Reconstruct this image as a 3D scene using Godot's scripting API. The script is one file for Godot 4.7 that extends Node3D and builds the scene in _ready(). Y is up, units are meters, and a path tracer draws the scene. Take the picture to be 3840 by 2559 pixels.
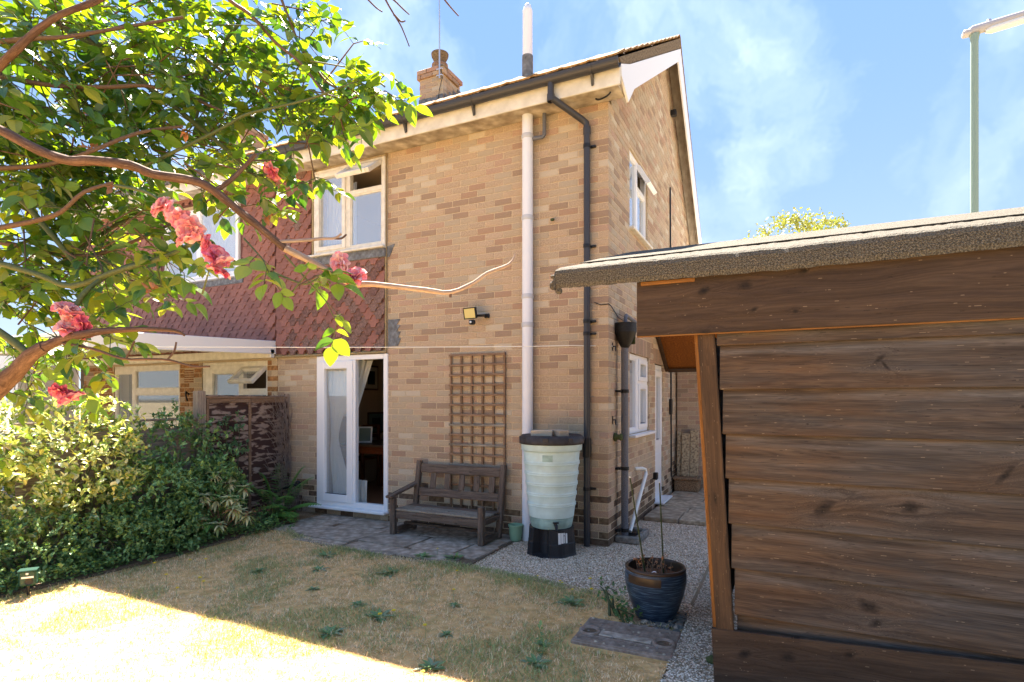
extends Node3D

var taken := {}
var M := {}
var T := {}
var rng := RandomNumberGenerator.new()

# ------------------------------------------------------------------ mesh builder
class MB:
	var surf := {}
	var cur = null
	var uo := Vector2.ZERO
	func use(mat) -> MB:
		cur = mat
		if not surf.has(mat):
			surf[mat] = [PackedVector3Array(), PackedVector3Array(), PackedVector2Array()]
		return self
	func tri(a: Vector3, b: Vector3, c: Vector3, na: Vector3, nb: Vector3, nc: Vector3, ua := Vector2.ZERO, ub := Vector2.ZERO, uc := Vector2.ZERO) -> void:
		# a, b, c run counter-clockwise as seen from outside; stored clockwise
		var s = surf[cur]
		s[0].append(a); s[0].append(c); s[0].append(b)
		s[1].append(na); s[1].append(nc); s[1].append(nb)
		s[2].append(ua + uo); s[2].append(uc + uo); s[2].append(ub + uo)
	func quad(a: Vector3, b: Vector3, c: Vector3, d: Vector3, ua := Vector2.ZERO, ub := Vector2.ZERO, uc := Vector2.ZERO, ud := Vector2.ZERO) -> void:
		var n := (c - a).cross(d - b).normalized()
		tri(a, b, c, n, n, n, ua, ub, uc)
		tri(a, c, d, n, n, n, ua, uc, ud)
	func flat(a: Vector3, b: Vector3, c: Vector3) -> void:
		var n := (b - a).cross(c - a).normalized()
		tri(a, b, c, n, n, n)
	# box between two corners, chamfered; the grain runs along axis `along`
	func box(p: Vector3, q: Vector3, ch := 0.0, xf := Transform3D.IDENTITY, along := -1) -> void:
		var lo := Vector3(minf(p.x, q.x), minf(p.y, q.y), minf(p.z, q.z))
		var hi := Vector3(maxf(p.x, q.x), maxf(p.y, q.y), maxf(p.z, q.z))
		var s := hi - lo
		if along < 0:
			along = 0 if s.x >= s.y and s.x >= s.z else (1 if s.y >= s.z else 2)
		var o1 := (along + 1) % 3
		var o2 := (along + 2) % 3
		ch = minf(ch, 0.45 * minf(s.x, minf(s.y, s.z)))
		var P := func(ix: int, iy: int, iz: int, inset: int) -> Vector3:
			var v := Vector3(hi.x if ix > 0 else lo.x, hi.y if iy > 0 else lo.y, hi.z if iz > 0 else lo.z)
			if inset != 0: v.x -= ch * ix
			if inset != 1: v.y -= ch * iy
			if inset != 2: v.z -= ch * iz
			return v
		var put := func(a: Vector3, b: Vector3, c: Vector3, d: Vector3, out: Vector3) -> void:
			if (b - a).cross(c - a).dot(out) < 0.0:
				var t := b
				b = d
				d = t
			var ua := Vector2(a[along], a[o1] + a[o2])
			var ub := Vector2(b[along], b[o1] + b[o2])
			var uc := Vector2(c[along], c[o1] + c[o2])
			var ud := Vector2(d[along], d[o1] + d[o2])
			quad(xf * a, xf * b, xf * c, xf * d, ua, ub, uc, ud)
		for ax in 3:
			for sg in [-1, 1]:
				var cs := []
				for k in [[-1, -1], [1, -1], [1, 1], [-1, 1]]:
					var i := [0, 0, 0]
					i[ax] = sg
					i[(ax + 1) % 3] = k[0]
					i[(ax + 2) % 3] = k[1]
					cs.append(P.call(i[0], i[1], i[2], ax))
				var out := Vector3.ZERO
				out[ax] = sg
				put.call(cs[0], cs[1], cs[2], cs[3], out)
		if ch <= 0.0:
			return
		for ax in 3:
			var b1 := (ax + 1) % 3
			var b2 := (ax + 2) % 3
			for s1 in [-1, 1]:
				for s2 in [-1, 1]:
					var e := []
					for k in [-1, 1]:
						var i := [0, 0, 0]
						i[ax] = k
						i[b1] = s1
						i[b2] = s2
						e.append([P.call(i[0], i[1], i[2], b1), P.call(i[0], i[1], i[2], b2)])
					var out := Vector3.ZERO
					out[b1] = s1
					out[b2] = s2
					put.call(e[0][0], e[1][0], e[1][1], e[0][1], out)
		for a in [-1, 1]:
			for b in [-1, 1]:
				for c in [-1, 1]:
					var x = P.call(a, b, c, 0)
					var y = P.call(a, b, c, 1)
					var z = P.call(a, b, c, 2)
					if (y - x).cross(z - x).dot(Vector3(a, b, c)) < 0.0:
						flat(xf * x, xf * z, xf * y)
					else:
						flat(xf * x, xf * y, xf * z)
	# tube through points
	func tube(pts: Array, r: Array, n := 8, cap := true) -> void:
		var rings := []
		var nor := []
		var up := Vector3(0.13, 0.97, 0.21)
		var t0 = (pts[1] - pts[0]).normalized()
		if absf(t0.dot(up)) > 0.95: up = Vector3(0.9, 0.1, 0.3)
		var side = t0.cross(up).normalized()
		var len := 0.0
		var ls := []
		for i in pts.size():
			var t = (pts[mini(i + 1, pts.size() - 1)] - pts[maxi(i - 1, 0)]).normalized()
			side = (side - t * side.dot(t)).normalized()
			var bi = t.cross(side)
			if i > 0: len += (pts[i] - pts[i - 1]).length()
			ls.append(len)
			var ring := []
			var rn := []
			for k in n:
				var a := TAU * k / n
				var d = side * cos(a) + bi * sin(a)
				rn.append(d)
				ring.append(pts[i] + d * (r[i] if i < r.size() else r[-1]))
			rings.append(ring)
			nor.append(rn)
		for i in pts.size() - 1:
			for k in n:
				var j := (k + 1) % n
				var u0 := float(k) / n * 0.2
				var u1 := float(k + 1) / n * 0.2
				var A = rings[i][k]
				var B = rings[i][j]
				var Cc = rings[i + 1][j]
				var Dd = rings[i + 1][k]
				tri(A, B, Cc, nor[i][k], nor[i][j], nor[i + 1][j], Vector2(ls[i], u0), Vector2(ls[i], u1), Vector2(ls[i + 1], u1))
				tri(A, Cc, Dd, nor[i][k], nor[i + 1][j], nor[i + 1][k], Vector2(ls[i], u0), Vector2(ls[i + 1], u1), Vector2(ls[i + 1], u0))
		if cap:
			for e in [0, pts.size() - 1]:
				var t = (pts[1] - pts[0]).normalized() * -1.0 if e == 0 else (pts[-1] - pts[-2]).normalized()
				for k in n:
					var j := (k + 1) % n
					if e == 0: tri(pts[0], rings[0][j], rings[0][k], t, t, t)
					else: tri(pts[e], rings[e][k], rings[e][j], t, t, t)
	# surface of revolution round y; profile of [radius, height] from bottom to top
	func lathe(prof: Array, n := 24, xf := Transform3D.IDENTITY, smooth := true, a0 := 0.0, a1 := TAU) -> void:
		var ns := []
		for i in prof.size():
			var d: Vector2 = Vector2(prof[mini(i + 1, prof.size() - 1)][0], prof[mini(i + 1, prof.size() - 1)][1]) - Vector2(prof[maxi(i - 1, 0)][0], prof[maxi(i - 1, 0)][1])
			ns.append(Vector2(d.y, -d.x).normalized())
		for i in prof.size() - 1:
			var d: Vector2 = Vector2(prof[i + 1][0] - prof[i][0], prof[i + 1][1] - prof[i][1])
			if d.length() < 1e-6: continue
			var fn := Vector2(d.y, -d.x).normalized()
			for k in n:
				var a := lerpf(a0, a1, float(k) / n)
				var b := lerpf(a0, a1, float(k + 1) / n)
				var da := Vector3(cos(a), 0, -sin(a))
				var db := Vector3(cos(b), 0, -sin(b))
				var n0: Vector2 = ns[i] if smooth and ns[i].dot(fn) > 0.6 else fn
				var n1: Vector2 = ns[i + 1] if smooth and ns[i + 1].dot(fn) > 0.6 else fn
				var up := Vector3.UP
				var A: Vector3 = xf * (da * prof[i][0] + up * prof[i][1])
				var B: Vector3 = xf * (db * prof[i][0] + up * prof[i][1])
				var Cc: Vector3 = xf * (db * prof[i + 1][0] + up * prof[i + 1][1])
				var Dd: Vector3 = xf * (da * prof[i + 1][0] + up * prof[i + 1][1])
				var r := xf.basis
				var na0 := (r * (da * n0.x + up * n0.y)).normalized()
				var nb0 := (r * (db * n0.x + up * n0.y)).normalized()
				var na1 := (r * (da * n1.x + up * n1.y)).normalized()
				var nb1 := (r * (db * n1.x + up * n1.y)).normalized()
				var u0 := Vector2(a, prof[i][1])
				var u1 := Vector2(b, prof[i][1])
				var u2 := Vector2(b, prof[i + 1][1])
				var u3 := Vector2(a, prof[i + 1][1])
				if prof[i][0] > 1e-5: tri(A, B, Cc, na0, nb0, nb1, u0, u1, u2)
				if prof[i + 1][0] > 1e-5: tri(A, Cc, Dd, na0, nb1, na1, u0, u2, u3)
	# polygon (Vector2 list, any turn) pushed out from z = 0 to z = depth, placed by xf
	func prism(poly: PackedVector2Array, depth: float, xf := Transform3D.IDENTITY, back := true) -> void:
		if Geometry2D.is_polygon_clockwise(poly):
			poly = poly.duplicate()
			poly.reverse()
		var idx := Geometry2D.triangulate_polygon(poly)
		var z := Vector3(0, 0, depth)
		for i in range(0, idx.size(), 3):
			var a := poly[idx[i]]
			var b := poly[idx[i + 1]]
			var c := poly[idx[i + 2]]
			if (b - a).cross(c - a) < 0.0:
				var t := b
				b = c
				c = t
			var A := Vector3(a.x, a.y, 0)
			var B := Vector3(b.x, b.y, 0)
			var C := Vector3(c.x, c.y, 0)
			var n := xf.basis.z.normalized()
			tri(xf * (A + z), xf * (B + z), xf * (C + z), n, n, n, a, b, c)
			if back: tri(xf * A, xf * C, xf * B, -n, -n, -n, a, c, b)
		var run := 0.0
		for i in poly.size():
			var a := poly[i]
			var b := poly[(i + 1) % poly.size()]
			var A := Vector3(a.x, a.y, 0)
			var B := Vector3(b.x, b.y, 0)
			var l := (b - a).length()
			quad(xf * A, xf * B, xf * (B + z), xf * (A + z), Vector2(run, 0), Vector2(run + l, 0), Vector2(run + l, depth), Vector2(run, depth))
			run += l
	func append(m: ArrayMesh, xf: Transform3D) -> void:
		var s = surf[cur]
		for k in m.get_surface_count():
			var ar := m.surface_get_arrays(k)
			s[0].append_array(xf * (ar[Mesh.ARRAY_VERTEX] as PackedVector3Array))
			var nb: PackedVector3Array = Transform3D(xf.basis.orthonormalized(), Vector3.ZERO) * (ar[Mesh.ARRAY_NORMAL] as PackedVector3Array)
			s[1].append_array(nb)
			s[2].append_array(ar[Mesh.ARRAY_TEX_UV])
	func done() -> ArrayMesh:
		var m := ArrayMesh.new()
		for k in surf:
			var s = surf[k]
			if s[0].is_empty(): continue
			var ar := []
			ar.resize(Mesh.ARRAY_MAX)
			ar[Mesh.ARRAY_VERTEX] = s[0]
			ar[Mesh.ARRAY_NORMAL] = s[1]
			ar[Mesh.ARRAY_TEX_UV] = s[2]
			m.add_surface_from_arrays(Mesh.PRIMITIVE_TRIANGLES, ar)
			m.surface_set_material(m.get_surface_count() - 1, k)
		return m

func mb(mat = null) -> MB:
	var b := MB.new()
	if mat != null: b.use(mat)
	return b

# ------------------------------------------------------------------ naming
func numbered(n: String) -> String:
	if not taken.has(n):
		taken[n] = 0
		return n
	taken[n] += 1
	return "%s_%03d" % [n, taken[n]]

func tag(o: Node3D, label: String, category: String, group := "", kind := "") -> Node3D:
	if label != "": o.set_meta("label", label)
	if category != "": o.set_meta("category", category)
	if group != "": o.set_meta("group", group)
	if kind != "": o.set_meta("kind", kind)
	return o

func thing(called: String, label: String, category: String, at := Vector3.ZERO, group := "", turn := 0.0) -> Node3D:
	var o := Node3D.new()
	o.name = numbered(called)
	o.position = at
	o.rotation.y = turn
	add_child(o, true)
	return tag(o, label, category, group)

# a mesh as one named object; at top level it goes to the root
func obj(called: String, b, parent: Node3D = null, local := false) -> MeshInstance3D:
	var o := MeshInstance3D.new()
	o.mesh = b.done() if b is MB else b
	if parent == null:
		o.name = numbered(called)
		add_child(o, true)
	else:
		o.name = called
		parent.add_child(o, true)
		if not local:   # the shape was given in the world's coordinates
			o.transform = world_of(parent).affine_inverse()
	return o

func world_of(n: Node) -> Transform3D:
	var t := Transform3D.IDENTITY
	while n is Node3D and n != self:
		t = (n as Node3D).transform * t
		n = n.get_parent()
	return t

func copy(src: Node3D, called: String, label: String, at: Vector3, turn := 0.0) -> Node3D:
	var o: Node3D = src.duplicate()
	o.name = numbered(called)
	add_child(o, true)
	o.position = at
	o.rotation.y = turn
	if label != "": o.set_meta("label", label)
	return o

func rr(a: float, b: float) -> float:
	return rng.randf_range(a, b)

# ------------------------------------------------------------------ materials
func lin(r: float, g: float, b: float, a := 1.0) -> Color:
	var c := Color(r, g, b).linear_to_srgb()
	c.a = a
	return c

func noise_tex(key: String, w: int, freq: float, oct: int, lo: Color, hi: Color, kind := FastNoiseLite.TYPE_SIMPLEX_SMOOTH, sd := 1, h := 0, mids := []) -> NoiseTexture2D:
	var n := FastNoiseLite.new()
	n.noise_type = kind
	n.frequency = freq
	n.fractal_octaves = oct
	n.seed = sd
	var t := NoiseTexture2D.new()
	t.width = w
	t.height = h if h > 0 else w
	t.seamless = true
	t.generate_mipmaps = false
	t.noise = n
	var g := Gradient.new()
	g.set_color(0, lo)
	g.set_color(1, hi)
	for m in mids: g.add_point(m[0], m[1])
	t.color_ramp = g
	T[key] = t
	return t

func bump_tex(key: String, w: int, freq: float, oct: int, strength: float, kind := FastNoiseLite.TYPE_SIMPLEX_SMOOTH, sd := 2) -> NoiseTexture2D:
	var n := FastNoiseLite.new()
	n.noise_type = kind
	n.frequency = freq
	n.fractal_octaves = oct
	n.seed = sd
	var t := NoiseTexture2D.new()
	t.width = w
	t.height = w
	t.seamless = true
	t.as_normal_map = true
	t.bump_strength = strength
	t.generate_mipmaps = false
	t.noise = n
	T[key] = t
	return t

func mat(key: String, c: Color, rough := 0.8, tex = null, nrm = null, scale := 1.0, nscale := 1.0, world := true) -> StandardMaterial3D:
	var m := StandardMaterial3D.new()
	m.resource_name = key
	m.albedo_color = c
	m.roughness = rough
	m.metallic_specular = 0.4
	if tex != null: m.albedo_texture = tex
	if nrm != null:
		m.normal_enabled = true
		m.normal_texture = nrm
		m.normal_scale = nscale
	if world and (tex != null or nrm != null):
		m.uv1_triplanar = true
		m.uv1_world_triplanar = true
		m.uv1_scale = Vector3.ONE * scale
	elif tex != null or nrm != null:
		m.uv1_scale = Vector3.ONE * scale
	M[key] = m
	return m

func glass(key: String, metal: float, alpha := 0.08) -> StandardMaterial3D:
	var m := StandardMaterial3D.new()
	m.resource_name = key
	m.albedo_color = Color(0.93, 0.97, 1.0, alpha)
	m.transparency = BaseMaterial3D.TRANSPARENCY_ALPHA
	m.roughness = 0.02
	m.metallic = metal
	m.metallic_specular = 0.7
	M[key] = m
	return m

# timber: grain along u with slow waver, growth rings that swell round irregular knots; one board's height over v (0 is its upper edge)
func wood_image(w: int, h: int, sd: int, dark: Color, light: Color, grey: Color, warm: Color, knots: Array, bands: bool) -> Image:
	var im := Image.create(w, h, false, Image.FORMAT_RGB8)
	var n := FastNoiseLite.new()
	n.seed = sd
	n.frequency = 1.0
	n.fractal_octaves = 2
	var n2 := FastNoiseLite.new()
	n2.seed = sd + 7
	n2.frequency = 1.0
	n2.fractal_octaves = 3
	var asp := float(w) / h
	for y in h:
		var v := float(y) / h
		for x in w:
			var u := float(x) / w
			var bend := 0.035 * n.get_noise_2d(u * 3.0, 1.0)
			var core := 0.0
			for k in knots:
				var dx: float = (u - k[0]) * asp
				var dy: float = v - k[1]
				if absf(dx) > k[2] * 9.0: continue
				dy += dx * k[3]
				var wob := 1.0 + 0.35 * n.get_noise_2d(u * 34.0 + k[0] * 50.0, v * 8.0)
				var d: float = sqrt(dx * dx * 0.30 + dy * dy) / (k[2] * wob)
				bend += signf(dy) * exp(-d * d * 0.20) * k[2] * 0.9
				core = maxf(core, clampf(1.25 - d * 1.1, 0.0, 1.0) * (0.75 + 0.4 * n2.get_noise_2d(u * 90.0, v * 20.0)))
			var vv := v - bend
			var broad := n.get_noise_2d(u * 2.0, vv * 5.0)
			var fine := n2.get_noise_2d(u * 5.0, vv * 85.0)
			var ring := 0.5 + 0.5 * sin((vv * 17.0 + broad * 2.6 + 0.5 * n.get_noise_2d(u * 6.0, vv * 2.0)) * TAU)
			var t := clampf(0.46 + 0.26 * fine + 0.30 * broad + 0.20 * (ring - 0.5), 0.0, 1.0)
			var c := dark.lerp(light, t)
			if bands:
				var aged := clampf(0.25 + u * 1.0 + 0.9 * n.get_noise_2d(u * 2.2 + 9.0, v * 1.4), 0.0, 1.0)
				c = c.lerp(Color(c.v, c.v * 0.93, c.v * 0.88) * 0.92, aged * 0.75)
				var g := exp(-pow((v - 0.22 + 0.05 * broad) * 10.0, 2.0)) * clampf(0.6 + broad + 0.5 * n.get_noise_2d(u * 3.0 + 9.0, 3.0), 0.0, 1.0)
				c = c.lerp(grey * (0.8 + 0.3 * fine), g * 0.7)
				c = c.lerp(warm, clampf(0.75 - v * 12.0 + broad * 1.6, 0.0, 1.0) * 0.45)
				c = c.lerp(warm, clampf(0.5 * n.get_noise_2d(u * 2.3 + 4.0, v * 2.0 + 2.0) - u * 0.25, 0.0, 0.4))
			c = c.lerp(dark * 0.35, clampf(core, 0.0, 1.0) * 0.85)
			if fine > 0.50 and n2.get_noise_2d(u * 23.0, v * 50.0 + 5.0) > 0.36: c = c.lerp(Color(0.62, 0.55, 0.46), 0.7)
			if fine < -0.50 and n.get_noise_2d(u * 4.0 + 3.0, v * 30.0) > 0.35: c = c * 0.6
			im.set_pixel(x, y, c)
	return im

func blotch_image(w: int, h: int, sd: int, a: Color, b: Color, fx: float, fy: float, cut: float, soft: float) -> Image:
	var im := Image.create(w, h, false, Image.FORMAT_RGB8)
	var n := FastNoiseLite.new()
	n.seed = sd
	n.frequency = 1.0
	n.fractal_octaves = 4
	for y in h:
		for x in w:
			var k := n.get_noise_2d(fx * x / w, fy * y / h)
			im.set_pixel(x, y, a.lerp(b, clampf((k - cut) / soft, 0.0, 1.0)))
	return im

func own_uv(key: String, im: Image, rough: float, scale: Vector3, nrm = null) -> StandardMaterial3D:
	var m := StandardMaterial3D.new()
	m.resource_name = key
	m.albedo_texture = ImageTexture.create_from_image(im)
	m.roughness = rough
	m.metallic_specular = 0.35
	m.uv1_scale = scale
	if nrm != null:
		m.normal_enabled = true
		m.normal_texture = nrm
		m.normal_scale = 0.6
	M[key] = m
	return m

func leaf_mat(key: String, c: Color, through: Color, rough := 0.45) -> StandardMaterial3D:
	var m := StandardMaterial3D.new()
	m.resource_name = key
	m.albedo_color = c
	m.roughness = rough
	m.backlight_enabled = true
	m.backlight = through
	m.cull_mode = BaseMaterial3D.CULL_DISABLED
	M[key] = m
	return m

func materials() -> void:
	var w := Color.WHITE
	noise_tex("grit", 512, 0.03, 4, Color(0.7, 0.68, 0.66), w, FastNoiseLite.TYPE_SIMPLEX_SMOOTH, 3)
	noise_tex("spots", 512, 0.05, 3, Color(0.45, 0.42, 0.4), w, FastNoiseLite.TYPE_SIMPLEX_SMOOTH, 9, 0, [[0.35, Color(0.86, 0.85, 0.84)], [0.6, Color(0.97, 0.96, 0.95)]])
	noise_tex("cloudy", 512, 0.008, 5, Color(0.62, 0.6, 0.57), w, FastNoiseLite.TYPE_SIMPLEX_SMOOTH, 21)
	noise_tex("faint", 512, 0.01, 4, Color(0.88, 0.88, 0.87), w, FastNoiseLite.TYPE_SIMPLEX_SMOOTH, 23)
	noise_tex("lichen", 512, 0.02, 4, Color(0.42, 0.36, 0.28), Color(1, 0.96, 0.86), FastNoiseLite.TYPE_SIMPLEX_SMOOTH, 33, 0, [[0.4, Color(0.8, 0.72, 0.6)], [0.55, Color(0.95, 0.86, 0.7)]])
	noise_tex("aggregate", 512, 0.06, 2, Color(0.4, 0.37, 0.33), Color(1, 0.97, 0.9), FastNoiseLite.TYPE_CELLULAR, 5, 0, [[0.5, Color(0.8, 0.75, 0.68)]])
	noise_tex("felt", 512, 0.10, 4, Color(0.28, 0.27, 0.25), w, FastNoiseLite.TYPE_SIMPLEX_SMOOTH, 14)
	noise_tex("straw", 1024, 0.02, 5, Color(0.70, 0.63, 0.44), Color(0.97, 0.86, 0.70), FastNoiseLite.TYPE_SIMPLEX_SMOOTH, 44, 0, [[0.5, Color(0.87, 0.76, 0.58)]])
	noise_tex("osb", 512, 0.03, 2, Color(0.35, 0.2, 0.08), Color(0.95, 0.7, 0.36), FastNoiseLite.TYPE_CELLULAR, 8)
	bump_tex("rough_n", 512, 0.06, 4, 5.0)
	bump_tex("fine_n", 512, 0.14, 3, 6.0, FastNoiseLite.TYPE_SIMPLEX_SMOOTH, 5)
	bump_tex("wave_n", 256, 0.012, 3, 6.0, FastNoiseLite.TYPE_SIMPLEX_SMOOTH, 6)
	# bricks: buff, pink, grey and brown stocks; the first ones are commonest
	var bc := [[0.62, 0.475, 0.33], [0.58, 0.435, 0.295], [0.66, 0.505, 0.36], [0.54, 0.43, 0.30], [0.62, 0.43, 0.31], [0.52, 0.43, 0.315], [0.46, 0.335, 0.235], [0.41, 0.295, 0.21], [0.54, 0.36, 0.245], [0.64, 0.55, 0.42], [0.38, 0.275, 0.195], [0.52, 0.32, 0.23]]
	for i in bc.size():
		mat("brick%d" % i, lin(bc[i][0], bc[i][1], bc[i][2]), 0.92, T.spots if i % 2 else T.grit, T.rough_n, 4.0 + 0.4 * i, 0.8)
	mat("brick_damp0", lin(0.20, 0.13, 0.085), 0.9, T.cloudy, T.rough_n, 3.0, 0.8)
	mat("brick_damp1", lin(0.26, 0.17, 0.10), 0.9, T.cloudy, T.rough_n, 3.6, 0.8)
	mat("brick_old0", lin(0.52, 0.27, 0.11), 0.9, T.cloudy, T.rough_n, 3.0, 0.8)
	mat("brick_old1", lin(0.45, 0.22, 0.095), 0.9, T.cloudy, T.rough_n, 3.3, 0.8)
	mat("mortar", lin(0.80, 0.64, 0.44), 0.95, T.grit, T.fine_n, 5.0, 0.7)
	# hung tiles
	var tc := [[0.30, 0.135, 0.105], [0.265, 0.12, 0.095], [0.325, 0.145, 0.112], [0.26, 0.14, 0.115], [0.30, 0.185, 0.155]]
	for i in tc.size():
		mat("hung%d" % i, lin(tc[i][0], tc[i][1], tc[i][2]), 0.85, T.faint if i < 3 else T.cloudy, T.rough_n, 3.0 + i, 0.5)
	mat("hung_bed", lin(0.12, 0.05, 0.04), 0.95)
	mat("tile_edge", lin(0.45, 0.36, 0.20), 0.95, T.grit, T.rough_n, 4.0)
	var rc := [[0.42, 0.31, 0.20], [0.37, 0.27, 0.175], [0.46, 0.35, 0.235], [0.33, 0.24, 0.165]]
	for i in rc.size():
		mat("roof%d" % i, lin(rc[i][0], rc[i][1], rc[i][2]), 0.95, T.lichen, T.rough_n, 2.0 + 0.5 * i, 1.2)
	mat("undercloak", lin(0.24, 0.215, 0.185), 0.95, T.lichen, T.rough_n, 3.0)
	mat("white", lin(0.80, 0.80, 0.80), 0.3)
	mat("white_board", lin(0.80, 0.79, 0.77), 0.4)
	mat("cream", lin(0.80, 0.76, 0.67), 0.45, T.faint, null, 1.5)
	mat("fascia", lin(0.76, 0.72, 0.63), 0.6, T.faint, null, 1.2)
	mat("soffit", lin(0.62, 0.54, 0.42), 0.9, T.cloudy, T.wave_n, 1.1, 0.8)
	mat("gutter", lin(0.045, 0.045, 0.05), 0.35)
	mat("gutter_old", lin(0.075, 0.075, 0.08), 0.6, T.cloudy, null, 4.0)
	mat("iron", lin(0.17, 0.18, 0.21), 0.55, T.spots, T.fine_n, 3.0, 0.8)
	mat("iron_black", lin(0.02, 0.02, 0.021), 0.5, T.cloudy, T.fine_n, 5.0, 0.6)
	mat("moss", lin(0.10, 0.13, 0.05), 0.95, T.grit, T.rough_n, 6.0)
	mat("grey_pvc", lin(0.16, 0.16, 0.16), 0.5)
	mat("white_pipe", lin(0.72, 0.73, 0.76), 0.35)
	mat("pipe_ring", lin(0.5, 0.51, 0.53), 0.4)
	mat("lead", lin(0.22, 0.235, 0.26), 0.6, T.cloudy, T.wave_n, 3.0, 0.7)
	mat("lead_dark", lin(0.15, 0.16, 0.18), 0.6, T.cloudy, null, 5.0)
	mat("black", lin(0.012, 0.012, 0.013), 0.4)
	mat("black_plastic", lin(0.022, 0.02, 0.022), 0.5, T.faint, T.fine_n, 6.0, 0.4)
	mat("rubber", lin(0.03, 0.03, 0.03), 0.7)
	mat("lid_grey", lin(0.055, 0.052, 0.058), 0.5, T.cloudy, T.fine_n, 4.0, 0.4)
	mat("butt", lin(0.60, 0.78, 0.79), 0.38, T.faint, null, 1.3)
	mat("butt_low", lin(0.42, 0.64, 0.62), 0.42, T.cloudy, null, 1.6)
	mat("label_paper", lin(0.7, 0.7, 0.68), 0.7)
	mat("green_pot", lin(0.24, 0.38, 0.24), 0.5)
	mat("steel", lin(0.55, 0.56, 0.57), 0.35).metallic = 0.7
	mat("led", lin(0.62, 0.52, 0.20), 0.35)
	mat("concrete", lin(0.60, 0.50, 0.39), 0.95, T.aggregate, T.fine_n, 4.0, 1.0)
	mat("render_grey", lin(0.36, 0.33, 0.29), 0.95, T.cloudy, T.rough_n, 3.0, 0.8)
	mat("gravel_bed", lin(0.74, 0.56, 0.40), 0.98, T.aggregate, T.fine_n, 3.0, 1.2)
	mat("soil", lin(0.2, 0.145, 0.095), 0.98, T.grit, T.rough_n, 2.0)
	mat("lawn", lin(0.86, 0.70, 0.50), 0.98, T.straw, T.rough_n, 0.35, 0.8)
	mat("far_ground", lin(0.36, 0.29, 0.17), 0.98, T.cloudy, null, 0.05)  # straw tone raised so sunlit ground bounces light onto the shaded walls
	for i in 4:
		mat("slab%d" % i, lin(0.50 + 0.04 * i, 0.42 + 0.032 * i, 0.34 + 0.026 * i), 0.85, T.cloudy, T.rough_n, 1.5 + i * 0.4, 0.6)
		mat("stone%d" % i, lin(0.60 + 0.03 * i, 0.48 + 0.024 * i, 0.345 + 0.016 * i), 0.9, T.cloudy, T.rough_n, 1.3 + i * 0.5, 1.0)
		mat("pebble%d" % i, lin([0.5, 0.36, 0.6, 0.22][i], [0.42, 0.28, 0.54, 0.19][i], [0.31, 0.19, 0.44, 0.165][i]), 0.8)
	mat("felt", lin(0.27, 0.245, 0.20), 0.98, T.felt, T.fine_n, 1.8, 1.6)
	mat("felt_top", lin(0.50, 0.49, 0.46), 0.98, T.felt, T.fine_n, 3.0, 1.0)
	mat("osb", lin(0.55, 0.40, 0.22), 0.9, T.osb, null, 4.0)
	mat("batten", lin(0.5, 0.36, 0.2), 0.85, T.osb, null, 5.0)
	var dk := Color(0.185, 0.135, 0.10)
	var lt := Color(0.43, 0.35, 0.275)
	var gy := Color(0.47, 0.45, 0.44)
	var wm := Color(0.40, 0.275, 0.165)
	var kn := [[[0.36, 0.45, 0.06, 0.6], [0.372, 0.56, 0.05, -0.9]], [[0.62, 0.4, 0.03, 0.2], [0.2, 0.75, 0.02, 0.0]], [[0.58, 0.66, 0.09, 0.9]], [[0.22, 0.55, 0.13, 0.5], [0.40, 0.42, 0.12, 0.05]], [[0.12, 0.3, 0.02, 0.0]], [[0.30, 0.48, 0.13, -0.15], [0.315, 0.76, 0.07, 0.3]]]
	for i in 6:
		own_uv("plank%d" % i, wood_image(1024, 112, 11 + i, dk, lt, gy, wm, kn[i], true), 0.75, Vector3(0.5, 4.2, 1), T.wave_n)
	own_uv("plank_plain", wood_image(1024, 160, 24, Color(0.175, 0.13, 0.098), Color(0.35, 0.28, 0.22), gy, wm, [[0.15, 0.25, 0.06, 0.3], [0.152, 0.76, 0.075, 0.0], [0.235, 0.22, 0.06, 0.1], [0.255, 0.50, 0.03, 0.3], [0.335, 0.55, 0.025, 0.0], [0.35, 0.12, 0.04, 0.2]], false), 0.75, Vector3(0.42, 3.2, 1), T.wave_n)
	own_uv("post_wood", wood_image(512, 128, 15, Color(0.19, 0.14, 0.10), Color(0.37, 0.28, 0.195), gy, Color(0.66, 0.4, 0.15), [[0.5, 0.5, 0.06, 0.1]], false), 0.75, Vector3(0.7, 6, 1))
	own_uv("lit_fresh_wood", wood_image(512, 64, 16, Color(0.36, 0.235, 0.11), Color(0.62, 0.43, 0.22), gy, wm, [], false), 0.7, Vector3(0.8, 9, 1))  # untreated timber tone with golden sun and bounce light painted in
	own_uv("bench_wood", wood_image(512, 128, 17, Color(0.24, 0.195, 0.165), Color(0.54, 0.475, 0.42), gy, wm, [[0.35, 0.6, 0.05, 0.1]], false), 0.85, Vector3(1.1, 7, 1), T.wave_n)
	own_uv("bench_bare", wood_image(512, 128, 18, Color(0.36, 0.31, 0.26), Color(0.72, 0.68, 0.61), gy, wm, [], false), 0.85, Vector3(1.1, 7, 1), T.wave_n)
	own_uv("trellis_wood", wood_image(512, 64, 19, Color(0.36, 0.27, 0.20), Color(0.70, 0.58, 0.47), gy, wm, [], false), 0.85, Vector3(1.6, 9, 1))
	own_uv("fence_post", wood_image(512, 128, 20, Color(0.42, 0.36, 0.31), Color(0.72, 0.66, 0.58), gy, wm, [], false), 0.85, Vector3(0.9, 6, 1))
	own_uv("fence_slat", blotch_image(512, 128, 31, Color(0.27, 0.19, 0.165), Color(0.60, 0.52, 0.46), 7.0, 6.0, 0.0, 0.25), 0.85, Vector3(0.55, 2.0, 1))
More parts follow.
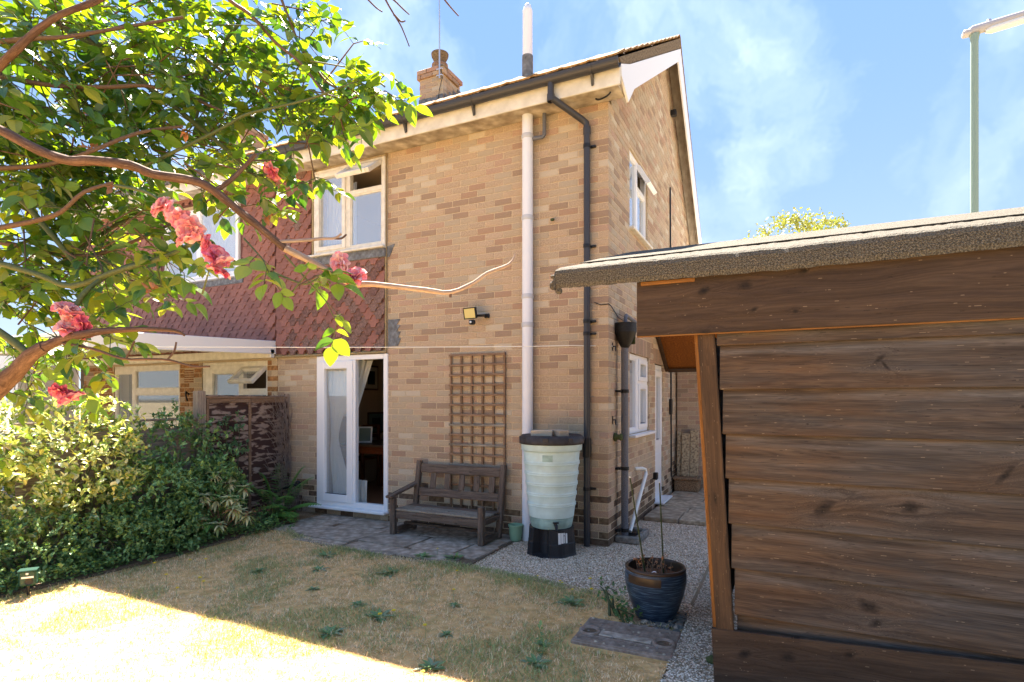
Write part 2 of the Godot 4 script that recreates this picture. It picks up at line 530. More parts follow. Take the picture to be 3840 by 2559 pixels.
	own_uv("table_wood", wood_image(256, 64, 22, Color(0.30, 0.13, 0.05), Color(0.55, 0.28, 0.12), gy, wm, [], false), 0.45, Vector3(1, 4, 1))
	own_uv("pot_glaze", blotch_image(512, 256, 33, Color(0.15, 0.20, 0.27), Color(0.34, 0.43, 0.50), 3.0, 60.0, 0.0, 0.4), 0.28, Vector3(0.32, 2.6, 1))
	mat("pot_brown", lin(0.05, 0.03, 0.018), 0.3)
	mat("pot_dirt", lin(0.26, 0.12, 0.06), 0.95, T.grit, T.rough_n, 6.0)
	own_uv("bark", wood_image(256, 64, 24, Color(0.24, 0.165, 0.125), Color(0.52, 0.41, 0.34), gy, wm, [], false), 0.8, Vector3(5, 5, 1))
	own_uv("bark_light", wood_image(256, 64, 25, Color(0.50, 0.40, 0.33), Color(0.84, 0.75, 0.67), gy, wm, [], false), 0.8, Vector3(5, 5, 1))
	mat("cane_green", lin(0.13, 0.16, 0.055), 0.55, T.grit, null, 8.0)
	mat("cane_brown", lin(0.20, 0.12, 0.075), 0.7, T.grit, null, 8.0)
	mat("stem", lin(0.07, 0.085, 0.035), 0.7)
	mat("dry_stem", lin(0.30, 0.20, 0.13), 0.9)
	mat("vine_stem", lin(0.24, 0.185, 0.155), 0.9)
	leaf_mat("leaf0", lin(0.07, 0.16, 0.025), Color(0.50, 0.60, 0.05))
	leaf_mat("leaf1", lin(0.04, 0.105, 0.018), Color(0.38, 0.52, 0.03))
	leaf_mat("leaf2", lin(0.075, 0.16, 0.02), Color(0.48, 0.54, 0.04))
	leaf_mat("leaf3", lin(0.035, 0.085, 0.03), Color(0.22, 0.36, 0.05), 0.3)
	leaf_mat("leaf4", lin(0.13, 0.17, 0.02), Color(0.55, 0.58, 0.05))
	leaf_mat("leaf5", lin(0.30, 0.13, 0.03), Color(0.6, 0.28, 0.05))
	leaf_mat("petal0", lin(0.80, 0.34, 0.38), Color(0.7, 0.32, 0.34), 0.6)
	leaf_mat("petal1", lin(0.68, 0.16, 0.25), Color(0.55, 0.14, 0.2), 0.6)
	leaf_mat("petal2", lin(0.86, 0.58, 0.58), Color(0.75, 0.55, 0.52), 0.6)
	leaf_mat("yellow", lin(0.80, 0.60, 0.02), Color(0.5, 0.4, 0.02), 0.6)
	leaf_mat("weed", lin(0.14, 0.24, 0.08), Color(0.2, 0.3, 0.05))
	leaf_mat("weed_grey", lin(0.20, 0.26, 0.14), Color(0.2, 0.3, 0.1))
	leaf_mat("dead_leaf", lin(0.35, 0.15, 0.06), Color(0.3, 0.15, 0.05), 0.8)
	leaf_mat("fern", lin(0.10, 0.22, 0.04), Color(0.30, 0.45, 0.08))
	leaf_mat("curtain", lin(0.74, 0.76, 0.74), Color(0.8, 0.82, 0.8), 0.9)
	leaf_mat("net", lin(0.72, 0.76, 0.82), Color(0.8, 0.82, 0.85), 0.9)
	for k in ["foliage", "blade"]:
		var m := leaf_mat(k, Color.WHITE, Color(0.55, 0.6, 0.35), 0.5)
		m.vertex_color_use_as_albedo = true
	glass("glass", 0.16)
	glass("glass_sky", 0.42)
	glass("glass_mid", 0.28)
	mat("room_wall", lin(0.42, 0.32, 0.22), 0.9)
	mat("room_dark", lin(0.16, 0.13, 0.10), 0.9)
	mat("room_floor", lin(0.30, 0.13, 0.06), 0.5)
	mat("brown_wood", lin(0.10, 0.05, 0.025), 0.5)
	mat("picture_dark", lin(0.02, 0.03, 0.025), 0.3)
	mat("picture_mount", lin(0.5, 0.45, 0.36), 0.6)
	mat("photo_print", lin(0.12, 0.17, 0.15), 0.3)
	mat("lamp_post", lin(0.25, 0.34, 0.28), 0.5)
	mat("lantern_grey", lin(0.42, 0.41, 0.43), 0.45)
	mat("lantern_clear", lin(0.75, 0.75, 0.70), 0.2)
	mat("repeller", lin(0.012, 0.05, 0.035), 0.4)
	mat("terracotta", lin(0.40, 0.25, 0.17), 0.85, T.cloudy, T.rough_n, 4.0)
	mat("planter_stone", lin(0.36, 0.27, 0.22), 0.95, T.lichen, T.rough_n, 4.0)
	mat("marble", lin(0.52, 0.50, 0.47), 0.7, T.lichen, null, 2.0)
	mat("manhole", lin(0.46, 0.35, 0.28), 0.85, T.cloudy, T.rough_n, 4.0, 1.0)
	mat("slate", lin(0.24, 0.26, 0.25), 0.6, T.cloudy, null, 6.0)
	mat("line_white", lin(0.8, 0.8, 0.74), 0.6)
	mat("bamboo", lin(0.045, 0.06, 0.02), 0.6)
	var pm := mat("pebble_mm", Color.WHITE, 0.85)
	pm.vertex_color_use_as_albedo = true

const EYE := Vector3(1.6528, 1.536, 5.7296)

func stage() -> void:
	var cam := Camera3D.new()
	cam.name = "camera"
	cam.position = EYE
	cam.rotation.y = deg_to_rad(25.8)
	cam.projection = Camera3D.PROJECTION_FRUSTUM
	cam.near = 0.05
	cam.far = 600.0
	cam.size = 2.0 * 0.05 * 0.6047
	cam.frustum_offset = Vector2(0, 0.1042 * 0.05)
	cam.current = true
	add_child(cam)
	var sky := ProceduralSkyMaterial.new()
	sky.sky_top_color = Color(0.45, 0.585, 0.79)
	sky.sky_horizon_color = Color(0.72, 0.78, 0.83)
	sky.sky_curve = 0.14
	sky.sky_energy_multiplier = 1.0
	sky.ground_bottom_color = Color(0.45, 0.42, 0.36)
	sky.ground_horizon_color = Color(0.6, 0.6, 0.56)
	sky.ground_energy_multiplier = 1.0
	sky.sun_angle_max = 12.0
	var n := FastNoiseLite.new()
	n.frequency = 0.011
	n.fractal_octaves = 6
	n.fractal_gain = 0.55
	n.seed = 77
	n.domain_warp_enabled = true
	n.domain_warp_amplitude = 55.0
	n.domain_warp_frequency = 0.006
	var t := NoiseTexture2D.new()
	t.width = 2048
	t.height = 1024
	t.seamless = true
	t.noise = n
	var g := Gradient.new()
	g.set_color(0, Color(1, 1, 1, 0.0))
	g.set_color(1, Color(1, 1, 1, 0.6))
	g.add_point(0.40, Color(1, 1, 1, 0.0))
	g.add_point(0.58, Color(1, 1, 1, 0.12))
	g.add_point(0.75, Color(1, 1, 1, 0.28))
	t.color_ramp = g
	sky.sky_cover = t
	sky.sky_cover_modulate = Color(1.0, 0.98, 0.96, 0.4)
	var s := Sky.new()
	s.sky_material = sky
	var e := Environment.new()
	e.background_mode = Environment.BG_SKY
	e.sky = s
	e.background_energy_multiplier = 0.25
	e.tonemap_mode = Environment.TONE_MAPPER_LINEAR
	e.tonemap_exposure = 8.2
	e.sdfgi_enabled = true
	e.ssao_enabled = true
	e.ssil_enabled = true
	var we := WorldEnvironment.new()
	we.name = "environment"
	we.environment = e
	add_child(we)
	var sun := DirectionalLight3D.new()
	sun.name = "sun"
	sun.light_energy = 1.45
	sun.light_color = Color(1.0, 0.95, 0.88)
	sun.light_angular_distance = 0.5
	sun.shadow_enabled = true
	var to := Vector3(-0.35, 1.0, -1.0 / 1.8).normalized()
	sun.transform = Transform3D(Basis.looking_at(-to, Vector3.UP), Vector3(0, 20, -10))
	add_child(sun)

# ------------------------------------------------------------------ brickwork
var brick_mesh := {}

func brick_shape(l: float, d := 0.1025) -> ArrayMesh:
	var key := "%.3f/%.3f" % [l, d]
	if not brick_mesh.has(key):
		var b := mb(M.brick0)
		var x := l / 2
		var y := 0.0325
		var z := d / 2
		var c := 0.004
		var f := [Vector3(-x + c, -y + c, z), Vector3(x - c, -y + c, z), Vector3(x - c, y - c, z), Vector3(-x + c, y - c, z)]
		var e := [Vector3(-x, -y, z - c), Vector3(x, -y, z - c), Vector3(x, y, z - c), Vector3(-x, y, z - c)]
		var k := [Vector3(-x, -y, -z), Vector3(x, -y, -z), Vector3(x, y, -z), Vector3(-x, y, -z)]
		b.quad(f[0], f[1], f[2], f[3])
		for i in 4:
			var j := (i + 1) % 4
			b.quad(e[i], e[j], f[j], f[i])
			b.quad(k[i], k[j], e[j], e[i])
		brick_mesh[key] = b.done()
	return brick_mesh[key]

# how many square pixels a face at p with normal n takes, 0 when it is out of the picture
func seen_area(p: Vector3, n: Vector3, a: float) -> float:
	var d := p - EYE
	var q := Basis(Vector3.UP, deg_to_rad(-25.8)) * d
	if q.z > -0.2: return 0.0
	var u := q.x / -q.z
	var v := q.y / -q.z
	if absf(u) > 0.92 or v > 0.72 or v < -0.52: return 0.0
	return a * maxf(0.0, -d.normalized().dot(n)) / d.length_squared()

# fills a rectangle of wall (u0..u1 by v0..v1 in the frame xf: x along, y up, z out) with a stretcher bond
func lay(cand: Array, wall: Node3D, xf: Transform3D, u0: float, u1: float, v0: float, v1: float, holes: Array, first := 0, pal := 0, top = null, out := 0.0, corner := false) -> void:
	var row := 0
	var v := v0
	while v + 0.066 < v1 + 0.002:
		var u := u1 - (0.0 if (row + first) % 2 == 0 else 0.1125)
		var low := u0 + (0.11 if corner and (row + first) % 2 == 1 else 0.0)
		while u > low + 0.03:
			var a := maxf(u - 0.215, low)
			var segs := [[a, u]]
			for h in holes:
				var hr: Rect2 = h
				if v + 0.06 > hr.position.y and v + 0.005 < hr.end.y:
					var nx := []
					for s in segs:
						if hr.end.x <= s[0] or hr.position.x >= s[1]:
							nx.append(s)
						else:
							if hr.position.x - s[0] > 0.03: nx.append([s[0], hr.position.x - 0.002])
							if s[1] - hr.end.x > 0.03: nx.append([hr.end.x + 0.002, s[1]])
					segs = nx
			for s in segs:
				var m: float = (s[0] + s[1]) / 2
				if top != null and v + 0.075 > top.call(m): continue
				add_brick(cand, wall, xf, m, v + 0.0325 + 0.005, s[1] - s[0], v, pal, out)
			u -= 0.225
		v += 0.075
		row += 1

func add_brick(cand: Array, wall: Node3D, xf: Transform3D, u: float, v: float, l: float, height: float, pal := 0, out := 0.0) -> void:
	var r := rng.randf()
	var key := "brick%d" % [0, 1, 2, 3, 0, 5, 1, 4, 2, 6, 5, 7, 0, 9, 3, 9, 3, 8, 1, 0, 2, 4, 5, 1][int(r * 23.999) % 24]
	if pal == 0 and height > 1.9 and height < 4.0 and rng.randf() < 0.14: key = "brick%d" % [6, 7, 8][rng.randi() % 3]
	if pal == 0 and height < 0.5 and rng.randf() < 0.75 - height * 1.2: key = "brick_damp%d" % (rng.randi() % 2)
	if pal == 1 and rng.randf() < 0.7: key = "brick_old%d" % (rng.randi() % 2)
	if pal == 2: key = "brick%d" % [4, 8, 11, 1, 4, 2, 6, 0][rng.randi() % 8]
	var ls := 0.215 if absf(l - 0.215) < 0.004 else (0.1025 if absf(l - 0.1025) < 0.004 else snappedf(l, 0.01))
	var z := rr(-0.0012, 0.0012) - 0.05125 + out
	var t := xf * Transform3D(Basis(Vector3(0, 0, 1), rr(-0.004, 0.004)), Vector3(u, v, z))
	cand.append([seen_area(t.origin, xf.basis.z, l), t, ls, key, wall])

# the largest 300 in the picture become parts, the rest one part
func set_pieces(cand: Array, home: Node3D, called: String, rest: String, shape: Callable) -> void:
	cand.sort_custom(func(a, b): return a[0] > b[0])
	var b := mb()
	var n := 0
	for i in cand.size():
		var c = cand[i]
		var m: ArrayMesh = shape.call(c[2])
		if n < 298 and c[0] > 0.0:
			var o := MeshInstance3D.new()
			o.mesh = m
			o.material_override = M[c[3]]
			o.name = called
			c[4].add_child(o, true)
			o.transform = world_of(c[4]).affine_inverse() * c[1]
			n += 1
		else:
			b.use(M[c[3]]).append(m, c[1])
	if not b.surf.is_empty():
		obj(rest, b, home).set_meta("kind", "stuff")

# wall core with openings; holes as Rect2 in (u, v)
func core(b: MB, xf: Transform3D, u0: float, u1: float, v0: float, v1: float, thick: float, holes: Array) -> void:
	var us := [u0, u1]
	var vs := [v0, v1]
	for h in holes:
		for x in [h.position.x, h.end.x]:
			if x > u0 and x < u1 and not us.has(x): us.append(x)
		for y in [h.position.y, h.end.y]:
			if y > v0 and y < v1 and not vs.has(y): vs.append(y)
	us.sort()
	vs.sort()
	for i in us.size() - 1:
		for j in vs.size() - 1:
			var c := Vector2((us[i] + us[i + 1]) / 2, (vs[j] + vs[j + 1]) / 2)
			var open := false
			for h in holes:
				if h.has_point(c): open = true
			if not open:
				b.box(Vector3(us[i], vs[j], -thick), Vector3(us[i + 1], vs[j + 1], -0.0045), 0.0, xf)

# ------------------------------------------------------------------ windows
# xf: lower left corner of the opening on the wall face, x along, y up, z out.
# panes: [x0, y0, x1, y1, kind, angle]; kind 0 fixed, 1 closed sash, 2 top-hung vent standing open, 3 opening without a pane
func window(home: Node3D, xf: Transform3D, w: float, h: float, panes: Array, fr: String, gl: String, back := 0.03, called := "window", border := 0.05) -> MeshInstance3D:
	var b := mb(M[fr])
	var z0 := -back - 0.07
	var z1 := -back
	b.box(Vector3(0, 0, z0), Vector3(border, h, z1), 0.005, xf)
	b.box(Vector3(w - border, 0, z0), Vector3(w, h, z1), 0.005, xf)
	b.box(Vector3(border, 0, z0), Vector3(w - border, border, z1), 0.005, xf)
	b.box(Vector3(border, h - border, z0), Vector3(w - border, h, z1), 0.005, xf)
	# bars between the panes: fill whatever no pane covers
	var xs := [border, w - border]
	var ys := [border, h - border]
	for p in panes:
		for k in [0, 2]:
			if not xs.any(func(q): return absf(q - p[k]) < 0.004): xs.append(p[k])
		for k in [1, 3]:
			if not ys.any(func(q): return absf(q - p[k]) < 0.004): ys.append(p[k])
	xs.sort()
	ys.sort()
	for i in xs.size() - 1:
		for j in ys.size() - 1:
			var c := Vector2((xs[i] + xs[i + 1]) / 2, (ys[j] + ys[j + 1]) / 2)
			var hit := false
			for p in panes:
				if c.x > p[0] and c.x < p[2] and c.y > p[1] and c.y < p[3]: hit = true
			if not hit: b.box(Vector3(xs[i], ys[j], z0 + 0.004), Vector3(xs[i + 1], ys[j + 1], z1 - 0.003), 0.003, xf)
	var win := obj(called, b, home)
	for p in panes:
		if p[4] == 3: continue
		var f: float = 0.0 if p[4] == 0 else (p[6] if p.size() > 6 else 0.045)
		var pw: float = p[2] - p[0]
		var ph: float = p[3] - p[1]
		var at := xf * Transform3D(Basis.IDENTITY, Vector3(p[0], p[3], z1))
		if p[4] == 2: at = at * Transform3D(Basis(Vector3.RIGHT, -deg_to_rad(p[5])), Vector3(0, 0, 0.02))
		if f > 0.0:
			var s := mb(M[fr])
			var o := 0.014
			s.box(Vector3(-o, -ph - o, -0.04), Vector3(f, o, 0.018), 0.006, at)
			s.box(Vector3(pw - f, -ph - o, -0.04), Vector3(pw + o, o, 0.018), 0.006, at)
			s.box(Vector3(f, -f, -0.04), Vector3(pw - f, o, 0.018), 0.006, at)
			s.box(Vector3(f, -ph - o, -0.04), Vector3(pw - f, -ph + f, 0.018), 0.006, at)
			s.use(M.black)
			s.box(Vector3(f, -ph + f, -0.024), Vector3(pw - f, -ph + f + 0.006, -0.004), 0.0, at)
			obj("sash", s, win)
		else:
			var s := mb(M[fr])
			for e in [[0.0, -ph, 0.014, 0.0], [pw - 0.014, -ph, pw, 0.0], [0.014, -0.014, pw - 0.014, 0.0], [0.014, -ph, pw - 0.014, -ph + 0.014]]:
				s.box(Vector3(e[0], e[1], -0.05), Vector3(e[2], e[3], -0.012), 0.003, at)
			obj("glazing_bead", s, win)
		var g := mb(M[gl])
		var zz := -0.028
		g.quad(at * Vector3(f, -ph + f, zz), at * Vector3(pw - f, -ph + f, zz), at * Vector3(pw - f, -f, zz), at * Vector3(f, -f, zz))
		obj("pane", g, win)
	return win

# cloth hung in folds between two top points, falling to y1, optionally gathered at a tie
func drape(b: MB, a: Vector3, c: Vector3, y1: float, folds: float, amp: float, tie_y := -1.0, tie_x := 0.0, tie_w := 1.0, foot_x := 0.0, foot_w := 1.0) -> void:
	var nx := 40
	var ny := 24
	var side := (c - a)
	var out := Vector3(-side.z, 0, side.x).normalized() * -1.0
	var pts := []
	for j in ny + 1:
		var v := float(j) / ny
		var y := lerpf(a.y, y1, v)
		var cx := 0.5
		var wd := 1.0
		if tie_y > 0.0:
			if y > tie_y:
				var k := smoothstep(0.0, 1.0, (a.y - y) / (a.y - tie_y))
				cx = lerpf(0.5, tie_x, k)
				wd = lerpf(1.0, tie_w, k)
			else:
				var k := smoothstep(0.0, 1.0, (tie_y - y) / (tie_y - y1))
				cx = lerpf(tie_x, foot_x, k)
				wd = lerpf(tie_w, foot_w, sqrt(k))
		var row := []
		for i in nx + 1:
			var u := float(i) / nx
			var x := cx + (u - 0.5) * wd
			var z := amp * sin(u * folds * TAU + 0.5 * sin(v * 3.0 + u * 9.0)) * (0.6 + 0.4 * v)
			row.append(Vector3(a.x, y, a.z) + Vector3(side.x, 0, side.z) * x + out * z)
		pts.append(row)
	for j in ny:
		for i in nx:
			b.quad(pts[j + 1][i], pts[j + 1][i + 1], pts[j][i + 1], pts[j][i])

const REAR := Transform3D(Basis(Vector3(1, 0, 0), Vector3(0, 1, 0), Vector3(0, 0, 1)), Vector3.ZERO)
const SIDE := Transform3D(Basis(Vector3(0, 0, -1), Vector3(0, 1, 0), Vector3(1, 0, 0)), Vector3.ZERO)
const ALONG := Basis(Vector3(0, 0, 1), Vector3(0, 1, 0), Vector3(-1, 0, 0))   # prisms drawn in (z, y), pushed towards -x
const EAVE := Vector3(0, 4.86, 0.37)
const RIDGE := Vector3(0, 7.12, -3.25)

func gable_top(u: float) -> float:
	return minf(4.79 + 0.624 * (0.37 + u), 7.05 - 1.04 * (u - 3.25))

var hung_shape: ArrayMesh
var hung_round: ArrayMesh
var roof_shape: ArrayMesh

func make_tiles() -> void:
	# club tile: a tongue between two quarter rounds
	var p := PackedVector2Array()
	var w := 0.0824
	var t := 0.041
	var hh := 0.060
	p.append(Vector2(-w, 0.21))
	p.append(Vector2(-w, hh))
	for k in range(1, 6):
		var a := PI / 2 * k / 5.0
		p.append(Vector2(-w + (w - t) * sin(a), hh - 0.044 * (1.0 - cos(a))))
	p.append(Vector2(-t + 0.004, 0.0))
	p.append(Vector2(t - 0.004, 0.0))
	for k in range(5, 0, -1):
		var a := PI / 2 * k / 5.0
		p.append(Vector2(w - (w - t) * sin(a), hh - 0.044 * (1.0 - cos(a))))
	p.append(Vector2(w, hh))
	p.append(Vector2(w, 0.21))
	var b := mb(M.hung0)
	b.prism(p, 0.017, Transform3D.IDENTITY, false)
	hung_shape = b.done()
	# interlocking roof tile: pan, roll and a thick lower edge
	var r := mb(M.roof0)
	var xs := [-0.148, -0.12, -0.09, -0.02, 0.06, 0.11, 0.148]
	var zs := [0.017, 0.017, 0.011, 0.010, 0.010, 0.011, 0.013]
	for i in xs.size() - 1:
		var a := Vector3(xs[i], 0, zs[i])
		var c := Vector3(xs[i + 1], 0, zs[i + 1])
		var up := Vector3(0, 0.40, 0)
		r.quad(a, c, c + up, a + up)
		r.quad(a - Vector3(0, 0, 0.017), c - Vector3(0, 0, 0.017), c, a)
	for s in [0, xs.size() - 1]:
		var a := Vector3(xs[s], 0, zs[s])
		var d := Vector3(0, 0, 0.017)
		if s == 0: r.quad(a + Vector3(0, 0.40, 0) - d, a - d, a, a + Vector3(0, 0.40, 0))
		else: r.quad(a - d, a + Vector3(0, 0.40, 0) - d, a + Vector3(0, 0.40, 0), a)
	roof_shape = r.done()

func hang_tiles(home: Node3D, x0: float, x1: float, y0: float, y1: float, holes: Array) -> void:
	var cand := []
	var bed := mb(M.hung_bed)
	core(bed, Transform3D(Basis.IDENTITY, Vector3(0, 0, 0.028)), x0, x1, y0 + 0.02, y1, 0.026, holes)
	var panel := obj("tile_hanging", bed, home)
	var row := 0
	var y := y0
	while y < y1 - 0.02:
		var x := x1 - 0.0825 - (0.0825 if row % 2 else 0.0)
		while x > x0 + 0.04:
			var skip := false
			for h in holes:
				if x > h.position.x - 0.07 and x < h.end.x + 0.07 and y + 0.06 > h.position.y and y < h.end.y: skip = true
			if not skip:
				var t := Transform3D(Basis(Vector3.RIGHT, deg_to_rad(-8.0 + rr(-0.6, 0.6))) * Basis(Vector3(0, 0, 1), rr(-0.012, 0.012)), Vector3(x, y + rr(-0.002, 0.002), 0.040))
				var dusty := clampf((x + 4.2) * 0.5 + (2.9 - y) * 0.6, 0.0, 0.75) if y < 3.2 else 0.05
				var key := "hung%d" % ((3 + rng.randi() % 2) if rng.randf() < dusty else rng.randi() % 3)
				cand.append([seen_area(t.origin, Vector3(0, 0, 1), 0.0165), t, 0, key, panel])
			x -= 0.165
		y += 0.1
		row += 1
	set_pieces(cand, home, "tile", "hung_tiles", func(_k): return hung_shape)

func roof_slope(home: Node3D, x0: float, x1: float) -> void:
	var up := (RIDGE - EAVE).normalized()
	var n := Vector3(0, -up.z, up.y)
	n = Vector3.RIGHT.cross(up)
	var deck := mb(M.undercloak)
	var poly := PackedVector2Array([Vector2(EAVE.z - 0.05, EAVE.y), Vector2(RIDGE.z, RIDGE.y), Vector2(-5.95, 4.40), Vector2(-5.95, 4.28), Vector2(RIDGE.z, RIDGE.y - 0.13), Vector2(EAVE.z - 0.05, EAVE.y - 0.07)])
	deck.prism(poly, x1 - x0 - 0.02, Transform3D(ALONG, Vector3(x1 - 0.01, 0, 0)))
	var roof := obj("roof", deck, home)
	var cand := []
	var cols := int(round((x1 - x0) / 0.3))
	for r in 13:
		for c in cols:
			var x := x1 - 0.15 - c * 0.3
			var o := EAVE + up * (0.325 * r - 0.03) + n * 0.022 + Vector3(x, 0, 0)
			if x < -3.2 and x > -3.8 and o.z < -1.75 and o.z > -2.5: continue
			var b := Basis(Vector3.RIGHT, up, n) * Basis(Vector3.RIGHT, deg_to_rad(2.6 + rr(-0.4, 0.4))) * Basis(Vector3(0, 0, 1), rr(-0.006, 0.006))
			cand.append([seen_area(o, n, 0.1) + 1e-6, Transform3D(b, o), 0, "roof%d" % (rng.randi() % 4), roof])
	set_pieces(cand, home, "tile", "roof_tiles", func(_k): return roof_shape)
	# far slope and ridge
	var far := mb(M.roof1)
	var dn := (Vector3(0, 4.40, -5.95) - RIDGE).normalized()
	for r in 10:
		var a := RIDGE + dn * 0.345 * r
		var off := Vector3(0, 0.02, -0.02)
		far.box(Vector3(-(x1 - x0), 0, 0), Vector3(0, 0.36, 0.02), 0.0, Transform3D(Basis(Vector3.RIGHT, dn, Vector3.RIGHT.cross(dn)), Vector3(x1, 0, 0) + a + off))
	obj("far_slope_tiles", far, home).set_meta("kind", "stuff")
	var m := mb(M.roof1)
	m.lathe([[0.085, 0.0], [0.085, 0.44]], 8, Transform3D(Basis(Vector3(0, 0, 1), PI / 2), Vector3.ZERO), true, -PI * 0.5, PI * 0.5)
	var rm := m.done()
	var x := x1
	while x - 0.44 > x0:
		var o := obj("ridge_tile", rm, roof, true)
		o.transform = world_of(roof).affine_inverse() * Transform3D(Basis.IDENTITY, Vector3(x, RIDGE.y - 0.03 + rr(-0.003, 0.003), RIDGE.z))
		x -= 0.45

func eaves(home: Node3D, x0: float, x1: float, brackets: Array) -> void:
	var s := mb(M.soffit)
	s.box(Vector3(x0, 4.648, 0.002), Vector3(x1 - 0.04, 4.668, 0.268), 0.0)
	obj("soffit", s, home)
	var f := mb(M.fascia)
	f.box(Vector3(x0, 4.635, 0.27), Vector3(x1 - 0.01, 4.83, 0.292), 0.004)
	obj("fascia", f, home)
	var g := mb(M.gutter)
	var p := PackedVector2Array()
	for k in 13:
		var a := PI + PI * k / 12.0
		p.append(Vector2(0.352 + 0.058 * cos(a), 4.835 + 0.066 * sin(a)))
	p.append(Vector2(0.412, 4.845))
	p.append(Vector2(0.404, 4.845))
	for k in range(12, -1, -1):
		var a := PI + PI * k / 12.0
		p.append(Vector2(0.352 + 0.052 * cos(a), 4.838 + 0.060 * sin(a)))
	g.prism(p, x1 - x0, Transform3D(ALONG, Vector3(x1, 0, 0)))
	var gut := obj("gutter", g, home)
	for x in brackets:
		var b := mb(M.gutter)
		var q := PackedVector2Array()
		for k in 13:
			var a := PI + PI * k / 12.0
			q.append(Vector2(0.352 + 0.064 * cos(a), 4.835 + 0.073 * sin(a)))
		for k in range(12, -1, -1):
			var a := PI + PI * k / 12.0
			q.append(Vector2(0.352 + 0.0585 * cos(a), 4.835 + 0.0665 * sin(a)))
		b.prism(q, 0.03, Transform3D(ALONG, Vector3(x, 0, 0)))
		b.prism(PackedVector2Array([Vector2(0.293, 4.80), Vector2(0.293, 4.69), Vector2(0.31, 4.67), Vector2(0.33, 4.72), Vector2(0.36, 4.765), Vector2(0.32, 4.78)]), 0.022, Transform3D(ALONG, Vector3(x - 0.004, 0, 0)))
		obj("bracket", b, gut)

func chimney(home: Node3D, x0: float, x1: float, z0: float, z1: float, y0: float, y1: float, cand: Array, pal: int) -> Node3D:
	var b := mb(M.mortar)
	b.box(Vector3(x0 + 0.006, y0 - 0.5, z0 + 0.006), Vector3(x1 - 0.006, y1 - 0.01, z1 - 0.006))
	var ch := obj("chimney", b, home)
	var fr := Transform3D(Basis.IDENTITY, Vector3(x1, 0, z1))
	lay(cand, ch, fr, x0 - x1, 0.0, y0, y1 - 0.145, [], 0, pal)
	lay(cand, ch, Transform3D(SIDE.basis, Vector3(x1, 0, z1)), 0.115, z1 - z0, y0, y1 - 0.145, [], 1, pal)
	var top := Transform3D(Basis.IDENTITY, Vector3(x1 + 0.03, 0, z1 + 0.03))
	lay(cand, ch, top, x0 - x1 - 0.06, 0.0, y1 - 0.145, y1 + 0.01, [], 0, 2)
	lay(cand, ch, Transform3D(SIDE.basis, Vector3(x1 + 0.03, 0, z1 + 0.03)), 0.115, z1 - z0 + 0.06, y1 - 0.145, y1 + 0.01, [], 1, 2)
	var f := mb(M.render_grey)
	f.box(Vector3(x0 - 0.015, y1 - 0.012, z0 - 0.015), Vector3(x1 + 0.015, y1 + 0.02, z1 + 0.015), 0.012)
	obj("flaunching", f, ch)
	return ch

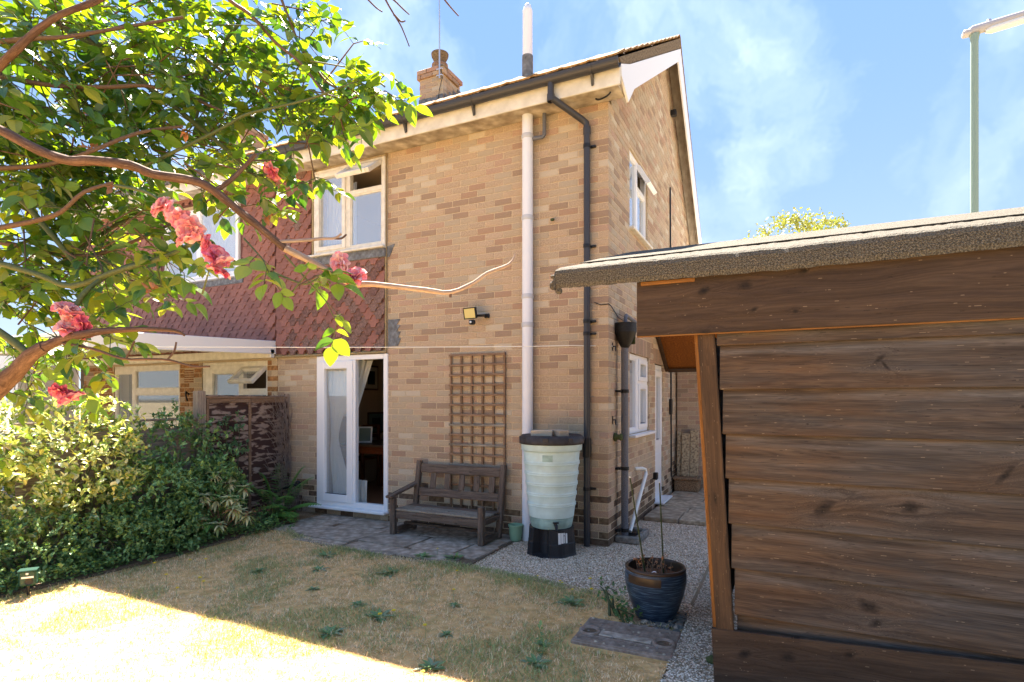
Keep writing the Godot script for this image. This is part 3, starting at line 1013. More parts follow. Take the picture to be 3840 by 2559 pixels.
func build_house() -> void:
	var house := thing("brick_house", "two storey buff brick house with gable end at right, white patio door and tile hanging", "house")
	var cand := []
	# ---- walls
	var door := Rect2(-4.04, 0.13, 1.19, 1.995)
	var upwin := Rect2(-4.06, 3.47, 1.193, 1.13)
	var rb := mb(M.mortar)
	core(rb, REAR, -4.79, -0.0045, 0.0, 4.66, 0.25, [door, upwin])
	var rear := obj("rear_wall", rb, house)
	lay(cand, rear, REAR, -2.862, 0.0, 0.0, 4.65, [])
	lay(cand, rear, REAR, -4.79, -2.864, 0.0, 2.10, [Rect2(-4.045, 0.075, 1.2, 2.1)], 1)
	var hole_up := Rect2(0.9, 3.59, 0.985, 0.96)
	var hole_low := Rect2(0.9, 1.12, 1.067, 0.98)
	var hole_door := Rect2(2.36, 0.09, 0.60, 1.96)
	var gb := mb(M.mortar)
	core(gb, SIDE, 0.25, 5.6, 0.0, 4.4, 0.25, [hole_up, hole_low, hole_door])
	var tri := PackedVector2Array([Vector2(0.25, 4.4), Vector2(5.6, 4.4), Vector2(5.6, gable_top(5.6)), Vector2(3.25, gable_top(3.25)), Vector2(0.25, gable_top(0.25))])
	var upper := mb(M.mortar)
	# the triangle above the plate, with the top of the upper window left out
	var parts := Geometry2D.clip_polygons(tri, PackedVector2Array([Vector2(0.9, 4.3), Vector2(1.885, 4.3), Vector2(1.885, 4.55), Vector2(0.9, 4.55)]))
	for q in parts: gb.prism(q, 0.243, SIDE * Transform3D(Basis.IDENTITY, Vector3(0, 0, -0.25)))
	var side := obj("gable_wall", gb, house)
	var sold := Rect2(0.78, 2.095, 1.29, 0.225)
	var sold2 := Rect2(2.24, 2.045, 0.83, 0.225)
	lay(cand, side, SIDE, 0.0, 5.615, 0.0, 7.1, [hole_up, hole_low, hole_door, sold, sold2], 1, 0, gable_top, 0.0, true)
	for s in [sold, sold2]:
		var u: float = s.position.x + 0.0375
		while u < s.end.x - 0.02:
			var key := "brick%d" % [4, 6, 7, 8, 0][rng.randi() % 5]
			var t := SIDE * Transform3D(Basis(Vector3(0, 0, 1), PI / 2), Vector3(u, s.position.y + 0.1125, -0.05125))
			cand.append([seen_area(t.origin, Vector3.RIGHT, 0.215), t, 0.215, key, side])
			u += 0.075
	# ---- the closed shell behind
	var sh := mb(M.room_wall)
	sh.box(Vector3(-4.87, 0.0, -5.6), Vector3(-4.80, 4.62, -0.252))
	sh.box(Vector3(-4.80, 0.0, -5.85), Vector3(-0.006, 4.40, -5.602))
	sh.box(Vector3(-4.80, 2.40, -5.6), Vector3(-0.252, 2.56, -0.252))
	sh.box(Vector3(-4.80, 4.62, -5.6), Vector3(-0.252, 4.70, -0.252))
	sh.box(Vector3(-2.2, 0.13, -5.6), Vector3(-2.1, 2.40, -0.252))
	obj("inner_wall", sh, house)
	var fl := mb(M.room_floor)
	fl.box(Vector3(-4.80, 0.02, -5.6), Vector3(-0.252, 0.125, -0.252))
	obj("inner_floor", fl, house)
	# ---- roof
	roof_slope(house, -4.8, 0.2)
	eaves(house, -4.8, 0.21, [-0.06, -1.42, -2.34, -3.26, -4.2])
	var bw := mb(M.white_board)
	bw.prism(PackedVector2Array([Vector2(0.27, 4.84), Vector2(0.25, 4.73), Vector2(-0.02, 4.60), Vector2(-0.27, 4.86), Vector2(-3.06, 6.66), Vector2(-3.25, 6.96), Vector2(-0.1, 5.035)]), 0.022, Transform3D(ALONG, Vector3(0.207, 0, 0)))
	bw.prism(PackedVector2Array([Vector2(-3.252, 6.96), Vector2(-3.065, 6.655), Vector2(-5.90, 4.05), Vector2(-5.98, 4.33)]), 0.022, Transform3D(ALONG, Vector3(0.207, 0, 0)))
	obj("barge_board", bw, house)
	var uc := mb(M.undercloak)
	uc.prism(PackedVector2Array([Vector2(0.33, 4.87), Vector2(0.25, 4.845), Vector2(-0.1, 5.04), Vector2(-3.25, 6.965), Vector2(-3.25, 7.12)]), 0.05, Transform3D(ALONG, Vector3(0.203, 0.004, 0)))
	obj("verge_mortar", uc, house)
	var vs := mb(M.soffit)
	vs.prism(PackedVector2Array([Vector2(-3.25, 6.98), Vector2(-5.95, 4.24), Vector2(-5.95, 4.21), Vector2(-3.25, 6.95)]), 0.175, Transform3D(ALONG, Vector3(0.180, 0, 0)))
	vs.prism(PackedVector2Array([Vector2(0.0, 4.90), Vector2(-3.24, 6.93), Vector2(-3.24, 6.90), Vector2(0.0, 4.87)]), 0.175, Transform3D(ALONG, Vector3(0.180, 0, 0)))
	obj("verge_soffit", vs, house)
	var lp := mb(M.black)
	var ring := []
	for k in 11:
		var a := PI * k / 10.0
		ring.append(Vector3(-0.01 + 0.085 * cos(a), 4.635 - 0.03 * sin(a), 0.16 + 0.03 * cos(a)))
	lp.tube(ring, [0.009], 6)
	obj("cable_loop", lp, house)
	# ---- chimney
	var ch := chimney(house, -3.73, -3.27, -2.45, -1.92, 6.22, 6.9, cand, 0)
	var fl2 := mb(M.lead)
	for k in 4:
		var x := -3.735 + k * 0.115
		fl2.box(Vector3(x, 6.2, -1.915 + 0.002 * k), Vector3(x + 0.125, 6.42 + rr(-0.02, 0.02), -1.907 + 0.002 * k), 0.002)
	for k in 4:
		var z := -1.95 - k * 0.13
		fl2.box(Vector3(-3.263, 6.24 + k * 0.085, z - 0.15), Vector3(-3.256 + 0.002 * (k % 2), 6.46 + k * 0.085, z), 0.002)
	fl2.box(Vector3(-0.31, 0.03, -0.02), Vector3(0.31, 0.042, 0.2), 0.003, Transform3D(Basis(Vector3.RIGHT, 0.56), Vector3(-3.5, 6.305, -1.9)))
	obj("flashing", fl2, ch).set_meta("kind", "stuff")
	var pot := mb(M.terracotta)
	pot.lathe([[0.15, 0.0], [0.125, 0.03], [0.115, 0.14], [0.135, 0.16], [0.135, 0.19], [0.10, 0.2]], 20, Transform3D(Basis.IDENTITY, Vector3(-3.5, 6.9, -2.18)))
	obj("chimney_pot", pot, ch)
	var cowl := mb(M.undercloak)
	cowl.lathe([[0.09, 0.0], [0.095, 0.06], [0.14, 0.15], [0.145, 0.19], [0.13, 0.19], [0.08, 0.08]], 20, Transform3D(Basis.IDENTITY, Vector3(-3.5, 7.08, -2.18)))
	obj("cowl", cowl, ch)
	var ae := mb(M.steel)
	ae.tube([Vector3(-3.30, 6.66, -1.86), Vector3(-3.30, 7.6, -1.86), Vector3(-3.31, 8.9, -1.86)], [0.013, 0.012, 0.010], 6)
	ae.box(Vector3(-3.36, 6.70, -1.9), Vector3(-3.25, 6.72, -1.85), 0.003)
	ae.box(Vector3(-3.36, 6.80, -1.9), Vector3(-3.25, 6.82, -1.85), 0.003)
	obj("aerial_mast", ae, ch)
	var ac := mb(M.black)
	ac.tube([Vector3(-3.285, 6.82, -1.87), Vector3(-3.27, 6.7, -1.895), Vector3(-3.33, 6.5, -1.90), Vector3(-3.35, 6.3, -1.89)], [0.006], 5)
	obj("aerial_cable", ac, ch)
	# ---- bricks that the wall, the gable and the chimney are made of
	set_pieces(cand, house, "brick", "brickwork", func(l): return brick_shape(l))
	# ---- tile hanging
	hang_tiles(house, -4.80, -2.885, 2.155, 4.64, [Rect2(-4.10, 3.32, 1.24, 1.4)])
	var ed := mb(M.tile_edge)
	ed.box(Vector3(-2.888, 2.14, 0.003), Vector3(-2.864, 4.645, 0.03), 0.006)
	ed.box(Vector3(-4.105, 3.33, 0.003), Vector3(-4.065, 4.645, 0.05), 0.008)
	ed.box(Vector3(-4.8, 2.125, 0.003), Vector3(-2.864, 2.155, 0.045), 0.008)
	obj("mortar_fillet", ed, house)
	var ld := mb(M.lead)
	ld.box(Vector3(-4.12, 3.335, 0.004), Vector3(-2.868, 3.45, 0.062), 0.008)
	ld.prism(PackedVector2Array([Vector2(-2.866, 3.47), Vector2(-2.745, 3.49), Vector2(-2.83, 3.335), Vector2(-2.866, 3.335)]), 0.006, Transform3D(Basis.IDENTITY, Vector3(0, 0, 0.004)))
	ld.prism(PackedVector2Array([Vector2(-2.85, 2.545), Vector2(-2.66, 2.545), Vector2(-2.715, 2.475), Vector2(-2.665, 2.465), Vector2(-2.715, 2.39), Vector2(-2.655, 2.385), Vector2(-2.70, 2.31), Vector2(-2.65, 2.30), Vector2(-2.70, 2.21), Vector2(-2.85, 2.205)]), 0.005, Transform3D(Basis.IDENTITY, Vector3(0, 0, 0.004)))
	obj("lead_flashing", ld, house)
	# ---- windows and doors
	var wu := window(house, Transform3D(Basis.IDENTITY, Vector3(-4.06, 3.47, 0.05)), 1.19, 1.13, [[0.06, 0.06, 0.545, 1.07, 1, 0], [0.63, 0.06, 1.135, 0.72, 0, 0], [0.63, 0.78, 1.135, 1.07, 2, 52.0]], "cream", "glass_sky", 0.0)
	var su := mb(M.cream)
	su.box(Vector3(-4.13, 3.45, 0.0), Vector3(-2.866, 3.478, 0.10), 0.006)
	obj("sill", su, wu)
	var wd := window(house, Transform3D(Basis.IDENTITY, Vector3(-4.04, 0.13, 0.02)), 1.19, 1.99, [[0.065, 0.07, 0.62, 1.90, 1, 0, 0.085], [0.67, 0.07, 1.135, 1.925, 3, 0]], "white", "glass_mid", 0.0, "patio_door", 0.065)
	var sd := mb(M.white)
	sd.box(Vector3(-4.11, 0.095, 0.0), Vector3(-2.835, 0.13, 0.115), 0.008)
	obj("sill", sd, wd)
	var hd := mb(M.pipe_ring)
	for y in [0.35, 0.62, 1.2, 1.75]: hd.box(Vector3(-3.415, y, -0.02), Vector3(-3.405, y + 0.05, 0.0), 0.002)
	obj("hinge", hd, wd)
	var wg := window(house, SIDE * Transform3D(Basis.IDENTITY, Vector3(0.9, 3.59, 0.0)), 0.985, 0.96, [[0.055, 0.055, 0.44, 0.905, 0, 0], [0.52, 0.055, 0.93, 0.60, 0, 0], [0.52, 0.66, 0.93, 0.905, 2, 30.0]], "white", "glass_sky", 0.03)
	var sg := mb(M.fascia)
	sg.box(Vector3(0.86, 3.555, -0.05), Vector3(1.93, 3.588, 0.06), 0.006, SIDE)
	obj("sill", sg, wg)
	var wl := window(house, SIDE * Transform3D(Basis.IDENTITY, Vector3(0.9, 1.12, 0.0)), 1.067, 0.98, [[0.06, 0.06, 0.47, 0.92, 0, 0], [0.56, 0.06, 1.005, 0.60, 1, 0], [0.56, 0.67, 1.005, 0.92, 1, 0]], "white", "glass_mid", 0.03)
	var sl := mb(M.white)
	sl.box(Vector3(0.86, 1.085, -0.05), Vector3(2.03, 1.118, 0.085), 0.006, SIDE)
	obj("sill", sl, wl)
	var dr := window(house, SIDE * Transform3D(Basis.IDENTITY, Vector3(2.36, 0.09, 0.0)), 0.60, 1.955, [[0.06, 0.78, 0.54, 1.86, 1, 0, 0.08]], "white", "glass_mid", 0.03, "side_door", 0.06)
	var sp := mb(M.white)
	sp.box(Vector3(0.09, 0.12, -0.032), Vector3(0.51, 0.66, -0.022), 0.006, SIDE * Transform3D(Basis.IDENTITY, Vector3(2.36, 0.09, 0.0)))
	obj("door_panel", sp, dr)
	var ss := mb(M.white)
	ss.box(Vector3(2.30, 0.065, -0.1), Vector3(3.0, 0.092, 0.13), 0.006, SIDE)
	obj("sill", ss, dr)
	# lean-to hood over the side door, falling towards the outbuilding
	var hood := mb(M.osb)
	var hs := Transform3D(ALONG, Vector3(1.25, 0, 0))
	hood.prism(PackedVector2Array([Vector2(-1.95, 2.748), Vector2(-3.12, 2.010), Vector2(-3.12, 2.025), Vector2(-1.95, 2.763)]), 1.20, hs)
	var hd0 := obj("door_hood", hood, house)
	var hf := mb(M.felt)
	hf.prism(PackedVector2Array([Vector2(-1.93, 2.780), Vector2(-3.16, 2.004), Vector2(-3.16, 2.034), Vector2(-1.93, 2.80)]), 1.24, Transform3D(ALONG, Vector3(1.27, 0.0, 0)))
	obj("hood_felt", hf, hd0)
	var hb := mb(M.post_wood)
	hb.prism(PackedVector2Array([Vector2(-2.0, 2.66), Vector2(-3.10, 1.965), Vector2(-3.10, 2.018), Vector2(-2.0, 2.712)]), 0.045, Transform3D(ALONG, Vector3(0.048, 0, 0)))
	hb.box(Vector3(0.05, 1.955, -3.11), Vector3(1.25, 2.008, -3.06), 0.004)
	obj("bearer", hb, hd0)
	# ---- pipes on the rear wall
	var st := mb(M.white_pipe)
	st.tube([Vector3(-0.885, 0.0, 0.088), Vector3(-0.885, 4.65, 0.088)], [0.060], 20)
	st.tube([Vector3(-0.885, 5.0, 0.088), Vector3(-0.885, 5.80, 0.088)], [0.055], 20)
	st.lathe([[0.055, 0.0], [0.035, 0.06], [0.0, 0.085]], 16, Transform3D(Basis.IDENTITY, Vector3(-0.885, 5.80, 0.088)))
	var stack := obj("soil_pipe", st, house)
	var sv := mb(M.lead)
	sv.tube([Vector3(-0.885, 4.95, 0.088), Vector3(-0.885, 5.30, 0.088)], [0.061], 20)
	obj("lead_sleeve", sv, stack)
	for y in [3.53, 2.67, 2.36, 4.42]:
		var c := mb(M.pipe_ring)
		c.lathe([[0.0605, -0.03], [0.066, -0.02], [0.066, 0.006], [0.062, 0.02], [0.0605, 0.024]], 20, Transform3D(Basis.IDENTITY, Vector3(-0.885, y, 0.088)))
		obj("collar", c, stack)
	var cg := mb(M.steel)
	for k in 6:
		var a := TAU * k / 6
		cg.tube([Vector3(-0.885 + 0.045 * cos(a), 5.80, 0.088 + 0.045 * sin(a)), Vector3(-0.885 + 0.04 * cos(a), 5.85, 0.088 + 0.04 * sin(a)), Vector3(-0.885, 5.885, 0.088)], [0.004], 4)
	obj("wire_guard", cg, stack)
	var op := mb(M.iron)
	op.tube([Vector3(-0.70, 4.66, 0.055), Vector3(-0.70, 4.42, 0.055), Vector3(-0.72, 4.395, 0.06), Vector3(-0.83, 4.39, 0.08)], [0.022], 10)
	obj("overflow_pipe", op, house)
	var dp := mb(M.gutter)
	dp.tube([Vector3(-0.505, 4.79, 0.352), Vector3(-0.505, 4.67, 0.352), Vector3(-0.495, 4.63, 0.345), Vector3(-0.46, 4.605, 0.31), Vector3(-0.26, 4.475, 0.085), Vector3(-0.222, 4.44, 0.062), Vector3(-0.216, 4.39, 0.058), Vector3(-0.216, 0.0, 0.058)], [0.034], 14)
	var pipe := obj("downpipe", dp, house)
	for y in [4.36, 4.63]:
		var c := mb(M.gutter)
		var xx := -0.216 if y < 4.5 else -0.505
		var zz := 0.058 if y < 4.5 else 0.352
		c.lathe([[0.034, -0.04], [0.041, -0.035], [0.041, 0.035], [0.034, 0.04]], 14, Transform3D(Basis.IDENTITY, Vector3(xx, y, zz)))
		obj("collar", c, pipe)
	for y in [3.15, 2.36, 2.23, 0.60, 4.20]:
		var c := mb(M.black)
		c.lathe([[0.0345, -0.02], [0.039, -0.018], [0.039, 0.018], [0.0345, 0.02]], 14, Transform3D(Basis.IDENTITY, Vector3(-0.216, y, 0.058)))
		c.box(Vector3(-0.19, y - 0.012, 0.0), Vector3(-0.13, y + 0.012, 0.03), 0.004)
		obj("clip", c, pipe)
	var dv := mb(M.black)
	dv.lathe([[0.034, 0.93], [0.045, 0.94], [0.045, 1.13], [0.034, 1.14]], 16, Transform3D(Basis.IDENTITY, Vector3(-0.216, 0, 0.058)))
	dv.tube([Vector3(-0.25, 1.08, 0.07), Vector3(-0.27, 1.10, 0.16), Vector3(-0.28, 1.12, 0.26)], [0.016], 8)
	obj("rain_diverter", dv, pipe)
	# ---- pipes on the gable wall
	var ip := mb(M.iron)
	ip.tube([Vector3(0.085, 0.03, -0.335), Vector3(0.085, 2.12, -0.335)], [0.039], 16)
	var cast := obj("drainpipe", ip, house)
	var hp := mb(M.iron_black)
	hp.lathe([[0.04, 2.10], [0.06, 2.13], [0.115, 2.24], [0.125, 2.27], [0.125, 2.37], [0.118, 2.37], [0.11, 2.26]], 8, Transform3D(Basis.IDENTITY, Vector3(0.09, 0, -0.335)), false)
	obj("hopper", hp, cast)
	var hm := mb(M.moss)
	hm.box(Vector3(0.06, 2.15, -0.475), Vector3(0.17, 2.34, -0.462), 0.004)
	obj("moss", hm, cast)
	for y in [1.63, 0.79, 0.12]:
		var c := mb(M.iron_black)
		c.lathe([[0.039, -0.02], [0.047, -0.018], [0.047, 0.018], [0.039, 0.02]], 14, Transform3D(Basis.IDENTITY, Vector3(0.085, y, -0.335)))
		c.box(Vector3(0.0, y - 0.012, -0.34), Vector3(0.06, y + 0.012, -0.25), 0.004)
		obj("bracket", c, cast)
	var wp2 := mb(M.iron)
	wp2.tube([Vector3(0.09, 2.30, -0.34), Vector3(0.09, 2.43, -0.35), Vector3(0.085, 2.46, -0.40), Vector3(0.08, 2.44, -0.85), Vector3(0.02, 2.43, -0.95)], [0.021], 10)
	obj("inlet_pipe", wp2, cast)
	var wpv := mb(M.line_white)
	wpv.tube([Vector3(0.0, 0.688, -1.16), Vector3(0.075, 0.69, -1.22), Vector3(0.1, 0.675, -1.27), Vector3(0.11, 0.62, -1.27), Vector3(0.115, 0.08, -0.45)], [0.021], 10)
	obj("waste_pipe", wpv, house)
	var cb := mb(M.black)
	cb.tube([Vector3(-0.15, 2.56, 0.004), Vector3(-0.08, 2.53, 0.006), Vector3(0.004, 2.535, 0.004), Vector3(0.012, 2.52, -0.06), Vector3(0.012, 2.44, -0.33), Vector3(0.012, 2.42, -0.9)], [0.005], 5)
	cb.tube([Vector3(0.012, 4.92, -3.46), Vector3(0.012, 3.2, -3.5), Vector3(0.012, 0.3, -3.56)], [0.012], 6)
	obj("cable", cb, house)
	var bx := mb(M.black)
	bx.box(Vector3(0.003, 6.10, -3.62), Vector3(0.09, 6.19, -3.52), 0.01)
	bx.box(Vector3(0.003, 0.42, -2.28), Vector3(0.06, 0.52, -2.2), 0.01)
	bx.box(Vector3(0.003, 1.30, -3.47), Vector3(0.05, 1.55, -3.40), 0.01)
	obj("junction_box", bx, house)
	var tap := mb(M.moss)
	tap.lathe([[0.0, 0.0], [0.045, 0.0], [0.05, 0.02], [0.03, 0.03], [0.028, 0.06], [0.04, 0.065], [0.035, 0.085], [0.0, 0.09]], 14, Transform3D(Basis(Vector3(0, 0, 1), -PI / 2), Vector3(0.002, 1.135, -0.22)))
	obj("hose_bracket", tap, house)
	var hk := mb(M.black)
	for p in [Vector3(0.004, 2.1, -0.14), Vector3(0.004, 1.32, -0.14)]:
		hk.tube([p, p + Vector3(0.03, 0.005, 0), p + Vector3(0.035, -0.05, 0.0)], [0.008], 6)
		hk.box(p + Vector3(0, -0.045, -0.012), p + Vector3(0.006, 0.045, 0.012), 0.002)
	obj("hook", hk, house)
	var gu := mb(M.render_grey)
	gu.box(Vector3(0.01, 0.0, -0.27), Vector3(0.27, 0.075, -0.21), 0.012)
	gu.box(Vector3(0.21, 0.0, -0.66), Vector3(0.27, 0.075, -0.272), 0.012)
	gu.box(Vector3(0.01, 0.0, -0.72), Vector3(0.27, 0.075, -0.662), 0.012)
	gu.use(M.black)
	gu.box(Vector3(0.01, 0.0, -0.66), Vector3(0.208, 0.015, -0.274))
	obj("gully_surround", gu, house)
	var vt := mb(M.moss)
	vt.tube([Vector3(-0.62, 3.50, 0.002), Vector3(-0.60, 3.47, 0.09)], [0.016], 8)
	obj("overflow_stub", vt, house)
	var bt := mb(M.black)
	bt.box(Vector3(-4.40, 0.33, 0.0), Vector3(-4.33, 0.42, 0.07), 0.02)
	bt.tube([Vector3(-4.36, 0.375, 0.05), Vector3(-4.45, 0.35, 0.12), Vector3(-4.60, 0.29, 0.2)], [0.018], 8)
	obj("black_tap", bt, house)

func build_inside() -> void:
	var c1 := mb(M.curtain)
	drape(c1, Vector3(-4.03, 2.07, -0.16), Vector3(-3.38, 2.07, -0.17), 0.22, 9.0, 0.022, 1.0, 0.22, 0.18, 0.42, 0.5)
	var lc := thing("curtain", "white lace curtain tied back behind the glass leaf of the patio door", "curtain", Vector3(-3.75, 0.13, -0.16))
	obj("cloth", c1, lc)
	var c2 := mb(M.curtain)
	for j in 12:
		var v0 := float(j) / 12
		var v1 := float(j + 1) / 12
		var e := func(v: float, u: float) -> Vector3:
			return Vector3(lerpf(-3.78, lerpf(-3.27, -3.56, v), u), 2.06 - v * 0.75, -0.22 + 0.012 * sin(u * 40.0))
		for i in 16:
			var u0 := float(i) / 16
			var u1 := float(i + 1) / 16
			c2.quad(e.call(v1, u0), e.call(v1, u1), e.call(v0, u1), e.call(v0, u0))
	drape(c2, Vector3(-3.62, 0.46, -0.21), Vector3(-3.36, 0.46, -0.2), 0.15, 4.0, 0.02, -1.0)
	var rc := thing("curtain", "white lace curtain sweeping across the open half of the patio door", "curtain", Vector3(-3.5, 0.13, -0.22))
	obj("cloth", c2, rc)
	var nc := mb(M.net)
	drape(nc, Vector3(-4.03, 4.45, -0.16), Vector3(-3.50, 4.45, -0.16), 3.45, 8.0, 0.016, -1.0)
	var n := thing("curtain", "pale net curtain hanging behind the left pane of the upstairs rear window", "curtain", Vector3(-3.75, 3.45, -0.16))
	obj("cloth", nc, n)
	var ng := mb(M.net)
	drape(ng, Vector3(-0.17, 2.02, -1.95), Vector3(-0.17, 2.02, -0.95), 1.14, 13.0, 0.016, -1.0)
	var n2 := thing("curtain", "pale net curtain behind the lower window of the gable wall", "curtain", Vector3(-0.17, 1.12, -1.45))
	obj("cloth", ng, n2)
	# pictures on the party wall, seen through the open door
	var pics := [[-1.79, -2.175, 2.13, 1.70, "framed picture with pale mount hanging high on the dining room wall"], [-1.90, -2.32, 1.32, 0.95, "dark framed picture low on the dining room wall behind the table"]]
	for p in pics:
		var t := thing("picture", p[4], "picture", Vector3(-4.795, p[3], (p[0] + p[1]) / 2), "pictures on the dining room wall")
		var f := mb(M.brown_wood)
		f.box(Vector3(-4.798, p[3], p[0]), Vector3(-4.775, p[2], p[1]), 0.006)
		obj("frame", f, t)
		var m := mb(M.picture_mount if p[2] > 2.0 else M.photo_print)
		m.box(Vector3(-4.776, p[3] + 0.03, p[0] - 0.03), Vector3(-4.773, p[2] - 0.03, p[1] + 0.03))
		obj("mount", m, t)
		var q := mb(M.picture_dark)
		q.box(Vector3(-4.774, p[3] + 0.10, p[0] - 0.10), Vector3(-4.7715, p[2] - 0.10, p[1] + 0.10))
		obj("print", q, t)
	var tb := thing("dining_table", "dark wooden dining table just inside the patio door", "table", Vector3(-3.9, 0.125, -1.2))
	var top := mb(M.brown_wood)
	top.box(Vector3(-4.35, 0.85, -1.75), Vector3(-3.35, 0.88, -0.75), 0.006)
	obj("tabletop", top, tb)
	var ap := mb(M.table_wood)
	ap.box(Vector3(-4.28, 0.74, -1.68), Vector3(-3.42, 0.848, -0.82), 0.004)
	obj("apron", ap, tb)
	for s in [[-4.28, -1.68], [-3.50, -1.68], [-4.28, -0.90], [-3.50, -0.90]]:
		var l := mb(M.table_wood)
		l.box(Vector3(s[0], 0.125, s[1]), Vector3(s[0] + 0.085, 0.739, s[1] + 0.085), 0.008)
		obj("leg", l, tb)
	var chr := thing("dining_chair", "brown wooden dining chair at the left end of the dining table", "chair", Vector3(-4.5, 0.125, -1.45))
	for s in [[-4.70, -1.68, 0.60], [-4.70, -1.28, 0.60], [-4.38, -1.68, 1.16], [-4.38, -1.28, 1.16]]:
		var l := mb(M.table_wood)
		l.box(Vector3(s[0], 0.125, s[1]), Vector3(s[0] + 0.045, s[2] - 0.03, s[1] + 0.045), 0.006)
		obj("leg", l, chr)
	var seat := mb(M.table_wood)
	seat.box(Vector3(-4.72, 0.571, -1.70), Vector3(-4.39, 0.60, -1.22), 0.006)
	obj("seat", seat, chr)
	var back := mb(M.table_wood)
	for y in [0.75, 0.93, 1.09]: back.box(Vector3(-4.372, y, -1.634), Vector3(-4.345, y + 0.05, -1.282), 0.004)
	obj("backrest", back, chr)
	var ph := thing("photo_frame", "small white framed photograph standing on the dining table", "photo frame", Vector3(-4.08, 0.88, -1.05))
	var tl := Transform3D(Basis(Vector3.UP, 0.5) * Basis(Vector3.RIGHT, -0.25), Vector3(-4.10, 0.882, -1.02))
	var pf := mb(M.white)
	pf.box(Vector3(-0.11, 0, -0.008), Vector3(0.11, 0.25, 0.008), 0.004, tl)
	obj("frame", pf, ph)
	var pp := mb(M.photo_print)
	pp.box(Vector3(-0.085, 0.025, 0.0082), Vector3(0.085, 0.225, 0.0105), 0.0, tl)
	obj("print", pp, ph)

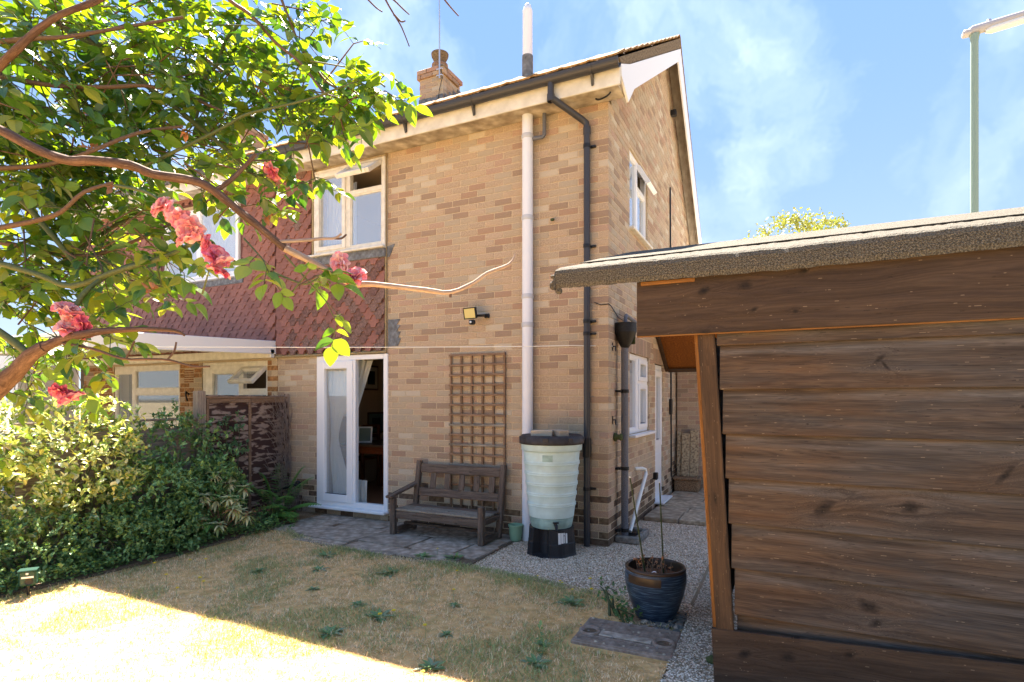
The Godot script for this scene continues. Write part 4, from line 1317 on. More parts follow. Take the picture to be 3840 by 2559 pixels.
func build_neighbour() -> void:
	var nb := thing("brick_house", "attached neighbouring house on the left with a white patio canopy and red brown tile hanging", "house", Vector3(-7.0, 0, 0))
	var cand := []
	var w1 := Rect2(-6.42, 1.0, 1.42, 1.10)
	var w2 := Rect2(-8.70, 0.92, 1.75, 1.18)
	var wu := Rect2(-7.25, 3.36, 1.71, 1.10)
	var b := mb(M.mortar)
	core(b, REAR, -9.6, -4.802, 0.0, 4.66, 0.25, [w1, w2, wu])
	var wall := obj("rear_wall", b, nb)
	lay(cand, wall, REAR, -9.6, -4.802, 0.0, 2.12, [w1, w2, Rect2(-6.83, 1.80, 0.22, 0.22)], 0, 1)
	var ab := mb(M.brick_old1)
	for k in 6: ab.box(Vector3(-6.825, 1.805 + k * 0.035, -0.02), Vector3(-6.615, 1.828 + k * 0.035, 0.006), 0.003)
	obj("air_brick", ab, nb)
	var lm := mb(M.black)
	lm.tube([Vector3(-6.72, 1.62, 0.0), Vector3(-6.70, 1.66, 0.06), Vector3(-6.66, 1.60, 0.09), Vector3(-6.68, 1.52, 0.05)], [0.014], 6)
	obj("wall_hook", lm, nb)
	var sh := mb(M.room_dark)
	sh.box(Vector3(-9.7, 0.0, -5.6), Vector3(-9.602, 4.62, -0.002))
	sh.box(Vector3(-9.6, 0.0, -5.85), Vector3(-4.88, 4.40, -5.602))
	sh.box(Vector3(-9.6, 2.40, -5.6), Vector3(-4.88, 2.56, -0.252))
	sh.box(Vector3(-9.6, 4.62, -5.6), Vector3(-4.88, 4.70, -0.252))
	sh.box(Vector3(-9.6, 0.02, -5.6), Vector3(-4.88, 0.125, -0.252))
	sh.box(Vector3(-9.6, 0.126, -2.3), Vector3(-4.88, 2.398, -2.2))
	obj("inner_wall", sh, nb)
	roof_slope(nb, -9.7, -4.8)
	eaves(nb, -9.7, -4.802, [-5.1, -6.0, -6.9, -7.8, -8.7])
	var ch := chimney(nb, -8.35, -7.75, -2.35, -1.8, 6.1, 6.85, cand, 0)
	for x in [-8.2, -7.92]:
		var pot := mb(M.terracotta)
		pot.lathe([[0.12, 0.0], [0.10, 0.2], [0.12, 0.22], [0.12, 0.28], [0.08, 0.28]], 16, Transform3D(Basis.IDENTITY, Vector3(x, 6.86, -2.08)))
		obj("chimney_pot", pot, ch)
	set_pieces(cand, nb, "brick", "brickwork", func(l): return brick_shape(l))
	hang_tiles(nb, -9.6, -4.802, 2.155, 4.64, [Rect2(-7.29, 3.24, 1.77, 1.3)])
	window(nb, Transform3D(Basis.IDENTITY, Vector3(-6.42, 1.0, 0.0)), 1.42, 1.10, [[0.22, 0.06, 0.80, 0.94, 0, 0], [0.90, 0.06, 1.37, 0.62, 0, 0], [0.90, 0.70, 1.37, 1.0, 2, 48.0]], "cream", "glass_mid", 0.02)
	window(nb, Transform3D(Basis.IDENTITY, Vector3(-8.70, 0.92, 0.0)), 1.75, 1.18, [[0.07, 0.06, 0.48, 1.06, 0, 0], [0.58, 0.06, 1.70, 0.70, 0, 0], [0.58, 0.80, 1.70, 1.10, 0, 0]], "cream", "glass_mid", 0.02)
	var un := window(nb, Transform3D(Basis.IDENTITY, Vector3(-7.25, 3.36, 0.05)), 1.71, 1.10, [[0.06, 0.06, 0.78, 1.04, 0, 0], [0.86, 0.06, 1.65, 1.04, 0, 0]], "white", "glass_sky", 0.0)
	var us := mb(M.white)
	us.box(Vector3(-7.30, 3.335, 0.0), Vector3(-5.5, 3.365, 0.11), 0.006)
	obj("sill", us, un)
	var ap := mb(M.lead)
	ap.box(Vector3(-7.30, 3.24, 0.004), Vector3(-5.44, 3.333, 0.06), 0.006)
	obj("lead_apron", ap, nb)
	var bl := thing("curtain", "white blind behind the neighbouring house's upstairs window", "curtain", Vector3(-6.4, 3.4, -0.15))
	var bb := mb(M.net)
	drape(bb, Vector3(-7.2, 4.44, -0.15), Vector3(-5.58, 4.44, -0.15), 3.4, 12.0, 0.012, -1.0)
	obj("cloth", bb, bl)
	# ---- canopy: sloping ribbed sheet on white beams
	var cp := thing("patio_canopy", "white lean-to patio canopy of ribbed sheet on the neighbouring house wall", "canopy", Vector3(-7.1, 2.1, 1.1))
	var slope := Transform3D(Basis(Vector3.RIGHT, 0.042), Vector3(0, 2.335, 0))
	var sheet := mb(M.white_board)
	sheet.box(Vector3(-9.5, -0.03, 0.05), Vector3(-4.86, -0.02, 2.35), 0.0, slope)
	obj("roof_sheet", sheet, cp)
	var x := -9.4
	while x < -4.9:
		var rb := mb(M.white_board)
		rb.box(Vector3(x, -0.055, 0.06), Vector3(x + 0.02, -0.0305, 2.34), 0.003, slope)
		obj("rib", rb, cp)
		x += 0.2
	var fs := mb(M.white)
	fs.box(Vector3(-4.86, -0.155, 0.02), Vector3(-4.80, 0.03, 2.42), 0.006, slope)
	obj("side_beam", fs, cp)
	var ff := mb(M.white)
	ff.box(Vector3(-9.5, -0.16, 2.36), Vector3(-4.862, 0.02, 2.43), 0.006, slope)
	obj("front_beam", ff, cp)
	var wbm := mb(M.cream)
	wbm.box(Vector3(-9.5, 2.125, 0.046), Vector3(-4.80, 2.245, 0.115), 0.006)
	obj("wall_beam", wbm, cp)
	for px in [-9.4, -7.2]:
		var pp := mb(M.white)
		pp.box(Vector3(px, 0.0, 2.30), Vector3(px + 0.06, 2.08, 2.355), 0.006)
		obj("post", pp, cp)
	# ---- white conservatory further left
	var cs := thing("conservatory", "white framed conservatory at the far left behind the rose", "conservatory", Vector3(-11.5, 0, 0.4))
	var cw := mb(M.white)
	core(cw, Transform3D(Basis.IDENTITY, Vector3(0, 0, 0.9)), -14.0, -9.75, 0.0, 2.5, 0.1, [Rect2(-10.55, 0.9, 0.62, 0.95), Rect2(-11.6, 0.9, 0.9, 0.95)])
	cw.box(Vector3(-9.85, 0.0, 0.0), Vector3(-9.752, 2.5, 0.79))
	cw.box(Vector3(-14.0, 2.5, -0.2), Vector3(-9.7, 2.6, 0.95))
	obj("wall", cw, cs)
	window(cs, Transform3D(Basis.IDENTITY, Vector3(-10.55, 0.9, 0.9)), 0.62, 0.95, [[0.05, 0.05, 0.57, 0.9, 0, 0]], "white", "glass_mid", 0.02)
	window(cs, Transform3D(Basis.IDENTITY, Vector3(-11.6, 0.9, 0.9)), 0.9, 0.95, [[0.05, 0.05, 0.85, 0.9, 0, 0]], "white", "glass_mid", 0.02)

# ------------------------------------------------------------------ plants
# one leaf from the origin along +y, face towards +z
func leaf_shape(m: Material, w: float, fold: float, curl: float, n := 4, tip := 1.0) -> ArrayMesh:
	var b := mb(m)
	var mid := []
	var l := []
	var r := []
	for i in n + 1:
		var t := float(i) / n
		var wd := w * pow(sin(PI * pow(t, 0.75)), 0.8) if i > 0 and i < n else 0.0
		var z := -curl * t * t
		mid.append(Vector3(0, t * tip, z))
		l.append(Vector3(-wd, t * tip, z + fold * wd))
		r.append(Vector3(wd, t * tip, z + fold * wd))
	for i in n:
		for s in [[l, mid], [mid, r]]:
			var a: Vector3 = s[0][i]
			var c: Vector3 = s[1][i]
			var d: Vector3 = s[1][i + 1]
			var e: Vector3 = s[0][i + 1]
			if i == 0: b.flat(mid[0], d, e)
			elif i == n - 1: b.flat(a, c, mid[n])
			else: b.quad(a, c, d, e)
	return b.done()

func frame_to(dir: Vector3, face: Vector3, s: float) -> Basis:
	var y := dir.normalized()
	var z := (face - y * face.dot(y))
	if z.length() < 1e-3: z = Vector3(y.y, -y.x, 0.1)
	z = z.normalized()
	return Basis(y.cross(z), y, z) * s

func rand_dir() -> Vector3:
	var v := Vector3(rng.randfn(), rng.randfn(), rng.randfn())
	return v.normalized() if v.length() > 1e-4 else Vector3.UP

func scatter(called: String, parent: Node3D, mesh: Mesh, xfs: Array, cols: PackedColorArray) -> MultiMeshInstance3D:
	var mm := MultiMesh.new()
	mm.transform_format = MultiMesh.TRANSFORM_3D
	mm.use_colors = not cols.is_empty()
	mm.mesh = mesh
	mm.instance_count = xfs.size()
	for i in xfs.size():
		mm.set_instance_transform(i, xfs[i])
		if not cols.is_empty(): mm.set_instance_color(i, cols[i])
	var o := MultiMeshInstance3D.new()
	o.multimesh = mm
	if parent == null:
		o.name = numbered(called)
		add_child(o, true)
	else:
		o.name = called
		parent.add_child(o, true)
		o.transform = world_of(parent).affine_inverse()
	o.set_meta("kind", "stuff")
	return o

func tint(c: Array, spread := 0.2) -> Color:
	var k := rr(1.0 - spread, 1.0 + spread)
	return Color(c[0] * k * rr(0.92, 1.08), c[1] * k, c[2] * k)

# a shrub: stems from the base and leaf sprays through an uneven shell; blobs are [centre, radii]
func shrub(called: String, label: String, category: String, base: Vector3, blobs: Array, count: int, size: float, width: float, palette: Callable, stems := 10, hollow := 0.62, mesh: ArrayMesh = null) -> Node3D:
	var root := thing(called, label, category, base)
	var n := FastNoiseLite.new()
	n.frequency = 1.3
	n.seed = rng.randi() % 1000
	n.fractal_octaves = 3
	var sm := mb(M.stem)
	for i in stems:
		var bl = blobs[rng.randi() % blobs.size()]
		var d := rand_dir()
		d.y = absf(d.y)
		var tip: Vector3 = bl[0] + Vector3(d.x * bl[1].x, d.y * bl[1].y, d.z * bl[1].z) * rr(0.5, 0.85)
		var st := Vector3(lerpf(base.x, bl[0].x, 0.75) + rr(-0.12, 0.12), 0.0, lerpf(base.z, bl[0].z, 0.75) + rr(-0.12, 0.12))
		var mid := st.lerp(tip, 0.5) + Vector3(rr(-0.08, 0.08), rr(0.0, 0.12), rr(-0.08, 0.08))
		sm.tube([st, st.lerp(mid, 0.5) + Vector3(rr(-0.02, 0.02), 0, rr(-0.02, 0.02)), mid, tip], [0.012, 0.010, 0.007, 0.003], 5, false)
	obj("stem", sm, root)
	var leaf := mesh if mesh != null else leaf_shape(M.foliage, width, 0.35, 0.12, 4)
	var xfs := []
	var cols := PackedColorArray()
	var tries := 0
	while xfs.size() < count and tries < count * 4:
		tries += 1
		var bl = blobs[rng.randi() % blobs.size()]
		var d := rand_dir()
		var k := pow(rr(hollow * hollow * hollow, 1.0), 0.3333)
		var q := n.get_noise_3dv(bl[0] + d * 0.6)
		k *= 1.0 + 0.38 * q
		var p: Vector3 = bl[0] + Vector3(d.x * bl[1].x, d.y * bl[1].y, d.z * bl[1].z) * k
		if p.y < 0.02: continue
		# a spray of leaves round a shoot
		var out := (d + Vector3(0, 0.5, 0) + rand_dir() * 0.7).normalized()
		var m := 3 + rng.randi() % 4
		for j in m:
			var side := rand_dir()
			var dir := (out * 0.55 + side * 0.9 + Vector3(0, 0.08, 0)).normalized()
			var at := p + out * (j * size * 0.22)
			var face := (Vector3(0, 0.9, 0) + out * 0.5 + rand_dir() * 0.55).normalized()
			xfs.append(Transform3D(frame_to(dir, face, size * rr(0.65, 1.2)), at))
			cols.append(palette.call(p, k))
	scatter("foliage", root, leaf, xfs, cols)
	return root

func flower_head(called: String, parent: Node3D, at: Vector3, face: Vector3, r: float, mats: Array) -> void:
	var b := mb()
	var f := Basis(frame_to(face, Vector3(0.3, 0.2, 1), 1.0))
	for ring in 4:
		var np: int = [7, 6, 5, 4][ring]
		var open: float = [1.25, 0.95, 0.62, 0.25][ring]
		var len: float = r * [1.05, 0.95, 0.8, 0.6][ring]
		for k in np:
			var a: float = TAU * k / np + ring * 0.5 + rr(-0.15, 0.15)
			b.use(mats[rng.randi() % mats.size()])
			var out := f * Vector3(cos(a), 0, sin(a))
			var dir := (out * sin(open) + f.y * cos(open)).normalized()
			var nrm := (f.y * sin(open) - out * cos(open)).normalized()
			var sd := dir.cross(nrm)
			var pts := []
			for i in 5:
				var t := i / 4.0
				var w: float = len * 0.52 * pow(sin(PI * (0.12 + 0.80 * t)), 0.6)
				var row := []
				for j in 4:
					var s := j / 3.0 * 2.0 - 1.0
					row.append(at + dir * (t * len) + sd * (s * w) + nrm * (len * (0.25 * s * s - 0.35 * t * t * rr(0.8, 1.2)) + rr(-0.05, 0.05) * len))
				pts.append(row)
			for i in 4:
				for j in 3:
					b.quad(pts[i][j], pts[i][j + 1], pts[i + 1][j + 1], pts[i + 1][j])
	obj(called, b, parent)

func V(a: Array) -> Vector3:
	return Vector3(a[0], a[1], a[2])

func smooth_path(p: Array) -> Array:
	var c := []
	for i in p.size() - 1:
		var a: Vector3 = p[maxi(i - 1, 0)]
		var b: Vector3 = p[i]
		var d: Vector3 = p[i + 1]
		var e: Vector3 = p[mini(i + 2, p.size() - 1)]
		for k in 3: c.append(b.cubic_interpolate(d, a, e, k / 3.0))
	c.append(p[-1])
	return c

func rose_cane(root: Node3D, called: String, pts: Array, r0: float, r1: float, key: String) -> Array:
	var p := []
	for q in pts: p.append(V(q))
	var c := smooth_path(p)
	var r := []
	for i in c.size(): r.append(lerpf(r0, r1, float(i) / (c.size() - 1)) * rr(0.93, 1.07))
	var b := mb(M[key])
	b.tube(c, r, 8)
	obj(called, b, root)
	return c

func build_rose() -> void:
	rng.seed = 4242
	var root := thing("climbing_rose", "climbing rose with pink blooms reaching in from the upper left, close to the viewer", "rose bush", Vector3(-0.75, 0.0, 5.1))
	var paths := []
	var A := [[0.084, 2.137, 5.155], [0.150, 2.110, 5.123], [0.224, 2.067, 5.088], [0.282, 2.045, 5.059], [0.326, 2.045, 5.038], [0.379, 2.043, 4.991], [0.413, 2.028, 4.963], [0.470, 2.022, 4.913], [0.499, 2.008, 4.888], [0.534, 1.968, 4.849], [0.565, 1.932, 4.812], [0.599, 1.891, 4.773]]
	var A2 := [[0.599, 1.891, 4.773], [0.649, 1.856, 4.704], [0.697, 1.821, 4.659], [0.734, 1.823, 4.619], [0.824, 1.818, 4.520], [0.868, 1.816, 4.476], [0.913, 1.845, 4.432], [0.941, 1.873, 4.408], [0.984, 1.901, 4.364], [0.995, 1.930, 4.348]]
	rose_cane(root, "branch", [[-0.7, 0.0, 5.05], [-0.62, 0.7, 5.08], [-0.45, 1.5, 5.12], [-0.15, 1.95, 5.16], [0.084, 2.137, 5.155]], 0.03, 0.011, "bark")
	rose_cane(root, "branch", A, 0.0105, 0.0085, "bark")
	rose_cane(root, "branch", A2, 0.0085, 0.0036, "bark_light")
	rose_cane(root, "branch", [[0.591, 1.903, 4.786], [0.634, 1.912, 4.745], [0.656, 1.922, 4.712], [0.677, 1.926, 4.691], [0.690, 1.937, 4.684]], 0.0042, 0.0026, "bark_light")
	rose_cane(root, "branch", [[0.675, 1.925, 4.692], [0.688, 1.926, 4.682], [0.699, 1.936, 4.676]], 0.0026, 0.002, "bark")
	rose_cane(root, "branch", [[0.505, 2.004, 4.882], [0.522, 2.03, 4.86], [0.536, 2.06, 4.84], [0.56, 2.10, 4.82]], 0.006, 0.004, "bark")
	rose_cane(root, "branch", [[0.868, 1.816, 4.476], [0.868, 1.803, 4.475]], 0.004, 0.003, "bark")
	rose_cane(root, "trunk", [[-0.75, 0.0, 5.12], [-0.68, 0.6, 5.12], [-0.496, 1.153, 5.102], [-0.284, 1.434, 5.055], [-0.100, 1.571, 5.022], [-0.042, 1.603, 5.016], [0.028, 1.642, 5.016], [0.084, 1.662, 5.011]], 0.035, 0.014, "bark")
	paths.append(rose_cane(root, "branch", [[0.084, 1.662, 5.011], [0.138, 1.680, 4.996], [0.203, 1.688, 4.987], [0.247, 1.695, 4.965], [0.323, 1.699, 4.929], [0.367, 1.698, 4.885], [0.380, 1.687, 4.868]], 0.012, 0.0025, "bark"))
	paths.append(rose_cane(root, "cane", [[0.129, 1.678, 5.000], [0.127, 1.709, 4.990], [0.127, 1.763, 4.968], [0.136, 1.798, 4.952], [0.139, 1.847, 4.906], [0.170, 1.875, 4.869], [0.209, 1.902, 4.817], [0.251, 1.895, 4.786]], 0.0068, 0.0045, "cane_green"))
	rose_cane(root, "branch", [[-0.083, 1.766, 5.125], [-0.025, 1.696, 5.052], [0.028, 1.642, 5.016]], 0.010, 0.009, "cane_green")
	rose_cane(root, "twig", [[0.120, 1.670, 5.001], [0.237, 1.652, 4.992], [0.321, 1.628, 4.974], [0.383, 1.626, 4.955], [0.424, 1.624, 4.935], [0.470, 1.610, 4.913], [0.506, 1.610, 4.896]], 0.0034, 0.0022, "bark")
	rose_cane(root, "twig", [[0.330, 1.627, 4.972], [0.342, 1.645, 4.97], [0.350, 1.667, 4.965]], 0.0022, 0.002, "bark")
	rose_cane(root, "twig", [[0.420, 1.624, 4.937], [0.434, 1.643, 4.93], [0.437, 1.664, 4.927]], 0.0022, 0.002, "bark")
	paths.append(rose_cane(root, "cane", [[-0.60, 1.9, 5.1], [-0.094, 2.254, 5.074], [-0.013, 2.324, 5.057], [0.057, 2.341, 5.057], [0.101, 2.387, 5.036], [0.152, 2.425, 5.011], [0.200, 2.468, 4.966], [0.244, 2.535, 4.911]], 0.010, 0.006, "bark"))
	paths.append(rose_cane(root, "cane", [[-0.7, 2.3, 5.05], [-0.288, 2.484, 5.002], [-0.225, 2.489, 4.971], [-0.134, 2.498, 4.927], [-0.064, 2.502, 4.893], [0.035, 2.563, 4.790], [0.116, 2.621, 4.695]], 0.008, 0.004, "cane_brown"))
	paths.append(rose_cane(root, "cane", [[-0.7, 2.75, 4.95], [-0.429, 2.820, 4.848], [-0.368, 2.741, 4.818], [-0.293, 2.649, 4.782], [-0.164, 2.580, 4.720], [-0.077, 2.483, 4.678], [-0.002, 2.419, 4.642], [0.064, 2.358, 4.610], [0.126, 2.303, 4.579], [0.172, 2.257, 4.557], [0.209, 2.211, 4.539]], 0.012, 0.005, "cane_green"))
	paths.append(rose_cane(root, "cane", [[-0.8, 2.4, 5.05], [-0.417, 2.460, 4.953], [-0.351, 2.453, 4.921], [-0.214, 2.427, 4.855], [-0.077, 2.423, 4.789], [0.000, 2.438, 4.729], [0.070, 2.428, 4.662], [0.138, 2.400, 4.574]], 0.008, 0.004, "cane_brown"))
	paths.append(rose_cane(root, "cane", [[-0.9, 2.4, 4.95], [-0.676, 2.465, 4.856], [-0.601, 2.451, 4.820], [-0.470, 2.412, 4.756], [-0.355, 2.432, 4.701], [-0.227, 2.455, 4.639], [-0.150, 2.562, 4.546], [-0.106, 2.663, 4.470]], 0.008, 0.004, "cane_green"))
	paths.append(rose_cane(root, "cane", [[-0.7, 2.05, 5.1], [-0.288, 2.148, 5.002], [-0.225, 2.152, 4.971], [-0.116, 2.160, 4.919], [-0.020, 2.192, 4.872], [0.052, 2.269, 4.782], [0.116, 2.312, 4.695]], 0.008, 0.004, "cane_brown"))
	paths.append(rose_cane(root, "cane", [[0.1, 2.95, 4.6], [0.268, 2.820, 4.511], [0.288, 2.741, 4.501], [0.313, 2.672, 4.489], [0.338, 2.603, 4.477], [0.397, 2.510, 4.449], [0.425, 2.483, 4.435], [0.469, 2.459, 4.414], [0.52, 2.44, 4.39]], 0.005, 0.0025, "cane_brown"))
	paths.append(rose_cane(root, "cane", [[0.0, 2.85, 4.75], [0.183, 2.744, 4.663], [0.235, 2.670, 4.638], [0.290, 2.627, 4.611], [0.353, 2.549, 4.581], [0.412, 2.496, 4.553], [0.462, 2.427, 4.528], [0.509, 2.358, 4.505], [0.527, 2.300, 4.497]], 0.006, 0.0025, "cane_brown"))
	paths.append(rose_cane(root, "cane", [[0.0, 2.2, 4.74], [0.205, 2.300, 4.652], [0.275, 2.344, 4.619], [0.389, 2.360, 4.586], [0.488, 2.366, 4.571], [0.577, 2.379, 4.561], [0.660, 2.391, 4.544], [0.696, 2.368, 4.526]], 0.005, 0.002, "cane_green"))
	paths.append(rose_cane(root, "cane", [[0.099, 2.784, 4.482], [0.080, 2.729, 4.491], [0.045, 2.680, 4.508], [0.023, 2.607, 4.518], [-0.012, 2.568, 4.535], [-0.030, 2.470, 4.544], [-0.042, 2.409, 4.550]], 0.006, 0.004, "cane_green"))
	paths.append(rose_cane(root, "cane", [[-0.7, 2.4, 5.1], [-0.309, 2.183, 5.012], [-0.225, 2.109, 4.971], [-0.164, 2.056, 4.942], [-0.116, 1.993, 4.919], [-0.067, 1.928, 4.895], [-0.027, 1.870, 4.876]], 0.010, 0.006, "cane_green"))
	paths.append(rose_cane(root, "cane", [[-0.5, 1.9, 5.1], [-0.158, 1.956, 5.050], [-0.100, 1.963, 5.022], [-0.014, 1.983, 4.980], [0.037, 2.003, 4.956], [0.086, 2.051, 4.932], [0.131, 2.083, 4.888]], 0.008, 0.004, "cane_brown"))
	paths.append(rose_cane(root, "cane", [[-0.5, 1.85, 5.1], [-0.158, 1.886, 5.050], [-0.100, 1.874, 5.022], [-0.009, 1.844, 4.978], [0.059, 1.818, 4.945], [0.172, 1.847, 4.913], [0.248, 1.861, 4.898], [0.314, 1.877, 4.877], [0.394, 1.904, 4.861]], 0.009, 0.005, "cane_green"))
	paths.append(rose_cane(root, "cane", [[-0.7, 1.95, 5.05], [-0.417, 1.992, 4.953], [-0.351, 1.983, 4.921], [-0.246, 1.959, 4.870], [-0.182, 1.945, 4.839], [-0.095, 1.951, 4.797], [0.016, 1.998, 4.744], [0.116, 2.053, 4.695]], 0.009, 0.004, "cane_brown"))
	rose_cane(root, "cane", [[0.413, 1.916, 4.885], [0.458, 1.886, 4.863], [0.498, 1.865, 4.844], [0.540, 1.840, 4.823], [0.583, 1.832, 4.803], [0.621, 1.816, 4.785], [0.657, 1.802, 4.767], [0.684, 1.816, 4.754]], 0.0036, 0.0018, "cane_green")
	rose_cane(root, "cane", [[0.18, 2.06, 4.91], [0.272, 2.035, 4.898], [0.338, 1.997, 4.888], [0.413, 1.936, 4.885], [0.436, 1.911, 4.874], [0.486, 1.891, 4.872]], 0.004, 0.003, "cane_green")
	for q in [[[0.616, 2.720, 4.454], [0.634, 2.670, 4.445], [0.659, 2.622, 4.433], [0.675, 2.592, 4.425], [0.694, 2.539, 4.416]], [[0.56, 2.8, 4.47], [0.627, 2.695, 4.448], [0.655, 2.670, 4.435], [0.677, 2.646, 4.424], [0.694, 2.629, 4.416]], [[0.5, 2.78, 4.5], [0.560, 2.707, 4.481], [0.590, 2.670, 4.466], [0.610, 2.648, 4.456], [0.625, 2.637, 4.449]], [[0.72, 2.74, 4.4], [0.760, 2.707, 4.384], [0.785, 2.670, 4.372], [0.805, 2.643, 4.362], [0.820, 2.625, 4.355]], [[0.655, 2.629, 4.435], [0.672, 2.61, 4.425], [0.684, 2.612, 4.42]]]:
		rose_cane(root, "twig", q, 0.0032, 0.0016, "bark")
	rose_cane(root, "twig", [[0.35, 3.1, 4.6], [0.5, 2.95, 4.5], [0.616, 2.720, 4.454]], 0.005, 0.0032, "bark")
	paths.append(rose_cane(root, "cane", [[-0.9, 1.75, 5.0], [-0.547, 1.797, 4.905], [-0.476, 1.823, 4.870], [-0.358, 1.902, 4.813], [-0.240, 2.007, 4.756], [-0.174, 2.102, 4.669], [-0.126, 2.160, 4.590]], 0.010, 0.005, "cane_green"))
	paths.append(rose_cane(root, "cane", [[-0.435, 3.031, 4.517], [-0.351, 2.907, 4.477], [-0.254, 2.800, 4.430], [-0.129, 2.692, 4.370], [-0.004, 2.630, 4.309], [0.107, 2.506, 4.256], [0.162, 2.414, 4.229]], 0.008, 0.003, "cane_brown"))
	# leafy shoots: [x, y, z, reach, shoots]
	var tufts := []
	for q in [[-0.405, 2.584, 4.836, 0.27, 40], [-0.326, 2.729, 4.687, 0.27, 34], [-0.126, 2.687, 4.590, 0.24, 26], [0.049, 2.729, 4.506, 0.21, 18], [0.239, 2.696, 4.469, 0.16, 12], [0.191, 2.560, 4.493, 0.18, 14]]: tufts.append(q)
	for q in [[-0.50, 2.42, 4.95, 0.28, 26], [-0.30, 2.30, 4.95, 0.2, 16], [-0.001, 2.493, 4.530, 0.20, 20], [-0.137, 2.466, 4.651, 0.21, 22], [-0.275, 2.426, 4.773, 0.23, 30], [-0.429, 2.308, 4.848, 0.26, 38]]: tufts.append(q)
	for q in [[-0.216, 2.190, 4.745, 0.20, 22], [-0.077, 2.304, 4.622, 0.18, 15], [0.093, 2.330, 4.540, 0.14, 11], [-0.299, 2.044, 4.840, 0.22, 32], [0.0, 1.960, 4.841, 0.14, 13], [0.20, 1.880, 4.858, 0.09, 5], [-0.284, 1.868, 4.889, 0.18, 26]]: tufts.append(q)
	for q in [[0.30, 2.45, 4.50, 0.10, 5], [0.40, 2.42, 4.50, 0.10, 6], [0.56, 2.41, 4.530, 0.10, 7], [0.527, 2.337, 4.497, 0.06, 3], [0.627, 2.370, 4.504, 0.06, 4], [0.394, 1.827, 4.839, 0.04, 1], [0.665, 1.80, 4.755, 0.035, 3], [0.549, 1.886, 4.819, 0.03, 1]]: tufts.append(q)
	for q in [[-0.30, 1.50, 5.0, 0.12, 8], [0.05, 1.697, 4.928, 0.09, 5], [0.20, 2.15, 4.631, 0.09, 5], [0.33, 2.22, 4.541, 0.06, 3], [-0.405, 1.692, 4.836, 0.13, 12], [0.44, 2.28, 4.5, 0.04, 3], [0.40, 2.17, 4.5, 0.03, 2], [0.10, 2.02, 4.80, 0.08, 5]]: tufts.append(q)
	var leaves := []
	for i in 6: leaves.append(leaf_shape(M["leaf%d" % i], [0.31, 0.28, 0.34, 0.30, 0.29, 0.3][i], [0.22, 0.45, 0.1, 0.3, 0.38, 0.3][i], [0.15, 0.38, 0.08, 0.3, 0.22, 0.3][i], 6))
	var cand := []
	var twigs := mb(M.cane_brown)
	var sun := Vector3(-0.17, 0.86, -0.48)
	for q in tufts:
		for s in q[4]:
			var d := rand_dir()
			var start: Vector3 = V(q) + Vector3(d.x, d.y * 0.8, d.z) * q[3] * pow(rng.randf(), 0.5)
			var dir: Vector3 = (Vector3(0.65, rr(-0.35, 0.35), -0.25) + rand_dir() * 0.75).normalized()
			var len: float = rr(0.07, 0.17) * clampf(q[3] / 0.12, 0.45, 1.0)
			var end: Vector3 = start + dir * len + Vector3(0, -len * 0.3, 0)
			var mid: Vector3 = start + dir * len * 0.5
			twigs.use(M.cane_brown if rng.randf() < 0.55 else M.cane_green)
			twigs.tube([start - dir * rr(0.03, 0.10), start, mid, end], [0.0024, 0.002, 0.0016, 0.001], 5, false)
			var m := 2 + rng.randi() % 3
			for j in m:
				var t := float(j + 1) / m
				var p: Vector3 = start.lerp(mid, t * 2.0) if t < 0.5 else mid.lerp(end, t * 2.0 - 1.0)
				# a compound leaf: a stalk with three or five leaflets
				var sd := (dir.cross(Vector3.UP) * (1.0 if j % 2 == 0 else -1.0) + dir * rr(0.2, 0.9) + Vector3(0, rr(-0.5, 0.25), 0) + rand_dir() * 0.3).normalized()
				var face := (Vector3.UP + rand_dir() * 0.65).normalized()
				var sl := rr(0.035, 0.06)
				var e: Vector3 = p + sd * sl + Vector3(0, -0.012, 0)
				twigs.use(M.cane_green).tube([p, p.lerp(e, 0.6) + Vector3(0, 0.003, 0), e], [0.0011, 0.001, 0.0008], 4, false)
				var size := rr(0.036, 0.058)
				var lat := sd.cross(face).normalized()
				var set_ := [[e, sd, 1.0], [p.lerp(e, 0.72), (lat + sd * 0.5), 0.88], [p.lerp(e, 0.72), (-lat + sd * 0.5), 0.88]]
				if rng.randf() < 0.6:
					set_.append([p.lerp(e, 0.32), (lat + sd * 0.35), 0.68])
					set_.append([p.lerp(e, 0.32), (-lat + sd * 0.35), 0.68])
				for l in set_:
					var ld: Vector3 = (l[1] + Vector3(0, rr(-0.55, 0.05), 0) + rand_dir() * 0.18).normalized()
					var k := rng.randf()
					var key := 0 if k < 0.30 else (1 if k < 0.52 else (2 if k < 0.74 else (3 if k < 0.88 else 4)))
					var fc := (face + rand_dir() * 0.35).normalized()
					var t3 := Transform3D(frame_to(ld, fc, size * l[2] * rr(0.85, 1.15)), l[0])
					cand.append([seen_area(t3.origin, (EYE - t3.origin).normalized(), t3.basis.y.length_squared()), t3, key])
	obj("twigs", twigs, root).set_meta("kind", "stuff")
	cand.sort_custom(func(a, b): return a[0] > b[0])
	var rest := mb()
	for i in cand.size():
		var c = cand[i]
		if i < 298:
			var o := obj("leaf", leaves[c[2]], root, true)
			o.transform = world_of(root).affine_inverse() * c[1]
		else:
			rest.use(M["leaf%d" % c[2]]).append(leaves[c[2]], c[1])
	obj("leaves", rest, root).set_meta("kind", "stuff")
	print("rose leaves ", cand.size())
	var blooms := [[0.361, 1.984, 4.910, 0], [0.391, 1.973, 4.907, 0], [0.422, 1.950, 4.903, 0], [0.448, 1.927, 4.901, 0], [0.442, 1.902, 4.904, 0], [0.477, 1.889, 4.876, 1], [0.501, 1.863, 4.876, 1], [0.514, 1.847, 4.869, 0], [0.504, 1.827, 4.875, 1], [0.688, 1.873, 4.685, 2]]
